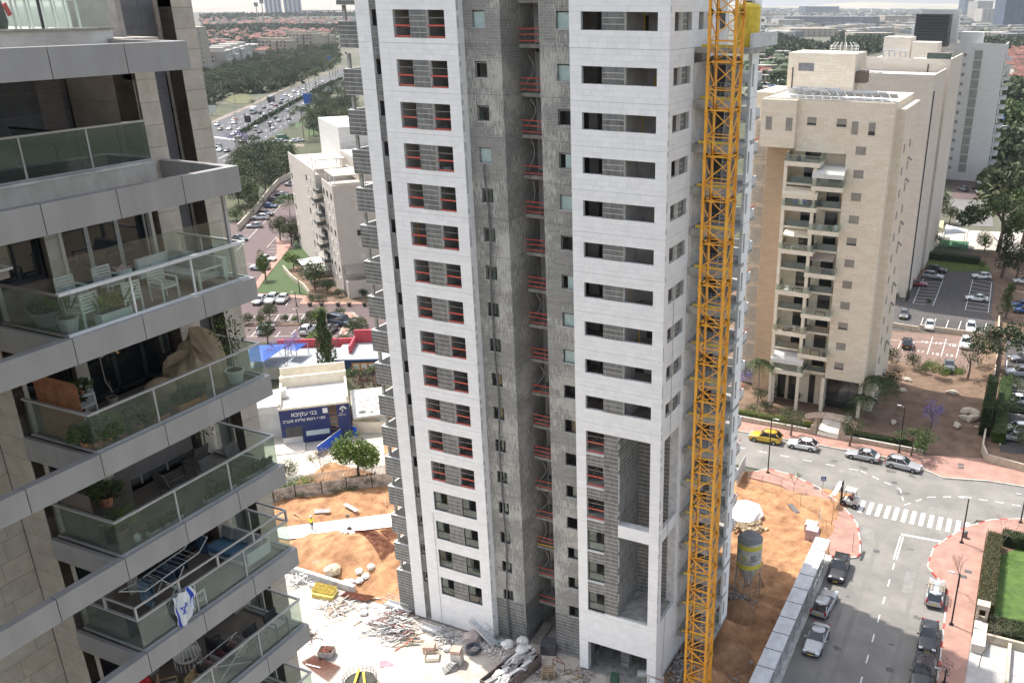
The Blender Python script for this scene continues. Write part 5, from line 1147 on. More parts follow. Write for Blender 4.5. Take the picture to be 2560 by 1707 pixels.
# black wrapped pile, planks in the recess, bin, tank
boxy('wrapped_pile','dark grey tarpaulin wrapped stack at the foot of the block shaft','tarpaulin',r3(1222,1330),(1.5,1.3,1.1),mat('dark_tarp',(.09,.09,.095),.6,.2,3,.4),.3)
strip('plank_ramp','wide worn plank ramp in the dark recess between the wings','ramp',r3(1140,1310),r3(1215,1180),.9,.08,mat('worn_plank',(.33,.29,.25),.9,.2,3),z=.1,z2=.5)
d6=zo(1350,1060,2.4228)
wb=boxy('wheelie_bin','dark green bin at the mouth of the garage opening','bin',d6(452,1540),(.7,.7,.9),mat('bin_green',(.05,.11,.07),.6),.2); 
tk=thing('white_drum','white plastic drum lying beside the garage leg','drum',(*gp(*d6(620,1520),.3),0)); c=gp(*d6(620,1520),.3); MB().tube([(c[0]-.5,c[1],.35),(c[0]+.5,c[1]+.4,.35)],.35,14).build('shell',WPOT,tk)
b=thing('steel_frame','rusty bent steel frame beside the pallet stack','frame',(*gp(*r3(1285,1480)),0)); c=gp(*r3(1285,1480)); q=MB()
for (p_,q_) in (((-.6,0,0),(-.6,0,1)),((.6,0,0),(.6,0,.8)),((-.6,0,1),(.6,0,.8)),((-.6,.8,0),(-.6,.8,.7)),((-.6,.8,.7),(.6,0,.8)),((-.6,0,1),(-.6,.8,.7))): q.tube([(c[0]+p_[0],c[1]+p_[1],p_[2]),(c[0]+q_[0],c[1]+q_[1],q_[2])],.035,4)
q.build('tubes',RST,b)
# round excavation with props, bottom edge
c=gp(*s7(745,1590)); t=thing('round_pit_cover','round wire basket with yellow beams at the bottom edge','basket',(c[0],c[1],0)); q=MB()
for i in range(24): a=i*.2618; q.tube([(c[0]+1.4*math.cos(a),c[1]+1.4*math.sin(a),0),(c[0]+1.5*math.cos(a),c[1]+1.5*math.sin(a),1.0)],.02,3)
for z in (.1,.4,.7,1.0): q.tube([(c[0]+(1.4+.1*z)*math.cos(i*.2618),c[1]+(1.4+.1*z)*math.sin(i*.2618),z) for i in range(25)],.025,3)
q.build('wire',DST,t); MB().lathe((c[0],c[1],0),[(1.35,0),(1.35,.5)],20).build('liner',mat('dark_liner',(.05,.05,.04),.8),t)
for k in (-.4,.5): MB().obox((c[0]+k,c[1],.75),(.2,2.4,.12),.6+k*.3).build('beam',YEL,t)
# white sheet heap on sand
c=gp(*d4(190,880),.5); t=thing('white_sheet_heap','big white plastic covered heap on the sunny sand by the tower','heap',(c[0],c[1],0)); b=MB()
rings=[]
for s_,z in ((1,.3),(.97,.9),(.8,1.25),(.4,1.45),(.05,1.5)): rings.append([(c[0]+2.2*s_*math.cos(k*.4488)*random.uniform(.85,1.15),c[1]+2.6*s_*math.sin(k*.4488)*random.uniform(.85,1.15),z+random.uniform(-.08,.08)) for k in range(14)])
b.loft(rings); b.build('cover',WSC,t)
rubble('boards and lumps spilling from under the white sheet heap',(c[0]+1.2,c[1]-2.2),1.5,1.3,90,WSD,s=(.2,.8),h=.5,fz=fE)
# wrapped bag stacks by the fence
for k,(pt,n,l) in enumerate(((d4(705,985),5,'pink white wrapped cement bag stack, the rear of two'),(d4(710,1050),7,'pink white wrapped cement bag stack, nearest the walkway'))):
    c=gp(*pt,.6); t=thing('bag_stack',l,'cement bags',(c[0],c[1],.3)); BG=mat('cement_bag',(.66,.50,.52),.6,.2,6,rnd=.15)
    for r_ in range(n):
        for dx in (-.35,.35): 
            for dy in (-.42,0,.42): piece('bag',t,(c[0]+dx+random.uniform(-.02,.02),c[1]+dy,.35+r_*.2),(.68,.4,.19),BG,rz=random.uniform(-.05,.05))
# grey mortar silo
SI=thing('mortar_silo','grey topped mortar silo with yellow bands on legs beside the tower','silo',(3.3,16.5,0)); sx_,sy_=3.4,16.6
b=MB(); b.lathe((sx_,sy_,0),[(.15,2.0),(1.25,4.3),(1.25,7.3)],28,cap=True); b.build('hopper_shell',mat('silo_white',(.50,.50,.47),.6,.18,1.2),SI,smooth=False)
MB().lathe((sx_,sy_,0),[(1.27,7.301),(1.27,7.4),(.9,7.75),(.3,7.9)],28).build('dome',mat('silo_grey_top',(.22,.22,.215),.8,.12,2),SI)
for z in (4.35,6.55): MB().lathe((sx_,sy_,z),[(1.262,0),(1.262,.5)],28,cap=False).build('yellow_band',mat('silo_yellow',(.66,.60,.08),.6,.1,2),SI)
for a in range(4):
    t=a*1.5708+.5; MB().tube([(sx_+1.2*math.cos(t),sy_+1.2*math.sin(t),4.4),(sx_+1.3*math.cos(t),sy_+1.3*math.sin(t),.3)],.07,5).build('leg',STL,SI)
    MB().tube([(sx_+1.25*math.cos(t),sy_+1.25*math.sin(t),3.2),(sx_+1.3*math.cos(t+1.57),sy_+1.3*math.sin(t+1.57),.6)],.04,4).build('brace',STL,SI)
vx=CAM.x-sx_; vy=CAM.y-sy_; va=math.atan2(vy,vx)
b=MB()
for k in range(24):
    a=va-.45+.28*math.cos(k*.2618)*1.0; z=5.65+.42*math.sin(k*.2618); a2=va-.45+.28*math.cos((k+1)*.2618); z2=5.65+.42*math.sin((k+1)*.2618)
    b.tube([(sx_+1.27*math.cos(a),sy_+1.27*math.sin(a),z),(sx_+1.27*math.cos(a2),sy_+1.27*math.sin(a2),z2)],.03,3)
for dz,w_ in ((.12,.14),(0,.2),(-.12,.14)): b.tube([(sx_+1.27*math.cos(va-.45+q*w_),sy_+1.27*math.sin(va-.45+q*w_),5.65+dz) for q in (-1,0,1)],.03,3)
b.build('round_emblem',mat('silo_yellow',(.66,.60,.08)),SI); b=MB()
for r_ in range(3):
    for q_ in range(4):
        a=va+.12+q_*.11; z=5.4+r_*.26; p=lambda aa,zz:(sx_+1.268*math.cos(aa),sy_+1.268*math.sin(aa),zz)
        b.add([p(a,z),p(a+.09,z),p(a+.09,z+.22)],[(0,1,2),(2,1,0)])
b.build('triangle_emblem',BLKG,SI)
b=MB()
for i in range(26):
    a=va-.62+i*.035
    if i%7==5: continue
    z=5.02; b.tube([(sx_+1.266*math.cos(a),sy_+1.266*math.sin(a),z),(sx_+1.266*math.cos(a),sy_+1.266*math.sin(a),z+.09)],.011,3)
b.build('print_line',mat('print_grey',(.12,.12,.13)),SI)
strip('hose','black hose lying on the shaded brown soil','hose',d5(405,395),d5(440,490),.08,.08,DST,z=.5)
strip('dark_plank','dark plate lying on the sunny sand near the mesh fence','plate',d4(540,805),d4(600,870),.6,.04,mat('dark_plate',(.12,.12,.125),.7),z=.35)
# ================================================================ vehicles
CARP={}
def paintm(n,c,metal=.0): 
    if n not in MT:
        m=mat(n,c,.32,.02,.5,metal=metal,spec=.6); m.node_tree.nodes['Principled BSDF'].inputs['Coat Weight'].default_value=.6
    return MT[n]
PAINT={'white':(.72,.73,.72),'silver':(.42,.43,.44),'grey':(.16,.165,.17),'black':(.018,.018,.02),'blue':(.02,.07,.25),'yellow':(.55,.36,.03),'darkblue':(.03,.045,.075),'red':(.22,.02,.025),'darkgreen':(.02,.04,.045),'green':(.01,.22,.13),'brown':(.15,.09,.07)}
CGL=mat('car_window_glass',(.02,.025,.03),.06,.1,1,spec=.9); TYR=mat('tyre',(.02,.02,.02),.85,.1,3); RIM=mat('wheel_rim',(.33,.33,.34),.35,.1,3,metal=.6); HLG=mat('headlight_glass',(.75,.77,.78),.12,.03,3); TLG=mat('taillight',(.42,.012,.015),.25,.1,3); PLT=mat('plate_yellow',(.72,.52,.06),.6,.05,3); TRM=mat('black_trim',(.03,.03,.03),.6,.1,3)
def ringx(x,hw,zb,zt,n=10,tuck=.12):
    # cross-section of the body at station x: flat bottom, bulging side, rounded shoulder
    P=[(-hw+tuck,zb),(-hw,zb+.12),(-hw-.0,zb+(zt-zb)*.55),(-hw+.04,zt-.06),(-hw+.14,zt),(hw-.14,zt),(hw-.04,zt-.06),(hw,zb+(zt-zb)*.55),(hw,zb+.12),(hw-tuck,zb)]
    return [(x,p[0],p[1]) for p in P]
SH={ # length, half width, belt, roof, stations of greenhouse (x as fraction): bonnet end, windscreen top, roof end, tail
 'sedan':(4.6,.89,.93,1.45,(.30,.02,-.45,-.74),.84),'hatch':(4.2,.88,.95,1.48,(.36,.09,-.62,-.93),.9),'suv':(4.6,.92,1.08,1.68,(.35,.10,-.70,-.95),1.0),'wagon':(4.65,.9,.98,1.50,(.32,.05,-.76,-.97),.88),'van':(5.2,.97,1.25,2.15,(.62,.42,-.95,-.99),1.05)}
def car_proto(kind,color,small=False):
    key=(kind,color,small)
    if key in CARP: return CARP[key]
    Lh,hw,belt,roof,(a,b_,c_,d_),bon=SH[kind]; h=Lh/2; pm=paintm('paint_'+color,PAINT[color],.25 if color in('silver','grey') else 0)
    t=thing('parked_car','x','car',(0,0,-500))
    t.location=(0,0,0); OFF[t.name]=Vector()
    B=MB(); st=[(-1,.80,.42,belt*.86),(-.97,.93,.30,belt*.97),(-.85,1,.22,belt),(-.5,1,.2,belt),(0,1,.2,belt),(a,1,.2,belt-.01),(a+.25*(1-a),.99,.2,bon+.02),(.86,.96,.22,bon-.07),(.96,.88,.27,bon-.2),(1,.76,.36,bon-.32)]
    if kind=='van': st=[(-1,.95,.35,belt),(-.97,1,.25,belt),(0,1,.22,belt),(.6,1,.22,belt),(.85,.97,.25,bon+.12),(.97,.9,.3,bon-.1),(1,.8,.4,bon-.3)]
    B.loft([ringx(h*x,hw*w,zb,zt) for x,w,zb,zt in st]); 
    for x in (.62,-.60):
        for s in (-1,1): B.tube([(h*x,s*(hw-.14),.33),(h*x,s*(hw+.006),.33)],.365,16,mi=1)
    AR=MB(); AR.v,AR.f=B.v[len(st)*10:],[tuple(i-len(st)*10 for i in f) for f,mm in zip(B.f,B.m) if mm]; AR.m=[0]*len(AR.f); B.f=[f for f,mm in zip(B.f,B.m) if not mm]; B.v=B.v[:len(st)*10]; B.m=[0]*len(B.f)
    o=B.build('body',pm,t,smooth=True); AR.build('wheel_arch',TRM,t)
    if not small: q=o.modifiers.new('s','SUBSURF'); q.levels=q.render_levels=2
    G=MB(); tw=hw*.76
    def gr(x,w,z0,z1,w1): return [(x,-w,z0),(x,-w1,z1),(x,w1,z1),(x,w,z0)]
    # greenhouse: lower ring at belt, upper ring under the roof
    lo=[(h*a,-hw*.86),(h*a,hw*.86),(h*d_,hw*.86),(h*d_,-hw*.86)]; up=[(h*b_,-tw),(h*b_,tw),(h*c_,tw),(h*c_,-tw)]
    vs=[(p[0],p[1],belt-.02) for p in lo]+[(p[0],p[1],roof-.03) for p in up]
    G.add(vs,[(0,1,5,4),(1,2,6,5),(2,3,7,6),(3,0,4,7),(4,5,6,7)]); G.build('windows',CGL,t)
    Rf=MB(); rr=[(h*b_+.02,roof-.05),(h*(b_*.7+c_*.3),roof),(h*(b_*.3+c_*.7),roof+.0),(h*c_-.02,roof-.06)]
    Rf.loft([[(x,-tw-.02,z-.05),(x,-tw*.8,z),(x,0,z+.03),(x,tw*.8,z),(x,tw+.02,z-.05),(x,0,z-.06)] for x,z in rr])
    for s in (-1,1):
        for (xa,xb,w) in ((h*a,h*b_,.045),(h*d_,h*c_,.06),(h*((a+d_)/2),h*((b_+c_)/2),.035)):
            Rf.tube([(xa,s*hw*.865,belt-.01),(xb,s*(tw+.01),roof-.05)],w,4)
    Rf.build('roof',pm,t,smooth=True)
    if kind in('suv','wagon') and not small:
        b=MB(); 
        for s in(-1,1): b.tube([(h*b_-.15,s*tw*.92,roof+.04),(h*c_+.2,s*tw*.92,roof+.04)],.02,4)
        b.build('roof_rail',TRM if kind=='suv' else RIM,t)
    if small:
        w_=MB()
        for x in (.62,-.60):
            for s in (-1,1): w_.tube([(h*x,s*(hw-.1),.32),(h*x,s*(hw+.02),.32)],.32,10)
        w_.build('wheels',TYR,t)
    else:
        for x in (.62,-.60):
            for s in (-1,1):
                w_=MB(); w_.tube([(h*x,s*(hw-.2),.33),(h*x,s*(hw+.02),.33)],.33,16); o=w_.build('wheel',TYR,t)
                r=MB(); r.tube([(h*x,s*(hw-.05),.33),(h*x,s*(hw+.028),.33)],.2,10); r.build('rim',RIM,o)
        for s in(-1,1):
            MB().obox((h*.94,s*hw*.68,bon-.2),(.18,.34,.13),-s*.28,0,.2).build('headlight',HLG,t); MB().obox((-h*.965,s*hw*.78,belt-.14),(.12,.24,.22 if kind!='wagon' else .4),s*.25).build('taillight',TLG,t)
            MB().obox((h*(a-.06),s*(hw+.09),belt+.04),(.14,.2,.12)).build('mirror',pm,t)
        MB().box(h*.965,-.45,.44,h*.995,.45,.62).build('grille',TRM,t); MB().box(h*.99,-.26,.34,h*1.003,.26,.44).build('number_plate',PLT,t); MB().box(-h*1.0,-.26,.55,-h*.978,.26,.67).build('number_plate',PLT,t)
        MB().box(h*.93,-hw*.8,.2,h*.99,hw*.8,.3).build('bumper',TRM,t); MB().box(-h*.99,-hw*.8,.24,-h*.95,hw*.8,.38).build('bumper',TRM,t)
    CARP[key]=t; t['_used']=0; return t
def car(kind,color,front,rear,label,group=None,small=False,z=.7,pos=None,rz=None,zg=-.02):
    if pos is None:
        f=gp(*front,z); r=gp(*rear,z); pos=((f[0]+r[0])/2,(f[1]+r[1])/2); rz=math.atan2(f[1]-r[1],f[0]-r[0]) if rz is None else rz
    t=car_proto(kind,color,small)
    if not t['_used']:
        t['_used']=1; t.location=(*pos,zg); t.rotation_euler=(0,0,rz); t['label']=label
        if group: t['group']=group
        return t
    o=dup(t,(*pos,zg),rz,label,group); return o
H=math.pi/2
G1='cars parked along the street'
car('suv','black',0,0,'black suv parked beside the end of the white walkway roof',G1,pos=(11.15,25.2),rz=-H+.03)
wg=car('wagon','silver',0,0,'silver grey wagon with tall red lights parked behind the black suv',G1,pos=(11.05,18.6),rz=H-.08)
car('sedan','silver',0,0,'light silver sedan facing the bottom edge, in the shaded road by the walkway',G1,pos=(11.6,12.6),rz=-H-.02)
rk_=car('wagon','silver',0,0,'silver wagon carrying a wooden ladder rack on its roof',G1,pos=(21.2,25.1),rz=H+.03)
b=MB()
for y in (-.85,-.4): b.box(-1.2,y,1.6,.4,y+.07,1.64)
for y in (.4,.85): b.box(-1.2,y-.07,1.6,.4,y,1.64)
for i in range(6): b.box(-1.15+i*.28,-.82,1.641,-1.08+i*.28,-.33,1.67); b.box(-1.15+i*.28,.33,1.641,-1.08+i*.28,.82,1.67)
o=b.build('roof_rack',WSD,rk_)
car('sedan','black',0,0,'black sedan facing the camera, parked at the right kerb',G1,pos=(21.4,17.6),rz=-H+.05)
car('suv','black',0,0,'black car behind the bare twigs at the bottom right kerb',G1,pos=(21.5,11.9),rz=-H+.03)
car('suv','yellow',0,0,'mustard yellow crossover parked at the far kerb',G1,pos=(-4.9,52.85),rz=math.pi+.02)
car('hatch','white',0,0,'white hatchback parked right of the yellow crossover',G1,pos=(.4,52.9),rz=math.pi+.03)
car('sedan','silver',0,0,'silver sedan under the thin street tree at the far kerb',G1,pos=(8.6,53.2),rz=math.pi-.02)
car('wagon','silver',0,0,'pale silver wagon at the right end of the far kerb row',G1,pos=(14.0,52.7),rz=-.1)
for o in [o for o in COL.objects if o.get('label','').startswith('mustard')]: pass
c1=zo(580,420,3.563); G2='cars in the left car parks'
for kind,col,f,r,l in (('hatch','silver',(200,1200),(290,1140),'silver car at the left of three by the lawn'),('suv','white',(318,1190),(388,1135),'white suv with dark roof in the middle of three by the lawn'),('hatch','white',(422,1185),(482,1132),'white car at the right of three by the lawn'),
 ('suv','white',(335,1400),(262,1460),'white suv at the left of the lower row behind the play shade'),('suv','white',(705,1405),(640,1460),'white suv in the middle of the lower row of the car park'),('suv','grey',(905,1400),(822,1462),'grey suv at the right of the lower row of the car park'),('van','darkblue',(1055,1385),(880,1350),'dark blue minivan beside the kerb island'),
 ('suv','white',(165,875),(330,880),'white suv half hidden behind the round street tree'),('sedan','white',(378,805),(240,795),'white car behind the crown of the round street tree'),('sedan','darkgreen',(128,630),(10,610),'dark car showing past the glass railing corner'),
 ('hatch','silver',(140,510),(258,505),'grey hatchback in the upper car park, nearest the terraces'),('suv','white',(180,435),(320,435),'white suv with black roof in the upper car park'),('suv','black',(350,405),(250,400),'black suv right behind the white one in the upper car park'),('hatch','blue',(380,335),(300,330),'blue car in the upper car park'),('suv','darkgreen',(430,290),(345,285),'dark green van beside the palm in the upper car park'),('sedan','black',(470,245),(388,245),'black car above the palm in the upper car park'),('sedan','silver',(500,235),(410,228),'silver car above the palm in the upper car park'),('suv','silver',(488,140),(570,140),'silver suv at the far end of the upper car park')):
    car(kind,col,c1(*f),c1(*r),l,G2)
c3=zo(2160,480,2.53); cb=zo(1840,0,3.136); G3='cars in the right car parks'
for kind,col,f,r,l in (('suv','silver',(500,535),(375,518),'silver suv by the tower wall, facing the cobbled yard'),('suv','black',(520,495),(398,480),'black suv behind the silver suv by the lawn'),('sedan','red',(370,575),(295,570),'dark red car half behind the beige tower'),('sedan','white',(642,660),(788,672),'white sedan alone in the right bays of the cobbled yard'),('hatch','white',(690,525),(800,530),'white hatchback beside the dark tree in the cobbled yard'),
 ('hatch','grey',(250,790),(258,745),'grey car on the ramp behind the railing'),('hatch','white',(412,862),(422,815),'white car in the bays below the cobbled yard, left one'),('suv','white',(675,890),(678,820),'white car in the bays below the cobbled yard, right one'),('suv','white',(640,990),(648,915),'white suv in the pink numbered bays'),('suv','black',(275,920),(272,985),'black suv in the pink numbered bays'),('sedan','grey',(540,1105),(540,1080),'grey car half hidden behind the shrubs below the pink bays'),
 ('sedan','grey',(925,1045),(1080,1040),'dark grey car under the big tree in the right car park'),('suv','silver',(910,1130),(1060,1140),'silver suv at the right edge, beside the dark tree'),('sedan','white',(885,1300),(1030,1310),'white car at the right edge, in the middle bays'),('suv','black',(895,1345),(1040,1370),'black suv at the right edge behind the young hedge'),('suv','white',(905,1490),(1040,1500),'white suv at the right edge, second from the wall'),('sedan','silver',(865,1525),(1010,1545),'silver white sedan at the right edge by the wall corner'),('hatch','blue',(955,705),(1040,710),'blue car in the shade at the right edge'),('hatch','blue',(970,738),(1060,745),'second blue car below the first at the right edge'),('sedan','white',(965,555),(1060,560),'white car beyond the dark tree at the right edge')):
    car(kind,col,c3(*f),c3(*r),l,G3)
for kind,col,f,r,l in (('sedan','white',(1905,1440),(1935,1408),'white car in the far car park by the white tower, left one'),('sedan','white',(2000,1425),(2035,1395),'white car in the far car park, middle of the back row'),('sedan','grey',(2098,1430),(2132,1402),'dark car in the far car park, right of the back row'),('suv','grey',(1745,1468),(1812,1488),'dark grey car at the foot of the beige tower in the far car park'),('sedan','black',(1868,1465),(1920,1482),'black car in the far car park, front row'),('sedan','white',(1888,1490),(1935,1512),'white car in the far car park, front row'),('suv','darkblue',(1985,1465),(2042,1490),'dark blue car in the far car park, front row'),('van','white',(2058,1010),(2135,1010),'white minibus by the blue play shade'),('sedan','white',(1970,1145),(2020,1148),'white car on the side street by the dark trees'),('sedan','white',(2215,845),(2258,842),'white car at the right edge on the suburb street')):
    car(kind,col,cb(*f),cb(*r),l,G3,small=True)
# highway
ch=zo(450,0,3.734); hd=math.atan2(*(lambda a,b:(b[1]-a[1],b[0]-a[0]))(gp(*ch(600,1070)),gp(*ch(1350,720))))
hw_pts=[(345,1162,'w'),(375,1203,'n'),(460,1198,'w'),(505,1145,'w'),(500,1118,'w'),(497,1248,'w'),(540,1228,'w'),(553,1268,'w'),(583,1312,'w'),(363,1365,'d'),(370,1396,'w'),(437,1403,'d'),(720,1282,'d'),(745,1230,'d'),(870,1195,'w'),(755,1052,'d'),(790,1067,'g'),(787,1002,'d'),(830,1017,'w'),(895,982,'r'),(865,968,'w'),(943,960,'d'),(952,924,'b'),(998,937,'d'),(985,887,'w'),(1025,890,'w'),(1045,907,'w'),(1065,852,'w'),(1108,857,'g'),(1108,880,'w'),(1155,832,'w'),(1335,760,'w'),(1262,772,'d'),(895,1099,'d'),(925,1124,'g'),(1015,1107,'d'),(1005,1032,'w'),(1050,1052,'d'),(1100,1018,'w'),(1143,1028,'g'),(1160,972,'w'),(1325,850,'w'),(1340,892,'w')]
cn={'w':'white','d':'black','g':'silver','r':'red','b':'blue','n':'brown'}
lab={'w':'small white car in the highway traffic seen between the two buildings','d':'small black car in the highway traffic seen between the two buildings','g':'small silver car in the highway traffic seen between the two buildings','r':'small red car in the highway traffic behind the white truck','b':'small blue car in the highway traffic by the dark bus','n':'brown car in the highway traffic near the pillar'}
for i,(x,y,k) in enumerate(hw_pts):
    p=gp(*ch(x,y),.6); fl=1 if (y-1040)<(x-900)*-.5 else -1
    car('sedan' if i%3 else 'suv',cn[k],0,0,lab[k],'cars on the highway',small=True,pos=p,rz=hd+(math.pi if x<700 or y<960 else 0))
for x,y,l in ((915,1312,'white car in front of the green minibus, left one'),(957,1315,'white car in front of the green minibus, middle one'),(1070,1315,'white car right of the green minibus'),(1118,1308,'white car at the right end behind the green minibus')):
    car('sedan','white',0,0,l,'cars by the green minibus',small=True,pos=gp(*ch(x,y),.6),rz=hd-.9)
for x,y,c,l,rr in ((715,1196,'white','white delivery van on the near highway lanes, left one',hd),(847,1158,'white','white delivery van on the near highway lanes, right one',hd),(960,1280,'green','green minibus on the side lane of the junction',hd-.9)): car('van',c,0,0,l,'vans on the highway',pos=gp(*ch(x,y),1),rz=rr)
def lorry(label,pt,L,m1,m2,name,h=3.0):
    p=gp(*pt,1.4); t=thing(name,label,'truck' if name=='box_truck' else 'bus',(*p,0),hd+math.pi); 
    MB().box(-L/2,-1.2,.9,L/2-(1.9 if name=='box_truck' else 0),1.2,h+.4).build('box_body',m1,t)
    if name=='box_truck': MB().box(L/2-1.7,-1.15,.6,L/2,1.15,2.6).build('cab',m2,t); MB().box(L/2-.02,-1.0,1.5,L/2+.01,1.0,2.3).build('windscreen',CGL,t)
    else: MB().box(L/2-.01,-1.1,1.2,L/2+.02,1.1,2.8).build('windscreen',CGL,t); MB().box(-L/2+.3,-1.22,1.7,L/2-.2,1.22,2.6).build('window_band',CGL,t)
    for x in (-L*.3,L*.3): MB().tube([(x,-1.15,.5),(x,1.15,.5)],.5,12).build('wheel_axle',TYR,t)
lorry('white box truck on the far highway lanes',ch(685,1035),8.5,paintm('paint_white',PAINT['white']),paintm('paint_white',PAINT['white']),'box_truck'); lorry('dark bus on the far highway lanes',ch(850,928),11,mat('bus_grey',(.12,.13,.13),.5),None,'city_bus')
# forklift with driver
f=gp(*d4(1003,760),.9); FK=thing('forklift','white forklift carrying long timbers at the corner kerb','forklift',(*f,-.02),-.06+math.pi)
FWH=mat('forklift_white',(.60,.59,.56),.5,.1,2)
B=MB(); B.box(-1.15,-.55,.35,.75,.55,.85).box(-1.2,-.55,.85,-.55,.55,1.25); B.build('body',FWH,FK,bevel=.05)
b=MB()
for x in (-.75,.6):
    for y in (-.5,.5): b.tube([(x,y,.85),(x*.85,y*.9,2.15)],.035,5)
b.build('cab_frame',TRM,FK); MB().box(-.75,-.55,2.15,.6,.55,2.25).build('cab_roof',FWH,FK,bevel=.03); MB().box(-.5,-.25,.86,-.05,.25,1.0).build('driver_seat',TRM,FK)
for x,r in ((.62,.38),(-.8,.3)):
    for y in (-.6,.6): o=MB().tube([(x,y-.12,r),(x,y+.12,r)],r,16).build('wheel',TYR,FK); MB().tube([(x,y-.13,r),(x,y+.13,r)],r*.45,10).build('rim',RIM,o)
b=MB(); 
for y in (-.3,.3): b.box(.95,y-.05,.1,1.07,y+.05,3.0)
for z in (.3,1.2,2.1,2.95): b.box(.96,-.3,z,1.06,.3,z+.1)
b.build('mast',TRM,FK); b=MB()
for y in (-.3,.3): b.box(1.08,y-.06,1.7,2.2,y+.06,1.75); b.box(1.08,y-.06,1.7,1.13,y+.06,2.4)
b.build('fork',DST,FK)
ld=thing('timber_load','bundle of long white timbers carried across the forks of the forklift','timber',(f[0]-1.6,f[1],1.78),-.06)
for k in range(6): MB().box(-.3+k*.1,-1.9,.01+(k%2)*.1,-.21+k*.1,1.9,.1+(k%2)*.1).build('plank',WSC,ld)
# ---- people
SKIN=mat('skin',(.45,.27,.19),.6,.05,3); VIS=mat('hi_vis_yellow',(.68,.78,.05),.7,.05,3); TRO=mat('dark_trousers',(.07,.075,.10),.9,.1,3); HAT=mat('hard_hat_white',(.75,.75,.72),.4,.05,3); BLU=mat('work_shirt',(.35,.33,.33),.9,.1,3)
def person(label,loc,rz,joints,edges,rad,vest,hat=HAT,trous=TRO,group=None):
    t=thing('person',label,'person',loc,rz); me=bpy.data.meshes.new('body'); me.from_pydata(joints,edges,[]); me.materials.append(SKIN); o=bpy.data.objects.new('body',me); COL.objects.link(o); o.parent=t
    m=o.modifiers.new('skin','SKIN'); m.use_smooth_shade=True
    for i,r in enumerate(rad): me.skin_vertices[0].data[i].radius=(r,r*.9)
    me.skin_vertices[0].data[0].use_root=True; o.modifiers.new('subd','SUBSURF').levels=1
    def seg(nm,idx,gr,mm):
        b=MB(); b.tube([joints[i] for i in idx],[rad[i]*gr for i in idx],10); return b.build(nm,mm,t,smooth=True)
    return t,seg
# walking figure on the concrete strip
J=[(0,0,.95),(0,0,1.2),(0,0,1.42),(0,0,1.54),(.02,0,1.66),(.03,0,1.75), (-.0,.19,1.42),(.02,.27,1.15),(.12,.25,.93),(-.0,-.19,1.42),(.05,-.27,1.15),(.2,-.24,.98),(0,.1,.9),(.14,.1,.5),(.04,.1,.08),(.16,.1,.03),(0,-.1,.9),(-.05,-.1,.5),(-.2,-.1,.1),(-.1,-.1,.04)]
Ed=[(0,1),(1,2),(2,3),(3,4),(4,5),(2,6),(6,7),(7,8),(2,9),(9,10),(10,11),(0,12),(12,13),(13,14),(14,15),(0,16),(16,17),(17,18),(18,19)]
Rd=[.13,.14,.13,.055,.095,.085,.065,.045,.035,.065,.045,.035,.095,.06,.045,.04,.095,.06,.045,.04]
p=gp(*s7(338,275),.12); t,seg=person('worker in a yellow safety vest and helmet walking on the white strip',(*p,.12),2.2,J,Ed,Rd,VIS)
seg('vest',(0,1,2),1.22,VIS); seg('trouser_leg',(12,13,14),1.25,TRO); seg('trouser_leg',(16,17,18),1.25,TRO); seg('sleeve',(6,7),1.3,VIS); seg('sleeve',(9,10),1.3,VIS); seg('boot',(14,15),1.3,TRM); seg('boot',(18,19),1.3,TRM)
MB().lathe((.025,0,1.70),[(.145,0),(.125,.06),(.09,.11),(.02,.13)],12).build('helmet',HAT,t)
# seated forklift driver
J2=[(-.05,0,.12),(-.1,0,.38),(-.1,0,.6),(-.08,0,.7),(-.06,0,.82),(-.05,0,.92),(-.1,.19,.58),(.02,.25,.36),(.28,.15,.42),(-.1,-.19,.58),(.02,-.25,.36),(.28,-.15,.42),(0,.1,.1),(.42,.12,.14),(.46,.12,-.25),(.58,.12,-.27),(0,-.1,.1),(.42,-.12,.14),(.46,-.12,-.25),(.58,-.12,-.27)]
dx,dy=-.25*math.cos(math.pi-.06),-.25*math.sin(math.pi-.06)
t,seg=person('forklift driver in a light shirt and red vest seated at the wheel',(f[0]+dx,f[1]+dy,.98),math.pi-.06,J2,Ed,Rd,BLU)
seg('shirt',(0,1,2),1.2,BLU); seg('trouser_leg',(12,13,14),1.2,TRO); seg('trouser_leg',(16,17,18),1.2,TRO); seg('sleeve',(6,7,8),1.15,mat('red_vest',(.5,.06,.05),.8)); seg('sleeve',(9,10,11),1.15,BLU)
MB().lathe((-.055,0,.86),[(.14,0),(.12,.06),(.08,.11),(.02,.13)],12).build('helmet',mat('red_helmet',(.6,.08,.06),.4),t)
# ================================================================ street furniture
LMP=mat('lamp_black',(.02,.02,.022),.45,.05,2,metal=.3)
def lamp(x,y,label,h=6.2,arm=math.pi,zg=.13):
    t=thing('street_lamp',label,'street lamp',(x,y,zg)); MB().tube([(x,y,zg),(x,y,zg+h)],[.09,.07],10).build('pole',LMP,t); MB().box(x-.22,y-.22,zg,x+.22,y+.22,zg+.06).build('base_plate',LMP,t)
    ex,ey=x+1.0*math.cos(arm),y+1.0*math.sin(arm); MB().tube([(x,y,zg+h-.15),(ex,ey,zg+h-.1)],.035,5).build('arm',STL,t); MB().obox(((x+ex*3)/4,(y+ey*3)/4,zg+h-.05),(.55,.22,.08),arm).build('lamp_head',mat('lamp_head_grey',(.5,.51,.5),.4),t); return t
def lp(pt,top,l,arm=math.pi,zg=.13):
    b=gp(*pt,zg); h=hgt(b,top)-zg; lamp(b[0],b[1],l,h,arm,zg)
lp(d4(370,560),d4(0,135)[1],'black street lamp on the pavement tip between the yellow and white cars',arm=-.2)
lp(d4(1868,1100),d4(0,765)[1],'black street lamp at the crossing, right corner')
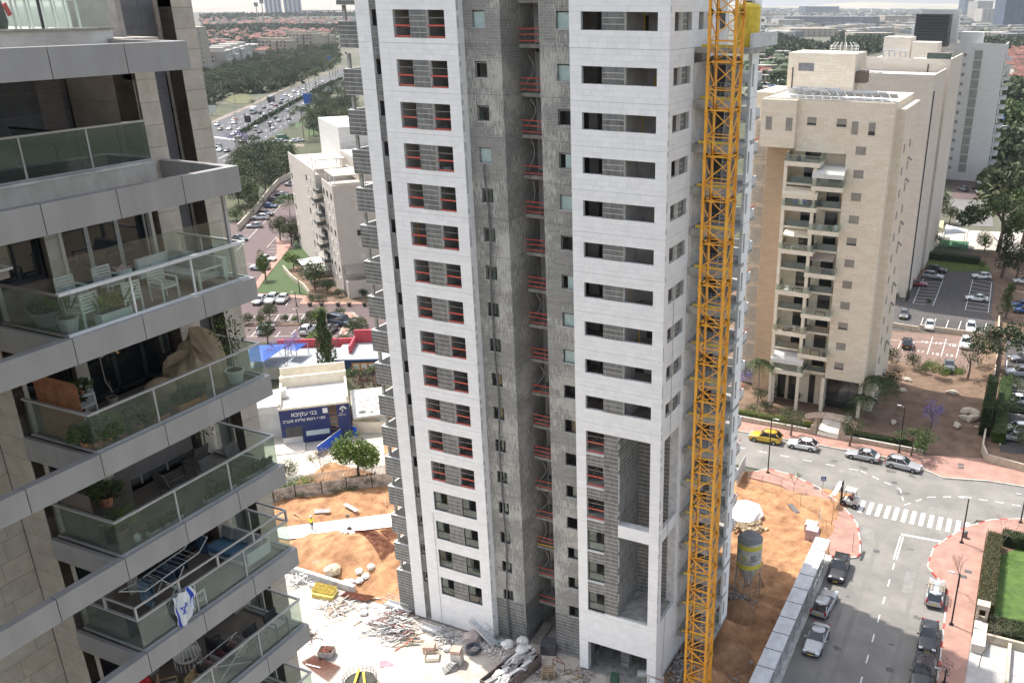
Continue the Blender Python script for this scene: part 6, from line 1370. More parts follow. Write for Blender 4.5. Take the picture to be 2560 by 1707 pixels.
lp(d5(1817,765),d5(0,390)[1],'black street lamp beside the right row of parked cars')
lp(d5(1765,1197),d5(0,1100)[1],'black street lamp cut by the bottom edge')
lp(d4(1385,405),d4(0,45)[1],'black street lamp on the far pavement before the brown plot')
lp(d4(2325,945),d4(0,735)[1],'black street lamp at the right edge of the crossing corner')
def post(pt,top,label,nm,cat,m=STL,r=.04,zg=.13):
    b=gp(*pt,zg); h=hgt(b,top)-zg; t=thing(nm,label,cat,(*b,zg)); MB().tube([(*b,zg),(*b,zg+h)],r,8).build('pole',m,t); return t,b,h
t,b_,h_=post(d4(790,728),d4(0,590)[1],'blue pedestrian crossing sign on a grey pole by the kerb','road_sign','sign'); 
ang=math.atan2(CAM.y-b_[1],CAM.x-b_[0]); dv=Vector((math.cos(ang+.1),math.sin(ang+.1),0)); sv_=Vector((-dv.y,dv.x,0)); c_=Vector((*b_,.13+h_-.32))+dv*.05
def plate(nm,pts,m,par,o=0): 
    b=MB(); b.add([c_+sv_*p[0]+Vector((0,0,p[1]))+dv*o for p in pts]+[c_+sv_*p[0]+Vector((0,0,p[1]))+dv*(o-.015) for p in pts],[tuple(range(len(pts))),tuple(range(len(pts),2*len(pts)))[::-1]]+[(i,(i+1)%len(pts),len(pts)+(i+1)%len(pts),len(pts)+i) for i in range(len(pts))]); return b.build(nm,m,par)
plate('sign_plate',[(-.32,-.32),(.32,-.32),(.32,.32),(-.32,.32)],mat('sign_blue',(.02,.12,.45),.4),t); plate('white_triangle',[(-.25,-.2),(.25,-.2),(0,.24)],WHP,t,.012); plate('walking_figure',[(-.06,-.17),(.02,-.05),(.08,-.17),(.05,.02),(.0,.12),(-.05,.02)],TRM,t,.022)
for pt,tp,l in ((d4(910,885),d4(0,700)[1],'grey pole of a sign seen edge on behind the forklift'),(d4(1023,1165),d4(0,1020)[1],'short grey pole near the drain at the pavement tip')):
    post(pt,tp,l,'sign_pole','pole')
b_=gp(*d4(1893,1060),.13); t=thing('litter_bin','grey litter bin behind the lamp at the crossing','bin',(*b_,.13)); MB().lathe((*b_,.13),[(.24,0),(.27,.75),(.2,.85)],14).build('drum',mat('bin_grey',(.16,.16,.165),.6),t)
# mesh panel fence round the pavement tip
MF=thing('mesh_fence','thin temporary mesh fence along the inner edge of the paved tip','fence',(3,40,0))
mp=[gp(*d4(X,Y),.13) for X,Y in ((215,670),(325,680),(470,720),(620,820),(765,915),(770,1030))]
for a,b in zip(mp,mp[1:]):
    n=3; L=math.hypot(b[0]-a[0],b[1]-a[1]); q=MB()
    for i in range(int(L/.3)+1): u=i/max(1,int(L/.3)); q.tube([(a[0]+(b[0]-a[0])*u,a[1]+(b[1]-a[1])*u,.2),(a[0]+(b[0]-a[0])*u,a[1]+(b[1]-a[1])*u,2.0)],.006,3)
    for z in (.2,1.1,2.0): q.tube([(*a,z),(*b,z)],.02,4)
    q.build('mesh_panel',STL,MF); piece('post',MF,(a[0],a[1],1.1),(.05,.05,2.1),STL)
sc_h=thing('sheet_gate','grey sheet metal hoarding jutting from the tower towards the road','fence',(*gp(*d4(150,590),.6),0)); a,b=gp(*d4(130,610),1),gp(*d4(195,490),1); MB().obox(((a[0]+b[0])/2,(a[1]+b[1])/2,1.2),(math.hypot(b[0]-a[0],b[1]-a[1]),.06,2.2),math.atan2(b[1]-a[1],b[0]-a[0])).build('sheets',mat('zinc_fence',(.5,.51,.5)),sc_h)
# ================================================================ grounds beyond the roads
PARK=mat('park_ground',(.085,.085,.042),.95,.3,.06,.2,col2=(.038,.048,.022)); PAV=mat('pale_plaza',(.47,.425,.365),.9,.08,.5,.1); HWA=mat('highway_asphalt',(.085,.085,.09),.9,.12,.08,.05,col2=(.068,.068,.072)); HWP=mat('dusty_verge',(.20,.165,.135),.9,.2,.1)  # park, plaza and highway colours lowered in place of cloud shade
LIM=mat('limestone_wall_cap',(.52,.45,.35),.85,.12,2,.2)
P1=lambda *q:[gp(*c1(*p)) for p in q]; P3=lambda *q:[gp(*c3(*p)) for p in q]; PH=lambda *q:[gp(*ch(*p)) for p in q]; PB=lambda *q:[gp(*cb(*p)) for p in q]
s6=zo(600,820,3.564); P6=lambda *q:[gp(*s6(*p)) for p in q]; m_=zo(1840,480,2.7025); PM=lambda *q:[gp(*m_(*p)) for p in q]
sh('ground_left',[(-57,9),(-57,8.5),(-400,60),(-420,400),(-60,400),(-28,60),(-28,43),(-44,43),(-46,20)],-.06,PARK)
# left car parks: rose paving, lanes, lawn, islands
sh('car_park_paving',P1((-500,1470),(-300,560),(60,470),(420,120),(800,-150),(1500,-150),(1700,1540),(-500,1560)),-.045,RBR2)
sh('lawn',P1((230,1080),(500,730),(640,700),(800,1100),(690,1135),(500,1125),(235,1110)),.02,GRS); sh('lawn',P1((545,640),(620,560),(700,600),(640,720),(560,720)),.015,GRS)
sh('garden_bed',P1((690,1135),(640,1050),(470,920),(600,860),(1250,900),(1300,1200),(660,1190)),.03,DIR)
pave('pavement',P1((215,1020),(400,760),(395,625),(520,660),(520,710),(300,980),(230,1080)),.1,RBR,P1((310,715),(398,618),(520,655)),False)
pave('pavement',P1((100,1180),(210,1150),(235,1118),(500,1130),(690,1140),(680,1190),(1250,1200),(1250,1215),(600,1215),(630,1165),(500,1155),(480,1150),(290,1130),(190,1200)),.08,RBR)
for pts,l in ((((860,1300),(1080,1290),(1120,1330),(1060,1345),(850,1335)),''),(((960,1480),(990,1415),(1070,1410),(1020,1480),(985,1500)),'')):
    q=P1(*pts); pave('traffic_island',q,.12,RBR,q+[q[0]])
q=P1((130,1385),(820,1378),(930,1395),(930,1412),(800,1400),(130,1408)); pave('planting_strip',q,.12,DIR,q[:2])
def pk(a,b): return line([gp(*a,-.03),gp(*b,-.03)],.12)
ql=[]
for a,b in (((160,1375),(205,1318)),((370,1372),(415,1310)),((490,1370),(535,1305)),((600,1365),(645,1305)),((170,1500),(230,1435)),((390,1505),(430,1455)),((525,1480),(570,1440)),((730,1490),(770,1435)),((480,1225),(520,1165)),((285,1225),(330,1160)),((90,560),(215,545)),((95,600),(150,598)),((265,395),(420,352)),((290,450),(360,400)),((330,690),(480,680)),((330,720),(450,715)),((310,745),(420,745)),((90,860),(205,850)),((240,1000),(300,905)),((225,1310),(700,1300)),((130,1500),(950,1495)),((40,740),(250,520)),((250,520),(570,195)),((310,712),(395,620))): ql+=pk(c1(*a),c1(*b))
paint('bay_line',ql,-.03)
ww=thing('garden_wall','long beige stone wall with trees behind, left of the upper car park','wall',(*P1((300,240))[0],0)); a=P1((60,560),(210,400),(330,240),(420,140),(560,70))
for i,(p,q) in enumerate(zip(a,a[1:])): MB().obox(((p[0]+q[0])/2,(p[1]+q[1])/2,.9),(math.hypot(q[0]-p[0],q[1]-p[1])+.2,.3,1.8),math.atan2(q[1]-p[1],q[0]-p[0])).build('wall_panel',LIM,ww)
# right side grounds
sh('ground_right',[(24,56.5),(-45,57.3),(-45,130),(300,400),(300,56)],-.06,DIR)
sh('cobbled_yard',P3((120,700),(300,620),(380,500),(800,505),(830,590),(800,770),(830,830),(770,915),(140,870)),-.02,DBR); sh('car_park_paving',P3((120,880),(350,895),(760,920),(720,1090),(640,1130),(120,1050)),-.025,mat('pink_bay_paving',(.20,.135,.11),.9,.1,.8,.2))
sh('bay_paving',P3((375,545),(500,548),(440,715),(310,705)),-.012,mat('grey_bay_paving',(.075,.068,.066),.9,.12,1)); sh('bay_paving',P3((690,545),(810,570),(785,765),(640,745)),-.012,mat('grey_bay_paving',(.17,.15,.145))); sh('bay_paving',P3((360,800),(830,830),(760,912),(350,870)),-.012,mat('grey_bay_paving',(.17,.15,.145)))  # bay paving colour holds the cloud shade over the car parks
ql=[]
for k in range(9): t=k/8; ql+=pk(c3(375-65*t,548+155*t),c3(500-62*t,553+165*t)); ql+=pk(c3(690-50*t,548+195*t),c3(808-28*t,572+190*t))
for k in range(7): ql+=pk(c3(385+80*k-10,795+7*k),c3(360+80*k-10,868+7*k))
for a,b in (((500,552),(437,718)),((690,548),(640,745)),((375,548),(310,705)),((808,572),(785,765)),((235,945),(208,1000)),((315,950),(297,1012)),((435,915),(400,1025)),((520,930),(488,1038)),((610,940),(582,1048)),((150,935),(760,975))): ql+=pk(c3(*a),c3(*b))
paint('bay_line',ql,-.006)
def digits(txt,pt,s,par=None,ang=0):
    c=bpy.data.curves.new('numeral','FONT'); c.body=txt; c.size=s; c.align_x='CENTER'; o=bpy.data.objects.new('tmp',c); COL.objects.link(o); dg=bpy.context.evaluated_depsgraph_get(); me=bpy.data.meshes.new_from_object(o.evaluated_get(dg)); bpy.data.objects.remove(o)
    me.materials.clear(); me.materials.append(WHP); n=bpy.data.objects.new('bay_number',me); COL.objects.link(n); n['kind']='structure'; p=gp(*pt); n.location=(*p,-.004); n.rotation_euler=(0,0,ang); return n
for t,x,y in (('9',170,990),('10',255,1002),('11',355,1012),('12',448,1028),('13',538,1038),('16',380,952),('17',468,962),('18',555,975)): digits(t,c3(x,y),1.5)
sh('lawn',P3((385,430),(790,465),(800,505),(520,500),(380,470)),.0,mat('bright_lawn',(.085,.125,.02),.9,.2,1,.2)); sh('plaza',P3((400,340),(1012,380),(1012,260),(640,240),(400,270)),-.03,PAV); sh('playground_surface',P3((480,300),(665,315),(655,360),(470,345)),.01,mat('play_green',(.03,.12,.05),.9,.1,1))
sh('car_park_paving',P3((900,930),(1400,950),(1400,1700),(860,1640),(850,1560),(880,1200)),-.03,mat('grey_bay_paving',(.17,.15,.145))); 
ql=[]
for y in (1065,1165,1250,1400,1470): ql+=pk(c3(905,y),c3(1100,y+15))
ql+=pk(c3(905,1065),c3(860,1600)); paint('bay_line',ql,-.012)
sh('road',PB((1700,1500),(1650,1330),(2258,1370),(2600,1400),(2600,1560),(1700,1560)),-.03,RBR2); sh('road',PB((1960,1180),(1990,1040),(2300,1080),(2300,1120),(2040,1110),(2050,1220)),-.03,ASP); sh('road',PB((2040,820),(2300,815),(2300,890),(2060,850)),-.03,ASP); sh('road',P3((540,40),(800,60),(820,220),(590,210)),-.035,ASP)
LW=thing('boundary_wall','cream boundary wall between the brown plot and the right car park','wall',(25,56,0)); a=P3((850,820),(840,1050),(800,1300),(770,1500),(745,1640))+[gp(*d4(2060,480)),gp(*d4(2350,560)),gp(*d4(2600,620))]
for p,q in zip(a,a[1:]): MB().obox(((p[0]+q[0])/2,(p[1]+q[1])/2,.6),(math.hypot(q[0]-p[0],q[1]-p[1])+.1,.25,1.25),math.atan2(q[1]-p[1],q[0]-p[0])).build('wall_panel',LIM,LW)
for z,l,pp in ((.9,'cream retaining wall below the cobbled yard',((350,868),(760,922))),(.9,'pale ramp parapet by the beige tower',((145,850),(340,880)))):
    a=P3(*pp); t=thing('parapet_wall',l,'wall',(*a[0],0)); p,q=a; MB().obox(((p[0]+q[0])/2,(p[1]+q[1])/2,.45),(math.hypot(q[0]-p[0],q[1]-p[1]),.3,.95),math.atan2(q[1]-p[1],q[0]-p[0])).build('wall_body',LIM,t)
# front garden wall, hedges, pergola of the tan building
FG=thing('garden_front_wall','low stone wall under the clipped hedge along the far pavement','wall',(-5,57.6,0))
for a,b in ((-30,.6),(5.0,16.0)): MB().box(a,57.5,0,b,57.8,.75).build('wall_body',LIM,FG); MB().box(a,57.45,.751,b,57.85,.83).build('coping',KER,FG)
for x in (.6,1.0,4.6,5.0): piece('gate_pier',FG,(x-.1,57.7,.75),(.35,.45,1.5),LIM)
sh('garden_path',[(1.2,57.5),(4.4,57.5),(4.6,66),(.8,66)],.05,CRE)
def hedge(nm,label,x0,y0,x1,y1,z0,z1,m,dens=260,cat='hedge'):
    t=thing(nm,label,cat,((x0+x1)/2,(y0+y1)/2,z0)); MB().box(x0+.08,y0+.08,z0,x1-.08,y1-.08,z1-.1).build('branches',mat('hedge_core',(.03,.045,.018),.9,.3,3),t); b=MB()
    A=2*((x1-x0)+(y1-y0))*(z1-z0)+(x1-x0)*(y1-y0); n=int(min(9000,A*dens))
    for i in range(n):
        x=random.uniform(x0,x1); y=random.uniform(y0,y1); z=random.uniform(z0,z1); f_=random.random()
        if f_<.4: z=z1+random.gauss(0,.03); nn=Vector((0,0,1))
        elif f_<.6: y=y0+random.gauss(0,.03); nn=Vector((0,-1,0))
        elif f_<.8: x=x1 if random.random()<.5 else x0; nn=Vector((1 if x==x1 else -1,0,0))
        else: y=y0; nn=Vector((0,-1,.3))
        leaf(b,Vector((x,y,z)),nn*.5+Vector([random.uniform(-1,1) for _ in range(3)]),.14,.045)
    stuff(b.build('leaves',m,t)); return t
YH=leafmat('yellow_hedge',(.22,.25,.035),(.14,.17,.025)); DH=leafmat('dark_hedge',(.05,.08,.025)); BH=leafmat('brown_hedge',(.16,.13,.06),(.10,.09,.04))
hedge('clipped_hedge','bright yellow green clipped hedge left of the arched pergola',-30,57.9,.3,58.9,.3,1.4,YH,120); hedge('clipped_hedge','clipped hedge right of the arched pergola, in front of the brown plot',5.3,57.9,16,58.8,.3,1.3,DH,200)
hedge('clipped_hedge','tall olive brown hedge along the right garden wall',25.3,23.5,26.9,38.0,0,1.8,BH,170); hedge('clipped_hedge','curved green hedge at the upper right corner of the lawn',27,38.2,34,39.8,0,1.5,DH,120)
PG=thing('arched_pergola','arched brown slatted pergola roof over the garden gate','pergola',(2.8,58.5,0)); 
for i in range(22):
    t=-1+2*i/21; z=2.9-.75*t*t; piece('slat',PG,(2.8+t*3.6,58.6,z),(.22,2.2,.07),mat('pergola_wood',(.17,.125,.10),.85,.2,4,rnd=.1),ry=math.atan(2*.75*t/3.6))
for s in(-1,1): 
    MB().tube([(2.8+3.6*u/8,58.6+s*.8,2.82-.75*(u/8)**2) for u in range(-8,9)],.07,4).build('arch_beam',mat('pergola_wood',(.17,.125,.10)),PG)
    for x in(-1.8,1.8): MB().box(2.8+x-.15,58.5+s*.8,0,2.8+x+.15,58.8+s*.8,2.6).build('post',LIM,PG)
sh('lawn',[(26.9,20),(60,20),(60,45),(29,43.5),(26.9,39)],.03,mat('vivid_lawn',(.095,.165,.03),.9,.25,.9,.9,col2=(.045,.09,.018),bscale=10)); sh('garden_bed',[(25.2,36),(26.9,38.5),(31.5,43.4),(60,43.4),(60,40),(30,40),(26.9,36)],.035,DIR)
sh('garden_terrace',[(25.2,-30),(60,-30),(60,19.9),(25.2,19.9)],.02,mat('grey_terrace_slab',(.44,.43,.41),.9,.12,.6,.1))
GW=thing('entrance_pillar','pale stone gate pillar with a square opening beside the olive hedge','gate pillar',(25.8,22,0))
for b_ in ((25.3,21.6,0,26.4,22.5,.9),(25.3,21.6,.901,25.55,22.5,2.2),(26.15,21.6,.901,26.4,22.5,2.2),(25.25,21.55,2.201,26.45,22.55,2.7)): MB().box(*b_).build('stone_block',LIM,GW)
GW2=thing('garden_wall','low limestone wall round the shrub bed at the lower right','wall',(28,19.5,0)); MB().box(26.5,19.6,0,31,19.9,.9).build('wall_body',LIM,GW2); MB().box(25.3,17.5,0,26.5,21.4,1.0).build('pillar_base',CRE,GW2); MB().box(28.5,12.5,0,28.8,19.5,.7).build('planter_wall',LIM,GW2)
hedge('shrub','rounded grey green shrub in the bed by the gate pillar',26.7,20.1,30,22.6,0,1.3,LV[2],260,cat='shrub')
# ================================================================ trees
random.seed(21); CR_={}
def crown(kind,n,m,seed):
    random.seed(seed); b=MB(); cl=[]
    if kind=='round':
        for i in range(13): a=random.uniform(0,6.28); u=random.uniform(-.6,.9); r=.62*random.uniform(.5,1); s=math.sqrt(1-u*u); cl.append((Vector((r*s*math.cos(a),r*s*math.sin(a),u*.5)),random.uniform(.28,.45)))
    elif kind=='cone':
        for i in range(14): z=i/13; a=random.uniform(0,6.28); r=.35*(1-z*.75); cl.append((Vector((r*math.cos(a)*.8,r*math.sin(a)*.8,z*1.6-.8)),.3*(1-z*.5)))
    elif kind=='open':
        for i in range(20): a=random.uniform(0,6.28); r=random.uniform(.3,1); cl.append((Vector((r*math.cos(a),r*math.sin(a),random.uniform(-.35,.45))),random.uniform(.16,.3)))
    elif kind=='column':
        for i in range(14): cl.append((Vector((random.uniform(-.1,.1),random.uniform(-.1,.1),i/13*2-1)),.3))
    for i in range(n):
        c,r=random.choice(cl); d=Vector([random.gauss(0,1) for _ in range(3)]).normalized(); p=c+d*r*random.uniform(.65,1.05)
        leaf(b,p,d+Vector([random.uniform(-.8,.8) for _ in range(3)])-Vector((0,0,.2)),.085*random.uniform(.7,1.4),.028)
    o=b.build('crown',m); me=o.data; bpy.data.objects.remove(o); return me
def crn(kind,mi,n=2600,v=0):
    k=(kind,mi,n,v)
    if k not in CR_: CR_[k]=crown(kind,n,LV[mi],hash((kind,mi,v))%1000 if False else (len(kind)*31+mi*7+v))
    return CR_[k]
TRK={}
def trunkmesh(kind):
    if kind in TRK: return TRK[kind]
    b=MB(); random.seed(len(kind)); b.tube([(0,0,0),(.03,.02,.5),(-.02,.02,1)],[.045,.035,.025],7)
    for i in range(7):
        a=i*.9; b.tube([(0,.02,.55+.05*i),(.22*math.cos(a),.22*math.sin(a),.85+.06*i),(.42*math.cos(a),.42*math.sin(a),1.05+.06*i)],[.02,.012,.005],4)
    o=b.build('trunk',BARK); TRK[kind]=o.data; me=o.data; bpy.data.objects.remove(o); return me
def tree(pt,r,h,label,kind='round',mi=0,group=None,name='tree',th=None,n=2600,z=0,xy=None,v=0):
    p=xy or gp(*pt,z); t=thing(name,label,'tree' if name!='bush' else 'bush',(p[0],p[1],z),0,group)
    cz=h*.62 if name!='bush' else h*.45; ch_=h*.42
    if name!='bush':
        o=bpy.data.objects.new('trunk',trunkmesh('a')); COL.objects.link(o); o.parent=t; o.scale=(h*.75,h*.75,h*.62)
    c=bpy.data.objects.new('crown',crn(kind,mi,n,v)); COL.objects.link(c); c.parent=t; c.location=(0,0,cz); c.scale=(r*1.05,r*1.05,ch_*(1.05 if kind!='round' else 1.35)); c.rotation_euler=(0,0,random.uniform(0,6.28)); return t
PLM={}
def palm(pt,h,label,r=2.2,group=None,xy=None,lowres=False,name='palm_tree'):
    p=xy or gp(*pt); t=thing(name,label,'palm tree',(p[0],p[1],0),random.uniform(0,3),group)
    k='lo' if lowres else 'hi'
    if k not in PLM:
        b=MB(); random.seed(9)
        for i in range(26 if not lowres else 18):
            a=i*2.4; el=random.uniform(-.1,1.1); pr=Vector((0,0,0)); pts=[]
            for s in range(9):
                u=s/8; pts.append(Vector((math.cos(a)*u*(.6+.4*math.cos(el)),math.sin(a)*u*(.6+.4*math.cos(el)),el*.75*u-1.05*u*u*(.6+.3*el))))
            b.tube(pts,.012,3)
            for s in range(1,9 if not lowres else 9,1):
                q=pts[s]; 
                for q2 in (q,(q+pts[s-1])/2):
                    for sg in (-1,1): leaf(b,q2,Vector((math.cos(a)*.5-sg*math.sin(a),math.sin(a)*.5+sg*math.cos(a),-.55)),.26,.018)
        o=b.build('fronds',leafmat('palm_green',(.075,.11,.04),rnd=.3)); PLM[k]=o.data; bpy.data.objects.remove(o)
        b=MB(); b.tube([(0,0,0),(.01,0,.5),(0,0,1)],[.03,.022,.024],8); o=b.build('trunk',mat('palm_bark',(.24,.20,.16),.9,.25,5)); PLM['t']=o.data; bpy.data.objects.remove(o)
    o=bpy.data.objects.new('trunk',PLM['t']); COL.objects.link(o); o.parent=t; o.scale=(h*.6 if h<9 else 7,h*.6 if h<9 else 7,h)
    c=bpy.data.objects.new('fronds',PLM[k]); COL.objects.link(c); c.parent=t; c.location=(0,0,h); c.scale=(r,r,r); return t
def bare(pt,h,label,xy=None,spread=.6,lf=None,n=5,seed=1,z=.13):
    p=xy or gp(*pt,z); t=thing('bare_tree',label,'tree',(p[0],p[1],z)); random.seed(seed); b=MB(); tips=[]
    def br(a,d,L,r,k):
        e=a+d*L; m=(a+e)/2+Vector([random.uniform(-1,1)*L*.06 for _ in range(3)]); b.tube([a,m,e],[r,r*.85,r*.65],4); tips.append(e)
        if k:
            for i in range(random.choice((2,3))): nd=(d+Vector([random.uniform(-1,1)*spread for _ in range(3)])+Vector((0,0,.12))).normalized(); br(e,nd,L*random.uniform(.6,.85),r*.62,k-1)
    br(Vector((p[0],p[1],z)),Vector((.05,0,1)).normalized(),h*.3,h*.011,n); b.build('branches',mat('twig_bark',(.24,.18,.15),.9,.2,4),t)
    if lf is not None:
        c=MB()
        for e in tips[len(tips)//4:]:
            for i in range(7): leaf(c,e+Vector([random.gauss(0,.14) for _ in range(3)]),Vector([random.uniform(-1,1) for _ in range(3)]),.14,.05)
        c.build('leaves',LV[lf] if isinstance(lf,int) else lf,t)
    return t
for i,(x,y,r_,l) in enumerate(((560,1265,.9,'pale boulder alone in the middle of the brown plot'),(650,1385,1.2,'pale boulder at the rear of the boulder group'),(705,1400,1.3,'big pale boulder at the right of the boulder group'),(640,1425,.9,'pale boulder at the left of the boulder group'),(690,1432,1.3,'flat pale boulder at the front of the boulder group'),(588,1473,.9,'pale boulder left of and before the group'),(270,1182,.8,'pale boulder at the rear left of the brown plot'),(240,1250,.8,'pale boulder by the palm on the brown plot'),(185,1450,.7,'small pale boulder in front of the palm'),(712,1480,.4,'small square pale stone near the cypress hedge'))):
    p=gp(*c3(x,y),.2); b=MB(); random.seed(i+40); b.loft([[(r_*s*math.cos(k*.785)*random.uniform(.8,1.2),r_*.6*s*math.sin(k*.785)*random.uniform(.8,1.2),z*r_*.6) for k in range(8)] for s,z in ((1,0),(1.02,.45),(.75,.85),(.2,.95))]); o=b.build('boulder',LIM); o.location=(*p,0); o.rotation_euler=(0,0,i); tag(o,l,'boulder')
# near and middle trees, one by one
S=lambda pt,**k:pt
tree(d4(545,280),1.9,4.6,'thin street tree with sparse olive leaves behind the white hatchback','open',2,n=1300); tree(d4(1000,360),1.7,5.2,'thin street tree beside the silver sedan, right of the pergola','open',2,n=1300,v=1); tree(d4(1475,435),2.5,4.6,'spreading street tree behind the pale wagon','open',0,n=2400,v=2)
tree(d4(1620,260),1.6,5.6,'small jacaranda with violet flowers on the brown plot','open',4,n=800,v=3)
bare(d4(568,710),3.6,'young sapling with a few green leaves inside the paved tip',spread=.5,lf=3,n=3,seed=4); bare(d4(860,970),4.2,'leafless young tree in a stone square beside the mesh fence',spread=.35,n=4,seed=5)
bare(d4(2165,1200),6.2,'wide bare tree beside the lawn at the right edge',spread=.75,n=6,seed=8,z=.03); bare(d5(1860,520),4.8,'thin bare sapling by the roof rack wagon',spread=.4,n=4,lf=None,seed=6); bare(d5(2020,1080),5.5,'bare branching tree at the bottom right by the garden wall',spread=.6,n=6,seed=7,z=.03)
bare(None,5.0,'bare twigs with dry seed pods over the bottom right black cars',xy=(22.9,9.5),spread=.8,n=5,seed=14,lf=leafmat('dry_pods',(.17,.13,.13)))
tree(d5(2010,1195),2.0,2.6,'bright green tree top at the bottom right corner','round',3,xy=(25.6,8.5)) 
palm(m_(940,1540),6.5,'tall feather palm at the right corner of the tan building',3.0); palm(m_(150,1350),7,'palm between the unfinished tower and the tan building',2.4,xy=(-9.5,64.5)); palm(m_(1000,1500),4,'lower palm beside the tall feather palm',2.2,xy=(6.3,64.8))
for pt,r,h,l,k,mi in ((m_(200,1480),1.3,1.8,'dark round shrub by the garden path','round',1),(m_(160,1420),1.6,2.6,'dark green bush at the left garden corner','round',1),(m_(400,1420),1.2,2.0,'dark clipped shrub before the glass entrance, left','round',1),(m_(485,1400),.8,2.2,'small topiary before the glass entrance','round',1),(m_(330,1530),1.6,2.4,'loose pale bush left of the pergola','open',2),(m_(600,1440),.9,1.8,'thin shrub by the entrance column','open',2),(m_(880,1440),1.8,3.2,'grey green bush at the building corner','round',1),(m_(120,1500),1.5,2.0,'low green bush behind the yellow hedge','round',0),(m_(260,1380),1.5,3.0,'tall dark bush by the brown recess wall','round',1),(m_(760,1500),1.3,1.6,'low shrub before the wide glass entrance','round',0),(m_(920,1350),2.0,4.2,'dark leafy shrub behind the feather palm','round',1),(m_(60,1300),1.6,3.6,'violet flowered jacaranda by the unfinished tower','open',4),(m_(1050,1350),2.3,4.5,'dense dark shrub against the tan side wall','round',1)): tree(pt,r,h,l,k,mi,name='bush',n=1500)
for i,(x,y,r,h,k,mi,l) in enumerate(((150,1100,2.2,4.2,'round',1,'dense dark bush at the back of the brown plot by the tan wall'),(300,1120,1.6,3.4,'round',1,'dark bush behind the brown plot, second from the left'),(370,1145,1.2,2,'round',0,'low dark bush at the plot edge'),(400,1125,1.1,2.2,'round',3,'bright round bush left of the big green one'),(470,1175,1.9,3.6,'round',3,'big bright green bush at the rear of the brown plot'),(595,1175,1.2,2.6,'round',3,'bright bush right of the big green one'),(545,1150,.9,1.4,'round',1,'small dark bush between two bright ones'))): tree(c3(x,y),r,h,l,k,mi,name='bush',n=1600)
tree(c3(655,1180),2.3,6,'thin bare-looking tree by the pink bays','open',2,n=700); tree(c3(830,1130),4.6,9,'tree with twisted pale branches and dark leaves beside the boundary wall','open',1,n=3600); bare(c3(835,1150),8.5,'pale twisted dead tree standing before the dark foliage',spread=.8,n=5,seed=3,z=0)
hedge('cypress_row','tall dark cypress hedge along the boundary wall',*(lambda p:(p[0]-.7,p[1],p[0]+.7,p[1]+14))(gp(*c3(755,1540))),0,4.2,DH,60,cat='hedge'); hedge('green_strip_hedge','fresh green hedge inside the right car park wall',*(lambda p:(p[0]-.2,p[1]-1,p[0]+1.6,p[1]+22))(gp(*c3(815,1560))),0,1.6,leafmat('fresh_hedge',(.10,.17,.03)),60)
for x,y,r,h,k,mi,l in ((845,380,9,17,'open',0,'huge grey green tree behind the shade sails'),(1000,330,8,16,'open',0,'second huge tree at the right edge behind the plaza'),(870,540,4.2,12,'cone',1,'dark conifer like tree at the end of the cobbled yard'),(960,560,4,8,'round',1,'shadowy bush clump below the conifer'),(895,800,3.2,7,'cone',0,'yellow green conical tree by the white gate wall'),(760,380,3,5,'round',3,'small bright tree at the plaza edge'),(430,360,2,4.5,'open',0,'orange green small tree beside the yellow sail'),(450,190,4,9,'round',1,'dark tree behind the beige tower foot'),(540,200,3,5,'round',2,'olive tree left of the shade sails'),(740,490,1.2,2,'round',3,'small round bush on the bright lawn'),(200,690,.9,1.7,'round',1,'small round topiary at the tower foot, left'),(272,695,1.1,2.4,'column',1,'clipped column shrub at the tower foot'),(405,715,.8,1.3,'round',1,'small round topiary at the yard corner'),(320,500,1,3,'column',0,'slim shrub by the silver suv'),(990,1600,2.2,3.2,'open',0,'small feathery tree over the silver sedan'),(890,1440,2.2,4,'open',0,'feathery green tree beside the right car park wall'),(960,1270,1.8,3,'open',0,'light green shrub by the white car')): tree(c3(x,y),r,h,l,k,mi,n=3600 if r>6 else 1800)
hedge('long_hedge','long dark hedge between the bright lawn and the plaza',*(lambda a,b:(a[0],a[1],b[0],a[1]+2.5))(gp(*c3(395,425)),gp(*c3(730,455))),0,1.6,DH,20)
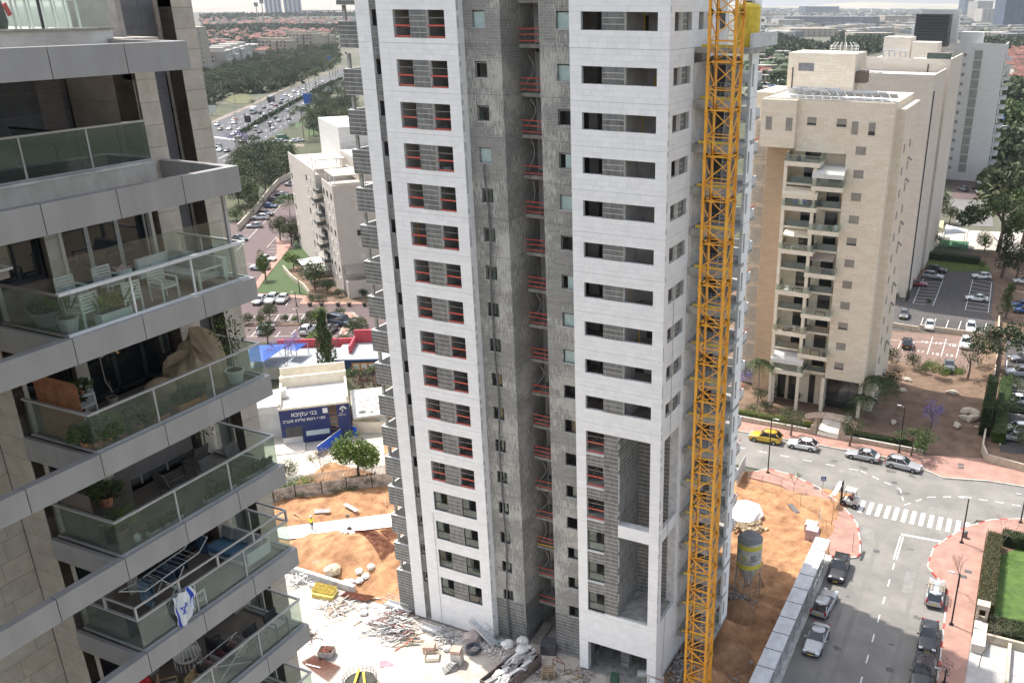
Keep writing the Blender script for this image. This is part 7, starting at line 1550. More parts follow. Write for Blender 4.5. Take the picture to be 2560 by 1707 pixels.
# left trees
tree(c1(300,1000),1.7,6.2,'round green street tree on the red pavement corner','round',3,n=3200); bushes=[(140,1385,1.5,2.2,1,'dark round bush at the left end of the planting strip'),(250,1385,1.1,2.0,0,'small bush in the planting strip behind the white suv'),(340,1375,2.2,3.6,2,'wide olive tree in the planting strip'),(470,1370,1.0,1.8,2,'small pale shrub in the planting strip'),(560,1372,.8,1.5,3,'small bright shrub in the planting strip'),(635,1388,1.3,1.0,1,'low dark bush in the planting strip'),(730,1380,1.8,3.0,2,'olive bush left of the bright clipped one'),(800,1385,2.0,3.2,3,'bright clipped bush beside the blue minivan'),(965,1315,1.3,1.8,0,'clipped box bush on the rounded island'),(320,1560,1.5,4.5,0,'slim tree in front of the lower white suv'),(1140,1530,2.4,4.2,0,'dark green bushy tree at the car park corner by the school'),(740,1590,2.8,3.0,3,'bright bush behind the blue play shade'),(1030,1580,2.4,2.6,2,'olive bush behind the school roof'),(1215,1545,1.4,2.2,3,'bright bush right of the dark one by the tower'),
 (550,900,2.4,4,3,'yellow green tree beside the white apartment house'),(640,940,2.8,3.4,1,'dark hedge like tree by the low garden wall'),(740,1090,3.0,6.2,0,'mid green tree in front of the white house'),(850,1120,2.0,3.2,1,'dark bush at the foot of the white house'),(705,1185,1.1,1.6,1,'clipped hedge block, left one, at the white house'),(790,1190,1.6,1.7,1,'clipped hedge block, right one, at the white house'),(960,1150,1.4,2,1,'dark bush at the white house corner'),(1170,1150,1.1,2,1,'bush by the white house right corner'),(430,650,3.0,6.5,2,'olive brown leafy tree in the upper car park'),(530,690,3.4,6.5,2,'second olive tree beside the white house'),(590,690,1.8,3.0,1,'dark square hedge behind the olive trees')]
for x,y,r,h,mi,l in bushes: tree(c1(x,y),r,h,l,'round',mi,n=2400,name='tree' if h>3.1 else 'bush')
palm(c1(520,440),6,'dark palm with drooping fronds in the upper car park',4.6)
for i,(x,l) in enumerate(((695,'first'),(800,'second'),(945,'third'),(1045,'fourth'),(1182,'fifth'))):
    p=gp(*c1(x,1228)); potted('street_planter','black pot with a slim shrub by the white house, '+l+' from the left',p[0],p[1],0,.45,.6,'bush',pm=mat('black_pot',(.04,.04,.04)),lm=(3,2,2,3,0)[i],rx=.7,rz=1.8,n=160)
for i,(x,y,r,h,mi,k) in enumerate(((60,330,4,6,1,'round'),(150,330,4.5,8,0,'round'),(230,290,5,9,2,'open'),(300,210,5,9,1,'round'),(380,130,4.5,8,2,'round'),(40,470,3,3.5,0,'round'),(130,450,3,5,2,'open'),(190,420,3,7,1,'open'),(440,60,4,7,0,'round'),(500,20,4,7,1,'round'))): tree(c1(x,y),r,h,('dark','green','olive','shaded','grey green','low','sparse','tall sparse','upper','uppermost')[i]+' tree behind the beige stone wall of the upper car park',k,mi,n=2400,v=i%2)
# school garden
bare(s6(425,480),8,'jacaranda with violet blossom on bare branches by the school',spread=.55,n=6,seed=12,z=0,lf=LV[4]); tree(s6(790,440),3.0,11,'tall dark green conical tree behind the blue youth club','cone',0,n=4200); tree(s6(1100,560),2.6,5,'grey green tree by the school terrace','open',0,n=1500); tree(s6(1200,600),2.8,4.6,'dark reddish tree beside the unfinished tower','open',5,n=2200)
tree(s6(1055,1350),3.3,6.3,'bright green broad tree in front of the white fence','round',3,n=4200); bare(s6(745,1385),5.0,'dying tree with sparse yellowish twigs by the ramp',spread=.6,n=5,seed=17,z=0,lf=leafmat('dry_leaf',(.30,.26,.12)))
for x,y,r,h,mi,l in ((360,1500,2.6,2.2,0,'leafy bush behind the hoarding, left one'),(450,1490,1.8,1.8,0,'leafy bush behind the hoarding, second'),(575,1455,2.2,2.0,3,'bright leafy bush behind the hoarding'),(840,1445,1.6,1.3,0,'low bush behind the hoarding, centre'),(960,1420,2.0,1.4,0,'long low bush behind the hoarding'),(1060,1400,1.8,1.4,2,'olive low bush behind the hoarding'),(1140,1400,1.8,2.2,2,'pale green bush behind the hoarding near the tower'),(440,1330,1.6,3.0,0,'small tree peeping past the terrace edge by the fence')): tree(s6(x,y),r,h,l,'round',mi,n=1600,name='bush')
# park woods left of the highway: trees told apart near the road, the rest as one wood
random.seed(33); FT=0
poly=[(225,690),(330,640),(640,640),(700,560),(830,550),(1010,520),(1180,500),(1300,450),(1470,450),(1480,580),(1390,640),(1180,720),(1000,800),(870,850),(700,880),(560,860),(400,900),(260,1000)]
cand=[]
while len(cand)<215:
    x,y=random.uniform(225,1500),random.uniform(440,1010)
    if inpoly(x,y,poly) and all((x-a)**2+((y-b)*1.6)**2>26**2 for a,b in cand): cand.append((x,y))
    FT+=1
    if FT>20000: break
gl=('dark green tree in the park wood left of the highway','olive tree in the park wood left of the highway','mid green tree in the park wood left of the highway')
for i,(x,y) in enumerate(cand):
    p=gp(*ch(x,y)); mi=random.choice((0,1,1,2)); tree(None,random.uniform(5,8),random.uniform(8,13),gl[{0:2,1:0,2:1}[mi]],random.choice(('round','round','open')),mi,'trees of the park wood',xy=p,n=1300,v=i%2)
for i,(x,y) in enumerate(((1260,1000),(1330,930),(1400,900),(1290,1100),(1420,1060),(1500,950),(1220,1180),(1180,1250),(1360,1200),(1480,1150),(1540,1050),(1560,900),(1440,830),(1250,890),(1340,1060),(1190,1120),(1280,1240),(1420,1250),(1180,1050),(1230,1060),(1290,960),(1370,1000),(1450,1010),(1510,1120),(1400,1130),(1330,1150),(1260,1150),(1210,1150),(1170,1190),(1230,1230),(1310,1280),(1380,1260),(1470,1200),(1530,1180),(1350,860),(1490,860),(1500,820),(1540,980),(1300,1020),(1440,920),(1480,1060),(1380,1080),(1250,960),(1200,1010),(1220,930),(1320,990))): tree(ch(x+70,y+15),4.2,8,'bushy tree in the wood right of the highway','round' if i%3 else 'open',(0,1,2)[i%3],'trees right of the highway',n=1600,v=i%2)
for i,(x,y) in enumerate(((1180,870),(1270,840),(1305,820),(1405,770),(1430,740),(1455,720),(1475,700))): palm(ch(x,y),13,'tall palm in the highway median',4,'palms along the highway median',lowres=True)
palm(ch(1160,1310),14,'big palm beside the junction at the right end of the green minibus',5.5,lowres=True); palm(ch(1210,1290),9,'smaller palm right of the big junction palm',4,lowres=True)
for x,y in ((1150,500),(1045,560),(395,880),(850,560)): palm(ch(x,y),11,'palm standing in the park wood','' or 4,'palms in the park wood',lowres=True)
bare(ch(570,1490),11,'large violet jacaranda at the junction beside the grey pillar',spread=.6,n=6,seed=22,lf=LV[4],z=0); tree(ch(640,1450),4.5,9,'grey green tree right of the junction jacaranda','open',2,n=1500)
for i,(x,y) in enumerate(((640,1540),(720,1500),(780,1540),(880,1540),(980,1510),(1010,1560),(590,1560),(680,1600),(760,1620),(860,1620),(940,1590),(620,1620),(540,1640),(820,1500),(900,1480),(1000,1640),(900,1680),(780,1700),(660,1690),(560,1720))): tree(ch(x,y),5,7.5,'dark tree in the clump in front of the highway junction','round',(2,0,1)[i%3],'trees before the junction',n=2000)
for x,y,r,l in ((675,975,2.5,'small clipped bush by the highway pavement'),(1025,1400,3,'low bush beside the parked row at the junction'),(1050,1200,2.5,'bush on the grass verge of the junction')): tree(ch(x,y),r,3.5,l,'round',0,name='bush',n=900)
# highway surface and marks
sh('highway',PH((180,1200),(450,1080),(650,1000),(800,945),(960,860),(1200,770),(1380,695),(1540,625),(1540,790),(1340,900),(1180,1040),(1110,1130),(1000,1190),(860,1270),(760,1340),(640,1440),(540,1510),(440,1620),(0,1620)),-.04,HWA)
sh('junction_paving',PH((780,1400),(900,1380),(1060,1400),(1040,1470),(820,1460)),-.03,mat('pink_brick',(.17,.115,.105),.9,.1,.4)); sh('pale_pavement',PH((640,1440),(770,1340),(830,1350),(1160,1345),(1160,1370),(860,1375),(700,1400)),-.03,HWP); sh('pale_pavement',PH((300,1130),(450,1060),(640,985),(760,925),(830,885),(1180,740),(1180,750),(840,905),(650,1005),(450,1090),(300,1155)),-.025,HWP)
sh('grass_mound',PH((410,940),(480,895),(560,878),(640,890),(700,940),(620,970),(500,970)),.1,mat('mound_grass',(.10,.105,.035),.9,.2,.3)); sh('grass_verge',PH((1060,1170),(1130,1130),(1150,1170),(1080,1200)),-.02,GRS); sh('grass_verge',PH((1170,1230),(1260,1180),(1290,1260),(1200,1290)),-.02,GRS)
ql=[]
def hl(a,b,w=.25,dash=None): return line([gp(*ch(*a)),gp(*ch(*b))],w,dash=dash)
for k in (.22,.42,.62,.8): ql+=hl((330+250*k,1150+125*k),(1380+110*k,700+35*k),.25,(4,8))
for k in (.3,.6): ql+=hl((600+150*k,1290+110*k),(1000+120*k,1040+80*k),.25,(4,8))
for k in range(12): ql+=hl((325+k*16,1275+k*2),(332+k*16,1287+k*2),.5)
ql+=hl((400,1500),(560,1480),.3,(3,3))+hl((360,1480),(450,1440),.3); paint('lane_line',ql,-.03)
med=[gp(*ch(x,y)) for x,y in ((575,1255),(760,1140),(970,1020),(1130,930),(1380,800),(1510,745))]
mo=thing('median_hedge','long dark clipped hedge along the highway median','hedge',(*med[0],0)); b=MB(); random.seed(2)
for p,q in zip(med,med[1:]):
    L=math.hypot(q[0]-p[0],q[1]-p[1])
    for i in range(int(L*14)): t=random.random(); leaf(b,Vector((p[0]+(q[0]-p[0])*t+random.gauss(0,.7),p[1]+(q[1]-p[1])*t+random.gauss(0,.7),random.uniform(.2,1.5))),Vector([random.uniform(-1,1) for _ in range(3)])+Vector((0,0,.5)),.9,.35)
stuff(b.build('leaves',DH,mo))
for i,(x,y,c,l) in enumerate(((1205,1010,'sign_blue','tall blue advertising panel beside the highway'),(1395,620,'sign_blue','blue direction sign over the far end of the highway'),(640,1170,'black_trim','dark advertising panel in the highway median'),(297,1080,'pale_pot','white framed signboard at the left edge of the highway'))):
    p=gp(*ch(x,y)); h=(8,9,4.5,5)[i]; wd=(5,4,3,5)[i]; t=thing('billboard',l,'billboard',(*p,0),hd-H); MB().box(-wd/2,-.2,h*.3,wd/2,.2,h).build('panel',mat(c,(.02,.12,.45)),t); MB().box(-wd/2-.2,-.25,h,wd/2+.2,.25,h+.2).box(-.2,-.15,0,.2,.15,h*.3).build('frame',STL,t)
for i,(x,y) in enumerate(((770,1110),(985,1280),(530,1200),(845,1240),(530,1060),(1030,1130),(1210,840),(400,930))):
    p=gp(*ch(x,y)); t=thing('highway_lamp','slim grey lamp pole at the highway junction','street lamp',(*p,0),0,'lamp poles at the highway'); MB().tube([(*p,0),(*p,10)],.13,6).tube([(*p,9.9),(p[0]+1.8,p[1],10.2)],.08,4).build('pole',STL,t)
for i,(x,y) in enumerate(((775,1185),(850,1245),(800,1190),(615,1140))):
    p=gp(*ch(x,y)); t=thing('traffic_light','black traffic light on the highway junction','traffic light',(*p,0),0,'traffic lights at the junction'); MB().tube([(*p,0),(*p,3.6)],.08,5).build('pole',DST,t); MB().box(p[0]-.25,p[1]-.25,2.8,p[0]+.25,p[1]+.25,4.1).build('signal_head',TRM,t)
for x,y,l in ((545,1130,'orange campaign flag on the highway junction, right one'),(515,1125,'orange campaign flag on the highway junction, left one'),(1115,830,'orange flag farther up the highway')):
    p=gp(*ch(x,y),2); t=thing('flag',l,'flag',(*p,0)); MB().tube([(*p,0),(*p,3.2)],.05,4).build('pole',STL,t); MB().box(p[0]-1.1,p[1]-.03,2.2,p[0],p[1]+.03,3.1).build('cloth',mat('orange_flag',(.75,.16,.05),.8),t)
# ================================================================ buildings of the middle distance
TNS=blockmat('tan_coursed_stone',(.78,.70,.57),(.72,.62,.48),(.58,.50,.40),1.3,.42,streak=.15); TNB=blockmat('brown_lit_coursed_stone',(.48,.36,.25),(.43,.32,.22),(.33,.25,.18),1.3,.42,streak=.1)  # recess stone: brown light put into the tan stone colour
PKS=blockmat('pale_coursed_stone',(.70,.635,.54),(.64,.57,.48),(.50,.44,.38),1.6,.6,streak=.1); WHS=blockmat('white_coursed_stone',(.66,.65,.62),(.60,.59,.56),(.5,.49,.47),1.2,.4,streak=.1)
CRM=mat('cream_plaster',(.74,.67,.54),.85,.06,.8); SHT=mat('closed_shutter',(.28,.25,.22),.6,.1,1); DWN=mat('dark_window',(.03,.033,.036),.1,.1,1,spec=.8); WHR=mat('white_roof_coat',(.60,.59,.565),.8,.08,.4); AWN=mat('white_awning',(.60,.58,.54),.7,.05,2)  # white roof colour lowered to stand for cloud shade
GGL=mat('greenish_balcony_glass',(.09,.12,.11),.08,.1,1,spec=.8); SOL=mat('silver_roof_sheet',(.48,.50,.52),.35,.08,1,rnd=.15,metal=.2)
TB=thing('tan_apartment_building','tan stone apartment building with stacked balconies and silver roof panels','building',(-3,66,0))
b=MB(); b.box(.05,66.3,5.4,5.8,84,45.1).box(-7.1,66.5,38.2,.05,84,45.1).box(-12,65.8,38.6,-7.1,84,45.0).box(-.3,66.6,0,.05,84,5.4).box(3.6,69.5,0,5.7,84,5.4).box(5.8,69,0,6.9,83,44.2).build('stone_wall',TNS,TB)
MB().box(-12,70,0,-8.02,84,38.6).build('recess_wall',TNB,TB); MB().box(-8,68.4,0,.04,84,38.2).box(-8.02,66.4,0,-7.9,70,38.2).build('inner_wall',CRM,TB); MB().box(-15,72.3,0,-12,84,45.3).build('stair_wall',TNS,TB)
for k in range(13):
    z=1.2+k*3.13
    for q in range(14): piece('louvre',TB,(-13.6,72.2,z+.25+q*.17),(1.75,.06,.07),KER,rx=.5)
    piece('louvre_frame',TB,(-13.6,72.2,z-.1),(2.3,.18,.3),LIM); piece('window',TB,(-8.35,69.98,z+1.4),(.75,.06,1.1),DWN)
for b_ in ((-.35,65.9,0,.15,66.6,5.4),(5.2,66.0,0,5.7,66.6,5.4),(-8,64.7,0,-7.55,65.1,37),(-3.85,64.7,0,-3.4,65.1,37),(-7.9,66.3,0,-7.5,66.6,6)): MB().box(*b_).build('column',CRM,TB)
for x0_,n in ((.35,4),):
    for i in range(3):
        for j in range(3): piece('entrance_pane',TB,(1.0+i*1.6,68.3,.95+j*1.7),(1.5,.06,1.6),DWN)
    piece('entrance_frame',TB,(2.6,68.4,2.7),(5.0,.06,5.3),DST)
for i,x in enumerate((-6.9,-5.2,-2.2)): piece('entrance_pane',TB,(x,68.33,2.4),(1.2 if i<2 else .9,.06,4.6),DWN)
# windows on the flat part: shutter box, pane, sill
def win(par,x,y,z,w_,h,open_=0,ax='x',m=None,frame=True):
    f=MB(); 
    if ax=='x':
        f.box(x-w_/2-.05,y-.04,z-.05,x+w_/2+.05,y+.02,z).box(x-w_/2-.04,y-.02,z+h,x+w_/2+.04,y+.02,z+h+.04); o=f.build('window',SHT,par)
        if open_>0: MB().box(x-w_/2,y-.012,z+.001,x+w_/2,y+.02,z+h*open_).build('pane',DWN,o)
        MB().box(x-w_/2,y-.03,z+h*open_+.001,x+w_/2,y+.02,z+h).build('shutter',m or SHT,o)
    return o
for k in range(11): win(TB,1.95,66.3,7.1+k*3.123,1.35,1.0,(.25 if k in(0,2,6) else 0))
for x,w_,h,o_ in ((-10.85,.85,1.65,0),(-8.0,.9,1.65,0)): win(TB,x,65.8,41.0,w_,h,o_)
for x,w_,h,o_ in ((-5.05,1.25,1.0,.3),(-1.0,1.3,1.0,.3)): win(TB,x,66.5,41.8,w_,h,o_)
for x,o_ in ((.86,0),(3.12,.3)): win(TB,x,66.3,40.95,.88,1.6,o_)
for k in range(11):
    for yy in (71.5,77): piece('side_window',TB,(6.92,yy,7.6+k*3.12),(.06,1.0,1.1),SHT)
    if k%3!=1: piece('side_awning',TB,(7.2,76.9,8.6+k*3.12),(.7,1.0,.05),mat('grey_awning',(.2,.18,.16),.8),ry=.8)
pw=piece('parapet_cap',TB,(-3.1,66.6,45.15),(17.9,.25,.12),KER)
# balconies
def balcony(par,x0,x1,y,yb,zt,label=None,aw=None,things=()):
    b=MB(); b.box(x0,y,zt-.62,x1,y+.15,zt).box(x0,y+.151,zt-.62,x0+.15,yb,zt).box(x1-.15,y+.151,zt-.62,x1,yb,zt).box(x0+.15,y+.152,zt-.6,x1-.15,yb,zt-.42); o=b.build('balcony',CRM,par)
    MB().box(x0+.05,y+.03,zt,x1-.05,y+.06,zt+.85).box(x0+.05,y+.1,zt,x0+.08,yb,zt+.85).box(x1-.08,y+.1,zt,x1-.05,yb,zt+.85).build('glass_rail',RGL,o)
    MB().tube([(x0+.06,yb,zt+.87),(x0+.06,y+.04,zt+.87),(x1-.06,y+.04,zt+.87),(x1-.06,yb,zt+.87)],.03,4).build('cap_rail',RAIL,o)
    if aw:
        a=MB(); n=8; pr=[(yb-.1,zt+2.55),(yb-1.0,zt+2.5),(y+.4,zt+2.2),(y+.0,zt+1.7),(y-.05,zt+1.15)]
        a.loft([[(x0,p[0],p[1]),(x0,p[0],p[1]-.04),(x1,p[0],p[1]-.04),(x1,p[0],p[1])] for p in pr]); a.build('awning',aw,o)
        for i in range(12): MB().box(x0+(x1-x0)*i/12+.01,y-.07,zt+.98+(i%2)*.05,x0+(x1-x0)*(i+1)/12-.01,y-.04,zt+1.16).build('awning_scallop',aw,o) if i<0 else None
    return o
PLZ=[]
CAW=mat('cream_awning',(.68,.60,.46),.7,.05,2)
for i,z in enumerate((37.05,30.9,24.7,18.55,12.4,6.25)):
    o=balcony(TB,-7.95,-3.0,64.5,68.3,z,aw={1:CAW,5:AWN}.get(i))
    piece('door_glass',TB,(-4.9,68.35,z+.95),(2.2,.05,2.2),DWN); 
    if i<5: piece('recess_rail',TB,(-5.7,66.5,z-2.75),(3.9,.04,.95),GGL); piece('recess_slab',TB,(-5.7,67.3,z-3.35),(4.4,1.9,.3),CRM); piece('door_glass',TB,(-4.9,68.35,z-2.2),(2.2,.05,2.0),DWN)
for i,z in enumerate((33.95,27.85,21.65,15.5,9.3)):
    o=balcony(TB,-3.95,.4,64.5,68.3,z,aw={0:AWN}.get(i))
    piece('door_glass',TB,(-1.6,68.35,z+.95),(1.8,.05,2.0),DWN); piece('recess_rail',TB,(-1.75,66.5,z-2.75),(3.3,.04,.95),GGL); piece('recess_slab',TB,(-1.75,67.3,z-3.35),(3.5,1.9,.3),CRM); piece('door_glass',TB,(-1.6,68.35,z-2.2),(1.8,.05,1.9),DWN)
    if i==2: 
        a=MB().obox((-1.9,65.6,z+2.2),(3.6,1.9,.05),0,.35).build('folding_awning',mat('taupe_awning',(.36,.29,.24),.8),o)
a=MB().obox((-5.6,65.6,24.7+2.2),(3.9,2.0,.05),0,.3).build('folding_awning',CAW,TB)
CLT=[mat('furn_black',(.03,.03,.035),.7),WF,mat('furn_green',(.05,.14,.05),.8),mat('furn_brown',(.14,.07,.05),.8),LV[1],mat('furn_blue',(.05,.12,.35),.8)]
for i,(x,z,w_,h,m,l,c) in enumerate(((-6.2,37.05,.7,1.2,0,'black covered grill on the topmost left balcony','grill'),(-5.5,24.7,1.8,.75,1,'white table on the left balcony, third from the top','table'),(-6.6,18.55,.6,.8,1,'pale chair on the left balcony, fourth from the top','chair'),(-5.0,18.55,1.4,.75,0,'dark table set on the left balcony, fourth from the top','table'),(-4.0,18.55,.4,.5,1,'small white pot on the left balcony, fourth from the top','pot'),(-6.0,12.4,1.8,.9,0,'black sofa on the left balcony, fifth from the top','sofa'),(-5.2,12.4,.6,.9,1,'white chair on the left balcony, fifth from the top','chair'),(-2.6,27.85,.6,.8,1,'white chair on the right balcony, second from the top','chair'),(-1.2,27.85,.7,.9,2,'green chair on the right balcony, second from the top','chair'),(-.3,27.85,.5,1.0,1,'white stool on the right balcony, second from the top','chair'),(-1.0,21.65,1.6,1.1,0,'black covered furniture on the right balcony, third from the top','furniture cover'),(-1.4,15.5,1.5,.7,3,'brown plants and table on the right balcony, fourth from the top','table'),(-1.6,9.3,1.4,.9,0,'dark garden set on the lowest right balcony','table'),(-.3,9.3,.5,1.0,3,'reddish pot plant on the lowest right balcony','plant'))):
    t=thing('balcony_'+c.replace(' ','_'),l,c,(x,65.6,z-.42)); m=CLT[m]
    if c in('table','chair','stool'):
        MB().box(x-w_/2,65.3,z-.42+h-.4*(c=='chair')-.06,x+w_/2,65.9,z-.42+h-.4*(c=='chair')).build('top' if c=='table' else 'seat',m,t)
        for sx in(-1,1):
            for yy in (65.33,65.85): MB().box(x+sx*(w_/2-.04)-.03,yy-.03,z-.42,x+sx*(w_/2-.04)+.03,yy+.03,z-.42+h-.4*(c=='chair')-.061).build('leg',m,t)
        if c=='chair': MB().box(x-w_/2,65.86,z-.42+h-.39,x+w_/2,65.92,z-.42+h+.1).build('backrest',m,t)
    else:
        MB().lathe((x,65.6,z-.42),[(w_*.42,0),(w_*.5,h*.3),(w_*.46,h*.7),(w_*.25,h)],8,sy=.7).build('body',m,t)
for zz in (30.9,):
    for k,(x,m) in enumerate(((-7.0,2),(-6.3,5),(-5.5,1),(-4.9,5),(-4.2,0))): o=cloth('garment',x,x+.5,64.62,zz+1.05,.7,CLT[m],lab=('green','blue','white','second blue','black')[k]+' washing hung over the rail under the cream awning',cat='laundry')
# roof of the tan building
z=45.14; MB().box(-11.7,67,z-.02,5.5,83.5,z).build('roof_deck',WHR,TB)
k=0
for r_,(yy,n,x0_) in enumerate(((68.3,13,-8.6),(70.6,12,-9.2),(73.2,6,-9.0))):
    for i in range(n):
        piece('roof_panel',TB,(x0_+i*1.15,yy,z+.75),(1.05,2.1,.06),SOL if (i+r_)%4 else WHR,rx=-.35)
q=[gp(*cb(395,700),z),gp(*cb(905,720),z)]; y0_=q[0][1]; RBZ=hgt((q[0][0],q[0][1]),cb(0,412)[1])
PBX=MB().box(q[0][0],y0_,z,q[1][0]+.2,y0_+9,RBZ).build('penthouse',TNS,TB); RX0,RX1=q[0][0],q[1][0]+.2
piece('louvre_panel',TB,((RX0*.75+RX1*.25)+.3,y0_-.03,z+(RBZ-z)*.62),(2.3,.08,1.1),mat('grey_louvre',(.2,.2,.21),.6)); MB().tube([(RX0+.8,y0_-.08,z),(RX0+.8,y0_-.08,z+(RBZ-z)*.6)],.09,6).build('drain_pipe',DST,TB)
cg=MB()
for i in range(15): a=i*.42; px_,py_=RX1-2.6+2.1*math.cos(a),y0_+4.5+2.1*math.sin(a); cg.tube([(px_,py_,RBZ),(px_,py_,RBZ+.9),(RX1-2.6+1.5*math.cos(a),y0_+4.5+1.5*math.sin(a),RBZ+1.4)],.045,4)
for zz in (.5,.9): cg.tube([(RX1-2.6+2.1*math.cos(i*.42),y0_+4.5+2.1*math.sin(i*.42),RBZ+zz) for i in range(16)],.04,4)
cg.tube([(RX1-2.6,y0_+4.5,RBZ),(RX1-2.6,y0_+4.5,RBZ+3)],.05,4); cg.build('roof_cage',WF,TB)
MB().box(RX1+.1,y0_+1,z+1.2,RX1+1.5,y0_+4,z+2.8).build('condenser',mat('rusty_box',(.12,.09,.07),.8),TB)
# ---- pale towers behind it
def tower_box(name,label,x0,x1,y0,y1,h,m,extra=None):
    t=thing(name,label,'building',((x0+x1)/2,y0,0)); b=MB(); b.box(x0,y0,0,x1,y1,h); b.box(x0,y0,h+.001,x1,y0+.3,h+1.1).box(x1-.3,y0+.301,h+.001,x1,y1,h+1.1); b.build('wall',m,t); MB().box(x0+.1,y0+.31,h+.002,x1-.31,y1-.1,h+.1).build('roof_deck',WHR,t)
    return t
def th_(pt,ty): p=gp(*pt); return p,hgt(p,ty)
p2,h2=th_(c3(285,655),cb(0,590)[1]); T2=tower_box('beige_tower','beige windowless stone tower right behind the tan building',p2[0]-20,p2[0]-.3,p2[1]-2,p2[1]+20,h2-1,PKS)
MB().box(p2[0]-.3,p2[1]-.5,0,p2[0]-.1,p2[1]+.1,h2-3).build('rain_pipe',DST,T2); 
for dx,w_ in ((-6.2,1.6),(-14,1.8)): piece('roof_window',T2,(p2[0]+dx-1,p2[1]-2.03,h2-4.6),(w_,.06,.9),DWN)
for i in range(7): piece('roof_sheet',T2,(p2[0]-19+i*1.3,p2[1]+1.5,h2-.1),(1.1,2,.06),SOL,rx=-.3)
p3,h3=th_(c3(380,480),cb(0,505)[1]); T3=tower_box('beige_tower','second beige tower with a glass railed roof terrace',p3[0]-19,p3[0],p3[1]-2,p3[1]+26,h3,PKS)
MB().box(p3[0]-9,p3[1]+3,h3+1.0,p3[0]-3.5,p3[1]+10,h3+4.2).build('roof_room',PKS,T3); MB().box(p3[0]-16,p3[1]+8,h3,p3[0]-10,p3[1]+16,h3+5).build('roof_room',PKS,T3); piece('terrace_glass',T3,(p3[0]-2.5,p3[1]-1.9,h3+1.7),(5,.05,1.2),GGL); MB().tube([(p3[0]-4.5,p3[1]-2.1,0),(p3[0]-4.5,p3[1]-2.1,h3)],.12,5).build('rain_pipe',DST,T3)
for i in range(5): MB().tube([(p3[0]-15+i*1.2,p3[1]+3,h3+1),(p3[0]-15+i*1.2,p3[1]+3,h3+2.3),(p3[0]-14.4+i*1.2,p3[1]+4,h3+2.3)],.25,6).build('roof_duct',SOL,T3)
p4,h4=th_((2425,453),cb(0,372)[1]); T4=tower_box('white_tower','tall white tower with a full height stair window strip, far right',p4[0]-26,p4[0]+5,p4[1],p4[1]+20,h4,WHS)
for k in range(int(h4/3.1)-1):
    z=3+k*3.1; o=piece('stair_window',T4,(p4[0]-3.2,p4[1]-.05,z+1.3),(2.5,.1,2.7),mat('stair_glass',(.25,.26,.23),.3,.1,1)); piece('mullion',T4,(p4[0]-3.2,p4[1]-.12,z+2.8),(2.6,.1,.2),KER); piece('small_window',T4,(p4[0]-7.3,p4[1]-.04,z+1.2),(.9,.1,1.0),SHT)
    b=MB(); b.box(p4[0]+5,p4[1]+2,z-.4,p4[0]+7.2,p4[1]+8,z+.7).build('balcony',WHS,T4); piece('balcony_opening',T4,(p4[0]+5.03,p4[1]+4.8,z+1.7),(.05,5,1.7),DWN)
MB().box(p4[0]-25,p4[1]-16,0,p4[0]-11,p4[1],h4-1.5).build('side_wing',PKS,T4); MB().box(p4[0]-24,p4[1]+4,h4+.1,p4[0]-19,p4[1]+12,h4+5.5).box(p4[0]-10,p4[1]+4,h4+.1,p4[0]-3,p4[1]+12,h4+4.5).build('roof_room',WHS,T4)
for i in range(3): piece('roof_window',T4,(p4[0]-22+i*4.4,p4[1]-16.04,h4-5),(1.9,.1,1.4),DWN)
DB=thing('dark_clad_block','black slatted plant room on the roof of the towers, upper right','rooftop block',(p4[0]-14,p4[1]-6,h4)); 
for i in range(11): piece('slat_band',DB,(p4[0]-18,p4[1]-7,h4+.7+i*.9),(10.5,9.5,.82),mat('charcoal_slats',(.045,.047,.052),.6,.1,2))
MB().box(p4[0]-23,p4[1]+1,h4,p4[0]-11,p4[1]+6,h4+11.5).build('white_backing',WHS,DB)
# ---- white apartment house on the left
A=Vector((*gp(*c1(1005,1140)),0)); L_=Vector((*gp(*c1(650,745)),0)); dl=(L_-A).normalized(); LEN=(L_-A).length+6; dn=Vector((dl.y,-dl.x,0)); 
if dn.dot(Vector((-1,-1,0)))>0: pass
nb=Vector((0,0,0))
right=Vector((*gp(*c1(1165,1115)),0)); dr_=(right-A); dr_=(dr_-dl*dr_.dot(dl)).normalized(); WID=15; HWH=hgt(A,c1(0,205)[1])
WH=thing('white_apartment_house','white stone apartment house with curved balconies and roof pergolas left of the tower','building',tuple(A))
def wp(a,b,z): q=A+dl*a+dr_*b; return (q.x,q.y,z)
def wbox(mb,a0,a1,b0,b1,z0,z1): mb.add([wp(a0,b0,z0),wp(a1,b0,z0),wp(a1,b1,z0),wp(a0,b1,z0),wp(a0,b0,z1),wp(a1,b0,z1),wp(a1,b1,z1),wp(a0,b1,z1)],[(0,3,2,1),(4,5,6,7),(0,1,5,4),(1,2,6,5),(2,3,7,6),(3,0,4,7)]); return mb
CWS=blockmat('cream_white_coursed_stone',(.60,.54,.47),(.56,.50,.44),(.44,.39,.34),1.2,.45,streak=.1)
b=MB(); wbox(b,0,10,0,WID,0,HWH); wbox(b,10,17,1.8,WID,0,HWH-1); wbox(b,17,LEN,0,WID,0,HWH+.5); b.build('wall',CWS,WH)
rz=math.atan2(dl.y,dl.x)
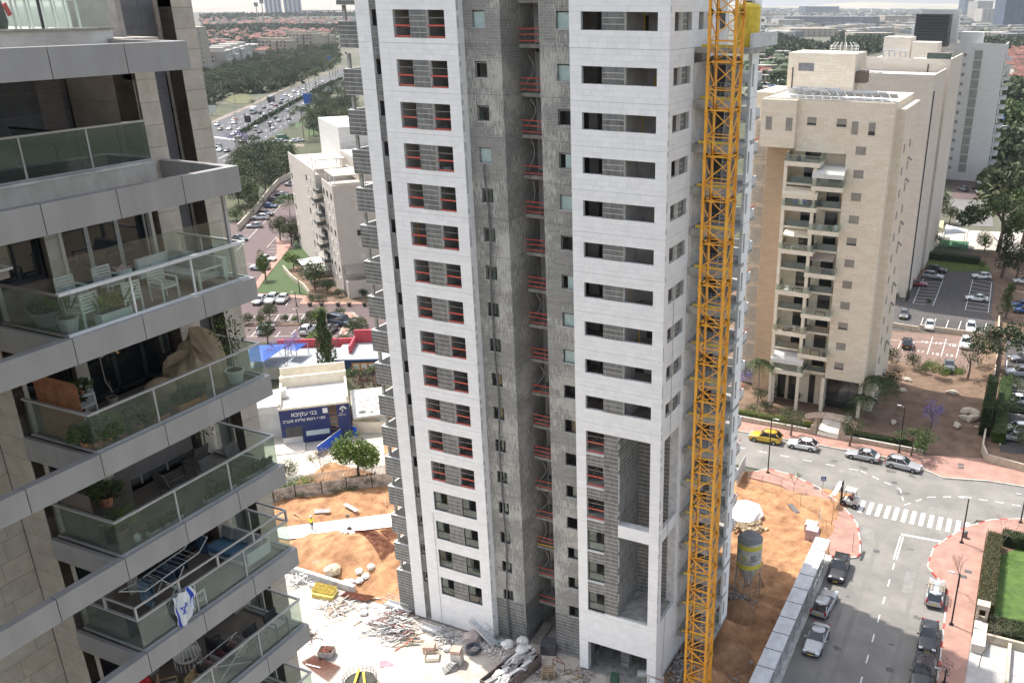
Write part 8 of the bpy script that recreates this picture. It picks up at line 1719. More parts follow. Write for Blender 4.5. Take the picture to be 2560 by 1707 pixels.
for f_ in range(8):
    z=2.2+f_*(HWH-3)/7.6
    for a,w_ in ((2,1.0),(5.5,.9),(8.6,.9),(19,.9),(22.5,1),(26.5,1),(LEN-2,.9)):
        c=wp(a,-.03,z+.8); o=piece('window',WH,c,(w_,.1,1.2),DWN if (f_+int(a))%3==0 else mat('white_shutter',(.62,.59,.54),.6),rz=rz)
    for bb in (4.5,11):
        c=wp(-.03,bb,z+.8); piece('window_surround',WH,wp(-.02,bb,z+.8),(.06,2.0,2.0),CWS,rz=rz); piece('window',WH,c,(.12,1.1,1.2),mat('white_shutter',(.62,.59,.54)) if f_%4 else DWN,rz=rz)
    if f_>0:
        for a0,off in ((10.3,-1.3 if f_%2 else .1),(13.8,.1 if f_%2 else -1.3)):
            b=MB(); wbox(b,a0,a0+3.2,off,1.8,z-.5,z+.0); o=b.build('balcony',CWS,WH); r=MB(); wbox(r,a0+.05,a0+3.15,off+.03,off+.08,z,z+.8); wbox(r,a0+.05,a0+.1,off+.1,1.8,z,z+.8); r.build('railing',mat('dark_railing',(.10,.11,.11),.5),o)
            c=wp(a0+1.5,1.77,z+1.1); piece('door_glass',WH,c,(2.2,.06,2.0),DWN,rz=rz)
b=MB(); wbox(b,0,.2,0,WID,HWH,HWH+.9); wbox(b,.2,10,0,.2,HWH,HWH+.9); wbox(b,17,LEN,0,.2,HWH+.5,HWH+1.4); b.build('parapet',CWS,WH)
for a0,a1,z,l in ((.6,9,HWH+2.7,1),(17.5,26,HWH+3.4,2)):
    b=MB(); wbox(b,a0,a1,.5,7,z,z+.15); b.build('pergola_roof',mat('grey_pergola',(.42,.40,.36),.8) if l==2 else CRM,WH)
    for a in (a0+.2,(a0+a1)/2,a1-.2):
        for bb in (.7,6.8): q=MB(); wbox(q,a-.08,a+.08,bb-.08,bb+.08,HWH,z); q.build('pergola_post',WF,WH)
b=MB(); wbox(b,9,24,7.5,14.5,HWH,HWH+4.4); b.build('upper_storey',CWS,WH); wbox(MB(),26,LEN,8,15,HWH,HWH+9).build('stair_tower',WHS,WH)
sl=MB(); sl.add([wp(8.5,7.2,HWH+1.6),wp(20,7.2,HWH+1.6),wp(20,14,HWH+6),wp(8.5,14,HWH+6),wp(8.5,7.2,HWH+1.5),wp(20,7.2,HWH+1.5),wp(20,14,HWH+5.9),wp(8.5,14,HWH+5.9)],[(0,1,2,3),(7,6,5,4),(0,4,5,1),(1,5,6,2),(2,6,7,3),(3,7,4,0)]); sl.build('pitched_roof',WHS,WH)
for i in range(8):
    for j in range(2): 
        c=Vector(wp(9.3+i*1.35,8.9+j*3.1,HWH+2.85+j*2.03)); piece('solar_panel',WH,c,(1.25,3.3,.06),mat('blue_grey_panel',(.20,.27,.30),.12,.1,1,rnd=.15,metal=.3),rz=rz if dr_.cross(dl).z<0 else rz+math.pi,rx=.58 if dr_.cross(dl).z<0 else .58)
aw=MB(); 
aw.add([wp(-.05,.5,6.6),wp(-.05,WID-4,6.6),wp(-2.2,WID-4,5.2),wp(-2.2,.5,5.2),wp(-2.3,WID-4,4.7),wp(-2.3,.5,4.7)],[(0,1,2,3),(3,2,1,0),(3,2,4,5),(5,4,2,3)]); wbox(aw,-2.3,0,.4,WID-4,.0,3.6); aw.build('ground_floor_annexe',CWS,WH)
for a0,l in ((12,'grey canopy'),(19,'white canopy')): q=MB(); wbox(q,a0-2,a0+3.5,-5,-.1,3.0,3.15); q.build('terrace_canopy',mat('grey_canopy',(.33,.33,.29),.8) if a0==12 else WF,WH); [ (lambda q:(wbox(q,a-.06,a+.06,-4.9,-4.78,0,3.0),q.build('canopy_post',WF,WH)))(MB()) for a in (a0-1.8,a0+3.3)]
gwp=[gp(*c1(x,y)) for x,y in ((460,905),(540,1000),(640,1070),(690,1135))]; t=thing('garden_wall','curved low limestone wall round the white house garden','wall',(*gwp[0],0))
for p,q in zip(gwp,gwp[1:]): MB().obox(((p[0]+q[0])/2,(p[1]+q[1])/2,.5),(math.hypot(q[0]-p[0],q[1]-p[1])+.1,.3,1.0),math.atan2(q[1]-p[1],q[0]-p[0])).build('wall_panel',LIM,t)
for x,y,l in ((605,1110,'white twin street light on the lawn by the white house'),(575,1225,'small lamp post in the left car park'),(593,1380,'lamp post in the planting strip')): lp(c1(x,y),c1(0,y-120)[1],l,zg=.05)
# ---- youth club and nursery
A=Vector((*gp(*s6(392,1043)),0)); B=Vector((*gp(*s6(1003,965)),0)); dl=(B-A).normalized(); LEN=(B-A).length; dr_=Vector((-dl.y,dl.x,0)); HB=hgt(A,s6(0,738)[1])
YC=thing('youth_club_building','white roofed youth club with dark blue lettered front wall','building',tuple(A)); NVY=mat('club_navy',(.012,.025,.12),.6,.1,1,.05); RZC=math.atan2(dl.y,dl.x)
wbox(MB(),0,LEN,.05,11.5,0,HB).build('wall',WHR,YC); wbox(MB(),-.05,LEN+.05,-.08,.049,1.1,HB).build('blue_front',NVY,YC); wbox(MB(),2.6,LEN-.02,-.075,.048,0,1.099).build('blue_front',NVY,YC)
b=MB(); wbox(b,-.1,LEN+.1,-.12,.2,HB+.001,HB+.3); wbox(b,LEN-.3,LEN,.2,11.5,HB+.001,HB+.9); wbox(b,0,.3,.2,11.5,HB+.001,HB+.9); wbox(b,0,LEN,8.2,8.6,HB+.001,HB+1.6); wbox(b,0,LEN,11.2,11.5,HB+.001,HB+1.9); b.build('parapet',CRM,YC)
wbox(MB(),LEN-2.7,LEN-1.7,-.11,-.081,0.4,HB-.05).build('stair_window',DWN,YC)
for i in range(6): wbox(MB(),LEN-2.7,LEN-1.7,-.14,-.111,.9+i*.62,1.0+i*.62).build('brown_rung',mat('brown_frame',(.3,.12,.05),.7),YC)
wbox(MB(),.5,2.7,-.12,-.081,1.1,HB*.5).build('entrance_opening',DKI,YC) ; wbox(MB(),-1,2.8,-3,-.1,-.0,.12).build('doorstep',CRE,YC)
wbox(MB(),LEN*.34,LEN*.68,-.13,-.081,HB*.2,HB*.34).build('banner',mat('pale_banner',(.42,.55,.55),.6,.15,2,col2=(.55,.6,.5)),YC)
TWH=mat('lettering_white',(.75,.75,.74),.6,.03,1)
def hebrew(txt,a,z,size,par,m=TWH,off=-.115,nm='lettering'):
    c=bpy.data.curves.new('t','FONT'); c.body=txt[::-1]; c.size=size; c.extrude=.012; c.offset=size*.012; o=bpy.data.objects.new('tmp',c); COL.objects.link(o); dg=bpy.context.evaluated_depsgraph_get(); me=bpy.data.meshes.new_from_object(o.evaluated_get(dg)); bpy.data.objects.remove(o)
    me.materials.clear(); me.materials.append(m); n=bpy.data.objects.new(nm,me); COL.objects.link(n); n.parent=par; q=A+dl*a+dr_*off; n.location=Vector((q.x,q.y,z))-OFF[par.name]; n.rotation_euler=(H,0,RZC); return n
hebrew('בני עקיבא',LEN*.16,HB*.80,HB*.16,YC); hebrew('סניף רמת אליהו מערב',LEN*.03,HB*.64,HB*.117,YC); hebrew('ויצו',LEN-1.35,HB*.72,.32,YC); hebrew('קרן קימת',LEN-1.55,HB*.67,.26,YC); hebrew('בני',LEN*.6,HB*.235,.5,YC,off=-.16); print('HB',HB,LEN)
b=MB(); wbox(b,LEN*.615,LEN*.685,-.13,-.081,HB*.80,HB*.94); b.build('white_emblem',TWH,YC)
b=MB()
for i in range(7): wbox(b,LEN-1.3+.12*i,LEN-1.1+.12*i,-.13,-.081,HB*.84+.09*math.sin(i*.52)*3,HB*.88+.3*math.sin(i*.52))
wbox(b,LEN-1.0,LEN-.85,-.13,-.081,HB*.78,HB*.85); b.build('tree_emblem',TWH,YC)
wbox(MB(),.3,1.0,4,5.2,HB+.1,HB+1.3).build('air_conditioner',WF,YC)
# left white annexe, yard, ramp
b=MB(); wbox(b,-6,-.01,3,12,0,HB-1.6); wbox(b,-6,-.01,2.8,3,HB-1.6,HB-.4); b.build('annexe',WHR,YC); 
sh('school_yard',[gp(*s6(x,y)) for x,y in ((150,1180),(200,860),(400,980),(1010,950),(980,560),(1250,540),(1300,1350),(1000,1360),(500,1430),(330,1440))],.0,PAV)
b=[gp(*s6(*p),0) for p in ((700,1140),(945,950),(1045,962))]; rp=thing('blue_ramp_wall','bright blue canvas lined ramp in front of the youth club','ramp',(*b[0],0)); BLC=mat('bright_blue_canvas',(.01,.09,.55),.6,.12,2,.2)
for p,q in zip(b,b[1:]): MB().obox(((p[0]+q[0])/2,(p[1]+q[1])/2,.7),(math.hypot(q[0]-p[0],q[1]-p[1]),.1,1.5),math.atan2(q[1]-p[1],q[0]-p[0])).build('canvas_wall',BLC,rp)
MB().tube([(*b[0],1.48),(*b[1],1.48),(*b[2],1.48)],.05,4).build('cap_rail',WF,rp)
cwb=[gp(*s6(1030,930)),gp(*s6(1250,1010))]; hc_=hgt(cwb[0],s6(0,830)[1]); t=thing('cream_annexe','cream flat roofed annexe beside the unfinished tower with a plastic chair on its roof','building',(*cwb[0],0)); A2=Vector((*cwb[0],0)); d2=(Vector((*gp(*s6(1210,1120)),0))-Vector((*gp(*s6(1040,960)),0))).normalized()
_A,_dl,_dr=A,dl,dr_; A=A2; dl=Vector((.79,.61,0)).normalized(); dl=Vector((.93,.37,0)); dr_=Vector((-.37,.93,0))
b=MB(); wbox(b,0,14,0,9,0,hc_-.9); b.build('wall',CRM,t); b=MB(); wbox(b,-.2,14,-.2,.15,hc_-.9,hc_); wbox(b,-.2,.1,.15,9,hc_-.9,hc_); b.build('parapet',CRM,t); wbox(MB(),5,7,-.06,0,.6,3.0).build('window',DWN,t)
for i in range(5): wbox(MB(),5.2,6.9,-.12,-.07,.8+i*.45,.9+i*.45).build('yellow_bar',YEL,t)
pc=wchair(*(wp(3,1.2,0)[:2]),hc_-.89,1,'white plastic chair on the flat roof of the cream annexe',name='plastic_chair')
A,dl,dr_=_A,_dl,_dr
# round roof openings terrace
rt=thing('holed_canopy','white roof slab with round holes right of the youth club','canopy',tuple(A+dl*(LEN+.5))); b=MB(); wbox(b,LEN+.4,LEN+5,0,10,2.6,2.9); b.build('slab',WHR,rt)
for i,(a,c,r) in enumerate(((1.3,1.5,.55),(2.6,1.2,.3),(3.4,2.2,.5),(1.6,3.4,.4),(2.8,3.6,.3),(3.9,4.0,.55),(1.2,5.2,.35),(2.2,5.6,.4),(3.4,5.6,.3))):
    q=A+dl*(LEN+.4+a)+dr_*c; MB().lathe((q.x,q.y,2.901),[(r,0),(r,.012)],14).build('round_hole_disc',DKI if i<2 else mat('hole_shade_tone',(.3,.28,.25),.9),rt)  # flat discs on the slab, hole shade put into their colour
# nursery with red and navy walls
A=Vector((*gp(*s6(845,420)),0)); B=Vector((*gp(*s6(1190,410)),0)); dl=(B-A).normalized(); dr_=Vector((-dl.y,dl.x,0)); HN=hgt(A,s6(0,290)[1]); NU=thing('nursery_building','low nursery with navy front, pale roof and red walls behind','building',tuple(A))
wbox(MB(),0,12,0,.2,0,HN).build('navy_wall',mat('nursery_navy',(.02,.05,.12),.7),NU); wbox(MB(),0,12,.2,9,0,HN-.1).box(0,0,0,0,0,0).build('wall',WHR,NU); wbox(MB(),-17,-.01,-1,8,0,HN-.6).build('long_wing',mat('pale_wing',(.42,.38,.32),.9),NU)
wbox(MB(),-16.7,-.3,-.7,7.7,HN-.599,HN-.5).build('grey_roof',mat('pale_grey_roof',(.30,.315,.33),.7,.05,.4),NU); wbox(MB(),.3,11.8,.4,8.8,HN-.099,HN-.02).build('grey_roof',mat('pale_grey_roof',(.30,.315,.33)),NU)
REDW=mat('coral_red_wall',(.50,.07,.09),.8,.06,1); b=MB(); wbox(b,-11,2,8.0,8.4,0,HN+.9); wbox(b,2,2.3,3,8.0,HN-.02,HN+1.3); wbox(b,2,14,8.4,8.8,0,HN+2.2); b.build('red_wall',REDW,NU)
for i in range(3): wbox(MB(),6.0+i*1.3,6.7+i*1.3,8.33,8.39,HN+1.0,HN+1.6).build('square_opening',mat('ochre_hole',(.25,.15,.05)),NU); wbox(MB(),3.2+i*1.25,4.1+i*1.25,-.12,-.06,HN-1.6,HN-.7).build('window',WF,NU)
wbox(MB(),2.9,7.1,-.059,-.0,HN-1.8,HN-.5).build('orange_panel',mat('orange_panel',(.55,.22,.04),.7),NU); wbox(MB(),5.6,7.1,6,7,HN,HN+1.1).build('air_conditioner',WF,NU)
# blue shade sails, cloth of other play areas
def sail(label,pts,m,nm='shade_sail'):
    t=thing(nm,label,'shade sail',(pts[0][0],pts[0][1],0)); n=len(pts); c=Vector((sum(p[0] for p in pts)/n,sum(p[1] for p in pts)/n,sum(p[2] for p in pts)/n+.5)); b=MB(); vs=[c]+[Vector(p) for p in pts]; b.add(vs,[(0,i+1,(i+1)%n+1) for i in range(n)]); o=b.build('cloth',m,t); sm=o.modifiers.new('t','SOLIDIFY'); sm.thickness=.03
    for p in pts: MB().tube([(p[0],p[1],0),(p[0],p[1],p[2])],.07,5).build('mast',STL,t)
BSL=mat('sail_blue',(.004,.065,.31),.6,.15,.6)
sail('large bright blue pyramid shade sail behind the near terraces',[(*gp(*s6(x,y),4),4) for x,y in ((90,160),(445,140),(210,300),(60,300))],BSL); sail('second deep blue shade sail left of the red wall',[(*gp(*s6(x,y),4),4) for x,y in ((445,140),(600,135),(500,205),(400,190))],mat('sail_deep_blue',(.01,.06,.33),.6))
sail('pale yellow shade sail at the playground',[(*gp(*c3(x,y),4),4) for x,y in ((415,185),(505,182),(498,245),(412,235))],mat('sail_yellow',(.72,.66,.30),.6)); sail('white shade sail at the playground',[(*gp(*c3(x,y),4),4) for x,y in ((520,208),(660,240),(640,262),(505,270))],mat('sail_white',(.75,.77,.80),.6))
sail('far blue shade sail by the white minibus',[(*gp(*cb(x,y),4),4) for x,y in ((2010,900),(2105,910),(2100,935),(2000,930))],BSL)
# white picket fence by the school
wf=thing('white_picket_fence','long white picket fence in front of the school yard','fence',(*gp(*s6(740,1400)),0)); fl_=[gp(*s6(x,y)) for x,y in ((330,1450),(370,1440),(500,1420),(740,1395),(900,1375),(1060,1350),(1310,1325))]
b=MB()
for p,q in zip(fl_,fl_[1:]):
    L=math.hypot(q[0]-p[0],q[1]-p[1]); n=int(L/.16)
    for i in range(n): t=i/n; x,y=p[0]+(q[0]-p[0])*t,p[1]+(q[1]-p[1])*t; b.box(x-.03,y-.03,.1,x+.03,y+.03,1.8)
    b.tube([(*p,1.55),(*q,1.55)],.025,4).tube([(*p,.3),(*q,.3)],.025,4)
stuff(b.build('pickets',mat('picket_white',(.62,.60,.55),.7),wf))
# ================================================================ far buildings
FAR=[mat('far_white',(.42,.395,.36),.9,.08,.05,rnd=.12),mat('far_cream',(.38,.335,.27),.9,.08,.05,rnd=.1),mat('far_grey',(.22,.23,.24),.9,.1,.05,rnd=.2),mat('far_blue_grey',(.09,.12,.17),.6,.1,.05,rnd=.2)]
ROF=mat('red_tile_roof',(.19,.075,.055),.85,.15,.3,rnd=.25)
def apt(label,pL,pR,ty,depth,m,floors,cols,cat='building',name='apartment_block',grp=None,zb=0,steps=0,roofm=None):
    a=Vector((*gp(*pL),0)); c=Vector((*gp(*pR),0)); h=hgt(a,ty); global A,dl,dr_; A=a; dl=(c-a).normalized(); dr_=Vector((-dl.y,dl.x,0)); L=(c-a).length
    t=thing(name,label,cat,tuple(a),0,grp); b=MB(); wbox(b,0,L,0,depth,0,h)
    if steps:
        for i in range(steps): wbox(b,L*i/steps,L*(i+.62)/steps,-2.2,0,0,h*(.62+.3*((i*7)%3)/2)); wbox(b,L*(i+.1)/steps,L*(i+.5)/steps,2,depth-2,h,h+2.6)
    b.build('wall',m,t)
    if roofm: 
        q=MB(); q.add([wp(-.5,-.5,h),wp(L+.5,-.5,h),wp(L+.5,depth+.5,h),wp(-.5,depth+.5,h),wp(L*.25,depth/2,h+3),wp(L*.75,depth/2,h+3)],[(0,1,5,4),(1,2,5),(2,3,4,5),(3,0,4)]); q.build('roof',roofm,t)
    rz=math.atan2(dl.y,dl.x)
    for f_ in range(floors):
        for k in range(cols):
            x=L*(k+.5)/cols; off=-2.23 if steps and (x/L*steps)%1<.62 and (f_+1)/floors<.6 else -.03
            piece('window',t,wp(x,off,(f_+.55)*h/floors),(min(1.8,L/cols*.5),.14,h/floors*.42),DWN,rz=rz)
    return t
apt('cream tower standing right behind the corner of the near grey building',ch(170,760),ch(318,718),ch(0,262)[1],16,FAR[1],11,1,name='cream_tower'); apt('cream tower crown block above the near pillar corner',ch(80,700),ch(205,690),ch(0,208)[1],12,FAR[1],1,1,name='cream_tower')
apt('white terraced apartment block left of the park wood, front one',ch(312,705),ch(470,690),ch(0,520)[1],22,FAR[0],5,5,steps=3,roofm=ROF); apt('white terraced apartment block stepping down to the park wood',ch(450,700),ch(690,600),ch(0,480)[1],20,FAR[0],5,7,steps=4); apt('white apartment block with tilted roofs behind the terraced ones',ch(280,560),ch(560,540),ch(0,400)[1],20,FAR[0],4,7,steps=3,roofm=ROF)
apt('low white public building with a flat roof amid the trees',ch(650,520),ch(780,500),ch(0,425)[1],20,FAR[0],2,5); apt('cream apartment block in the middle of the row',ch(745,540),ch(1010,545),ch(0,380)[1],22,FAR[1],5,8,steps=4); apt('cream apartment block with dark openings, right of the middle',ch(1010,500),ch(1250,505),ch(0,315)[1],22,FAR[1],6,8,steps=4); apt('yellow cream apartment block at the right end of the row',ch(1240,470),ch(1470,460),ch(0,335)[1],20,FAR[1],5,8,steps=3)
apt('white villa with red pergola before the cream blocks',ch(805,560),ch(900,550),ch(0,470)[1],12,FAR[0],2,3,name='villa',roofm=ROF); apt('pale lower block before the cream row',ch(900,540),ch(1030,535),ch(0,450)[1],14,FAR[0],3,4)
# two distant towers on the left and the stadium floodlights
for i,(xa,xb,l) in enumerate(((805,965,'left of the two tall blue white towers on the horizon'),(985,1150,'right of the two tall blue white towers on the horizon'))):
    a=gp(*ch(xa,160)); c=gp(*ch(xb,160)); t=thing('distant_tower',l,'tower',(*a,0)); w_=math.hypot(c[0]-a[0],c[1]-a[1]); A=Vector((*a,0)); dl=(Vector((*c,0))-A).normalized(); dr_=Vector((-dl.y,dl.x,0)); hh=hgt(a,-60,0,900)
    for k in range(4): wbox(MB(),w_*k/4,w_*(k+.88)/4,(k%2)*4,30,0,hh*(.97+.03*(k%2))).build('slab',mat('tower_white',(.40,.42,.45),.7,.05,.01),t)
    for k in range(4):
        wbox(MB(),w_*(k+.3)/4,w_*(k+.55)/4,(k%2)*4-.8,(k%2)*4-.1,0,hh*.96).build('window_band',FAR[3],t)
for i,(x,yb,yt,l) in enumerate(((742,290,40,'stadium floodlight mast before the red roofs, left one'),(795,280,12,'stadium floodlight mast before the red roofs, right one'))):
    p=gp(*ch(x,yb)); h=hgt(p,ch(0,yt)[1]); t=thing('floodlight_mast',l,'floodlight',(*p,0)); MB().tube([(*p,0),(*p,h)],[1.2,.8],8).build('pole',FAR[0],t); MB().obox((p[0],p[1],h-1),(7.5,1.5,7.5),.4).build('lamp_frame',FAR[2],t)
# suburbs: houses as separate things near, merged fabric farther off
HM={}
def housemesh(v):
    if v in HM: return HM[v]
    random.seed(v); w_,d,h=random.uniform(8,13),random.uniform(8,12),random.uniform(5,7.5); b=MB().box(-w_/2,-d/2,0,w_/2,d/2,h); o=b.build('wall',FAR[0]); r=MB(); q=.5
    r.add([(-w_/2-q,-d/2-q,h),(w_/2+q,-d/2-q,h),(w_/2+q,d/2+q,h),(-w_/2-q,d/2+q,h),(-w_/4,0,h+2.8),(w_/4,0,h+2.8)],[(0,1,5,4),(1,2,5),(2,3,4,5),(3,0,4)]); o2=r.build('roof',ROF); w2=MB()
    for k in range(3):
        for zz in (1.2,4.0): w2.box(-w_/2+w_*(k+.35)/3,-d/2-.06,zz,-w_/2+w_*(k+.65)/3,-d/2+.01,zz+1.3)
    o3=w2.build('windows',DWN); HM[v]=(o.data,o2.data,o3.data); [bpy.data.objects.remove(x) for x in (o,o2,o3)]; return HM[v]
random.seed(77)
def houses(poly,zf,n,label,grp,mind,rzb=0):
    c=[]; tr=0; xs=[p[0] for p in poly]; ys=[p[1] for p in poly]
    while len(c)<n and tr<n*60:
        tr+=1; x,y=random.uniform(min(xs),max(xs)),random.uniform(min(ys),max(ys))
        if not inpoly(x,y,poly): continue
        p=gp(*zf(x,y))
        if any((p[0]-q[0])**2+(p[1]-q[1])**2<mind*mind for q in c): continue
        c.append(p); t=thing('suburb_house',label,'house',(*p,0),random.choice((0,1.57,.8,.3))+rzb,grp)
        for me,nm in zip(housemesh(random.randrange(6)),('wall','roof','windows')): o=bpy.data.objects.new(nm,me); COL.objects.link(o); o.parent=t
houses([(240,310),(1000,290),(1480,300),(1480,330),(1000,380),(560,420),(250,400)],ch,75,'small house with a red tiled roof in the suburb behind the white blocks','red roofed houses of the near suburb',16)
houses([(200,205),(1640,180),(1640,262),(1000,262),(230,275)],ch,150,'far small house with a red tiled roof near the two distant towers','red roofed houses of the far suburb',15)
houses([(2080,420),(2258,400),(2258,700),(2130,690),(2060,600)],cb,26,'house with a red tiled roof at the right edge beyond the white tower','red roofed houses at the right',15)
for x,y,l in ((300,490,'white villa beyond the tower terrace, left of the tan penthouse'),(240,600,'small red roofed villa seen beyond the crane'),(380,520,'white villa just left of the tan penthouse')):
    p=gp(*cb(x,y+20)); t=thing('villa',l,'house',(*p,0),.4)
    for me,nm in zip(housemesh(x%6),('wall','roof','windows')): o=bpy.data.objects.new(nm,me); COL.objects.link(o); o.parent=t
t=apt('low building with blue solar panels beyond the crane',cb(165,760),cb(390,750),cb(0,700)[1],16,FAR[0],1,4); 
for i in range(9): piece('solar_panel',t,wp(1+i*2.2,5,hgt(A,cb(0,700)[1])+.8),(2.0,6,.1),mat('solar_blue',(.08,.12,.25),.2,.1,1,metal=.3),rz=math.atan2(dl.y,dl.x),rx=.3)
# city fabric right
CTY=[('long grey mall with silver curved roof in the far city',375,1120,215,130,70,2),('pale glass office beside the mall',330,530,220,155,50,0),('dark glass block behind the mall',540,805,110,52,60,3),('low cream warehouse with red signs in the far city',420,800,290,225,60,1),('beige long building in front of the dark trees',920,1240,325,260,40,1),('beige public building in the middle of the far city',1165,1400,180,125,60,1),('dark glass tower at the upper right',1785,1850,118,-30,50,3),('white banded office right of the dark tower',1880,2000,150,10,60,0),('tall blue striped tower at the right edge',2085,2258,230,-60,45,3),('long white building below the striped tower',1820,2150,310,255,40,0),('red roofed long shed in the far city',1500,2060,235,205,50,1),('brown office block in the far city',1600,1730,165,128,50,2),('white hall with a grey roof in the far city',230,350,170,135,40,0),('arched beige arcade in the far city',190,350,150,105,30,1),('pale slab behind the towers at the right',1920,2070,190,70,40,0),('striped office at the far right edge',2150,2258,150,-20,30,2)]
for l,xa,xb,yb,yt,dp,m in CTY: apt(l,cb(xa,yb),cb(xb,yb),cb(0,yt)[1],dp,FAR[m],3 if yb-yt<100 else 14,9 if xb-xa>200 else 4,name='city_building')
random.seed(5); fab=[MB() for _ in range(4)]; tf=MB()
def fabric(poly,zf,n,hr,wr,rgb):
    k=0; xs=[p[0] for p in poly]; ys=[p[1] for p in poly]; tr=0
    while k<n and tr<n*20:
        tr+=1; x,y=random.uniform(min(xs),max(xs)),random.uniform(min(ys),max(ys))
        if not inpoly(x,y,poly): continue
        p=gp(*zf(x,y)); h=random.uniform(*hr); w_=random.uniform(*wr); b=fab[random.choice(rgb)]; b.obox((p[0],p[1],h/2),(w_,w_*random.uniform(.5,1.2),h),random.choice((0,.4,1.1))); k+=1
        if random.random()<.5: tf.lathe((p[0]+random.uniform(-30,30),p[1]+random.uniform(-30,30),0),[(5,0),(8,4),(6,9),(1,11)],6)
def fabric_run():
    fabric([(150,330),(150,95),(2258,110),(2258,330),(1900,330),(1300,260),(400,300)],cb,750,(5,13),(12,42),(0,0,1,2,2)); fabric([(150,100),(150,26),(2300,26),(2300,110)],cb,1500,(6,20),(15,60),(0,0,1,2,2))
    fabric([(150,28),(150,14),(2300,14),(2300,28)],cb,500,(15,70),(30,90),(0,2,3,0)); fabric([(200,200),(200,185),(1640,165),(1640,200)],ch,260,(5,12),(10,24),(0,1)); fabric([(2050,700),(2258,700),(2258,800),(2040,760)],cb,20,(5,8),(8,14),(0,1))
fabric_run()
# far tree belts
def belt(label,poly,zf,n,s,m=LV[1],zr=(2,8)):
    b=MB(); xs=[p[0] for p in poly]; ys=[p[1] for p in poly]; k=0; tr=0
    while k<n and tr<n*30:
        tr+=1; x,y=random.uniform(min(xs),max(xs)),random.uniform(min(ys),max(ys))
        if not inpoly(x,y,poly): continue
        p=gp(*zf(x,y)); r=s*random.uniform(.6,1.3)
        for j in range(14): leaf(b,Vector((p[0]+random.gauss(0,r*.5),p[1]+random.gauss(0,r*.5),random.uniform(*zr))),Vector([random.uniform(-1,1) for _ in range(3)])+Vector((0,0,.3)),r*.8,r*.28)
        k+=1
    stuff(b.build('far_wood',m),label,'wood')
belt('belt of trees between the far suburb and the near red roofs',[(230,280),(700,265),(1480,270),(1480,305),(800,300),(260,330)],ch,900,7); belt('dark wood belt behind the far red roofs',[(230,185),(1640,150),(1640,185),(230,205)],ch,900,12,zr=(2,12)); fabric([(150,770),(150,440),(400,440),(400,600),(180,790)],cb,26,(5,9),(9,15),(0,1)); belt('garden trees beyond the crane',[(130,790),(150,430),(410,430),(410,700)],cb,420,5,zr=(.5,6)); belt('dark tree mass left of the tan penthouse',[(170,420),(170,300),(300,270),(400,330),(700,400),(500,450),(400,440)],cb,700,6); belt('dark tree mass right of the tan penthouse',[(730,400),(800,310),(1000,300),(1180,330),(1240,345),(1170,400),(980,440)],cb,700,6); belt('dark tree mass right of the white tower',[(1840,330),(2258,300),(2258,400),(2080,430),(2060,350)],cb,500,6)
belt('dark trees and shrubs beyond the white tower foot',[(1960,1180),(2060,1120),(2258,1150),(2258,1330),(2100,1370),(1960,1350)],cb,420,4.5,zr=(.5,5)); belt('dark trees at the right edge of the suburb',[(2090,720),(2258,700),(2258,800),(2110,800)],cb,150,5); belt('green trees by the suburb street',[(2030,830),(2258,900),(2258,1000),(2170,990),(2040,930)],cb,200,4,m=LV[0],zr=(.5,5)); belt('big tree crowns below the far car park',[(2000,1500),(2150,1440),(2258,1420),(2258,1568),(2000,1568)],cb,260,3.5,m=LV[2],zr=(.5,7)); belt('scattered trees of the near suburb',[(240,330),(1480,320),(1480,420),(700,520),(260,480)],ch,260,4.5); belt('undergrowth below the park wood',poly,ch,1300,4.5,m=LV[2],zr=(.2,3))
for b,m,l in zip(fab,FAR,('white houses and sheds of the far city','cream buildings of the far city','grey roofs and sheds of the far city','blue grey towers of the far skyline')):
    if b.v: stuff(b.build('distant_city',m),l,'city')
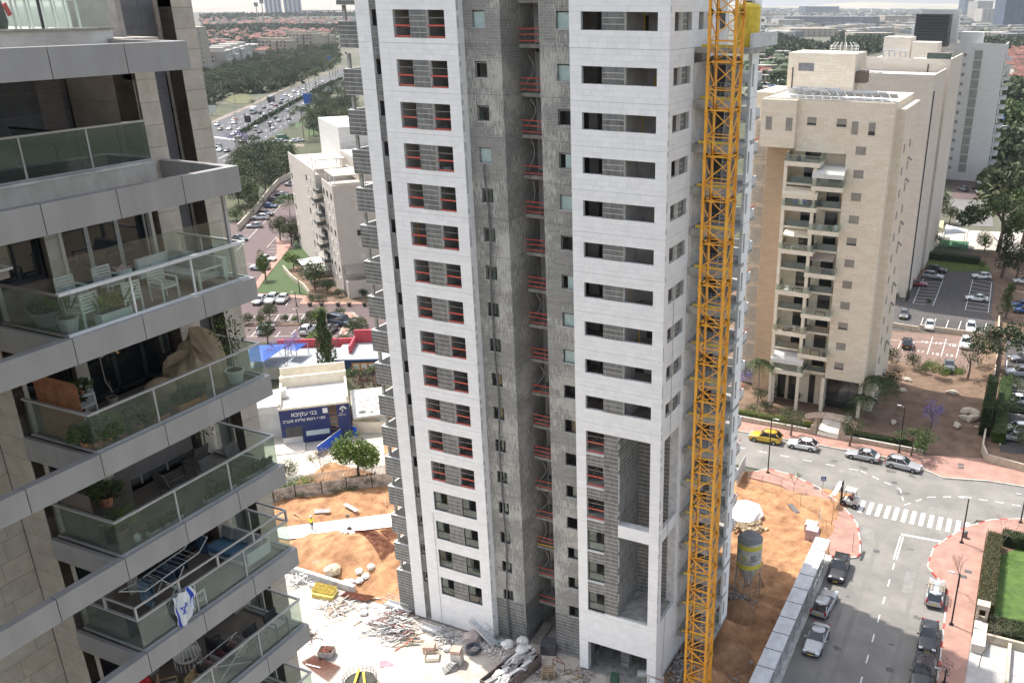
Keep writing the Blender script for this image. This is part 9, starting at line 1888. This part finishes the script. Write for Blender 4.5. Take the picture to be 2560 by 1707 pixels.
stuff(tf.build('distant_trees',LV[1]),'dark tree clumps between the far city roofs','trees')
# far ground colours: sand quarries, scrub
SND=mat('far_sand',(.27,.225,.175),.95,.1,.002); SCR=mat('far_scrub',(.06,.075,.05),.95,.2,.003)
for x0_,x1_,y0_,y1_,m in ((-200,1700,60,140,SND),(-200,700,25,45,SND),(1100,1700,100,118,SND)): sh('far_sand',[gp(*ch(x0_,y1_)),gp(*ch(x1_,y1_-20)),gp(*ch(x1_,y0_-5)),gp(*ch(x0_,y0_))],-.02 if m is SND else 0,m)
for x0_,x1_,y0_,y1_ in ((100,1700,142,152),(600,1700,45,58),(100,600,120,135)): sh('far_scrub',[gp(*ch(x0_,y1_)),gp(*ch(x1_,y1_-8)),gp(*ch(x1_,y0_-6)),gp(*ch(x0_,y0_))],.02,SCR)
sh('road',PB((255,310),(300,255),(440,370),(560,410),(480,420),(330,330)),.02,ASP)
# low hills along the horizon
random.seed(1); b=MB(); vs=[]; n=70
for j,(R_,hm) in enumerate(((9000,0),(9600,55),(10500,105),(12500,60))):
    for i in range(n): a=RAD(85+i*1.3); vs.append((CAM.x+R_*math.cos(a),CAM.y+R_*math.sin(a),hm*(.55+.6*pnoise(Vector((i*.23,j*.5,2))))-1))
b.add(vs,[(j*n+i+1,j*n+i,(j+1)*n+i,(j+1)*n+i+1) for j in range(3) for i in range(n-1)]); struct(b.build('hills',mat('hill_scrub',(.2,.19,.14),.95,.2,.0015,col2=(.33,.28,.2)),smooth=True))
# ---------------------------------------------------------------- hazy air
hm_=bpy.data.materials.new('haze_air'); hm_.use_nodes=True; n=hm_.node_tree.nodes; n.remove(n['Principled BSDF']); v=n.new('ShaderNodeVolumePrincipled'); v.inputs['Color'].default_value=(.86,.91,.97,1); v.inputs['Density'].default_value=.000055; v.inputs['Anisotropy'].default_value=.3; hm_.node_tree.links.new(v.outputs[0],n[0].inputs['Volume'])
hz=MB().box(-13900,-2900,-1.2,8900,21900,420).build('haze',hm_); hz['kind']='stuff'; hz['label']='thin pale haze over the far city and horizon'; hz['category']='haze'
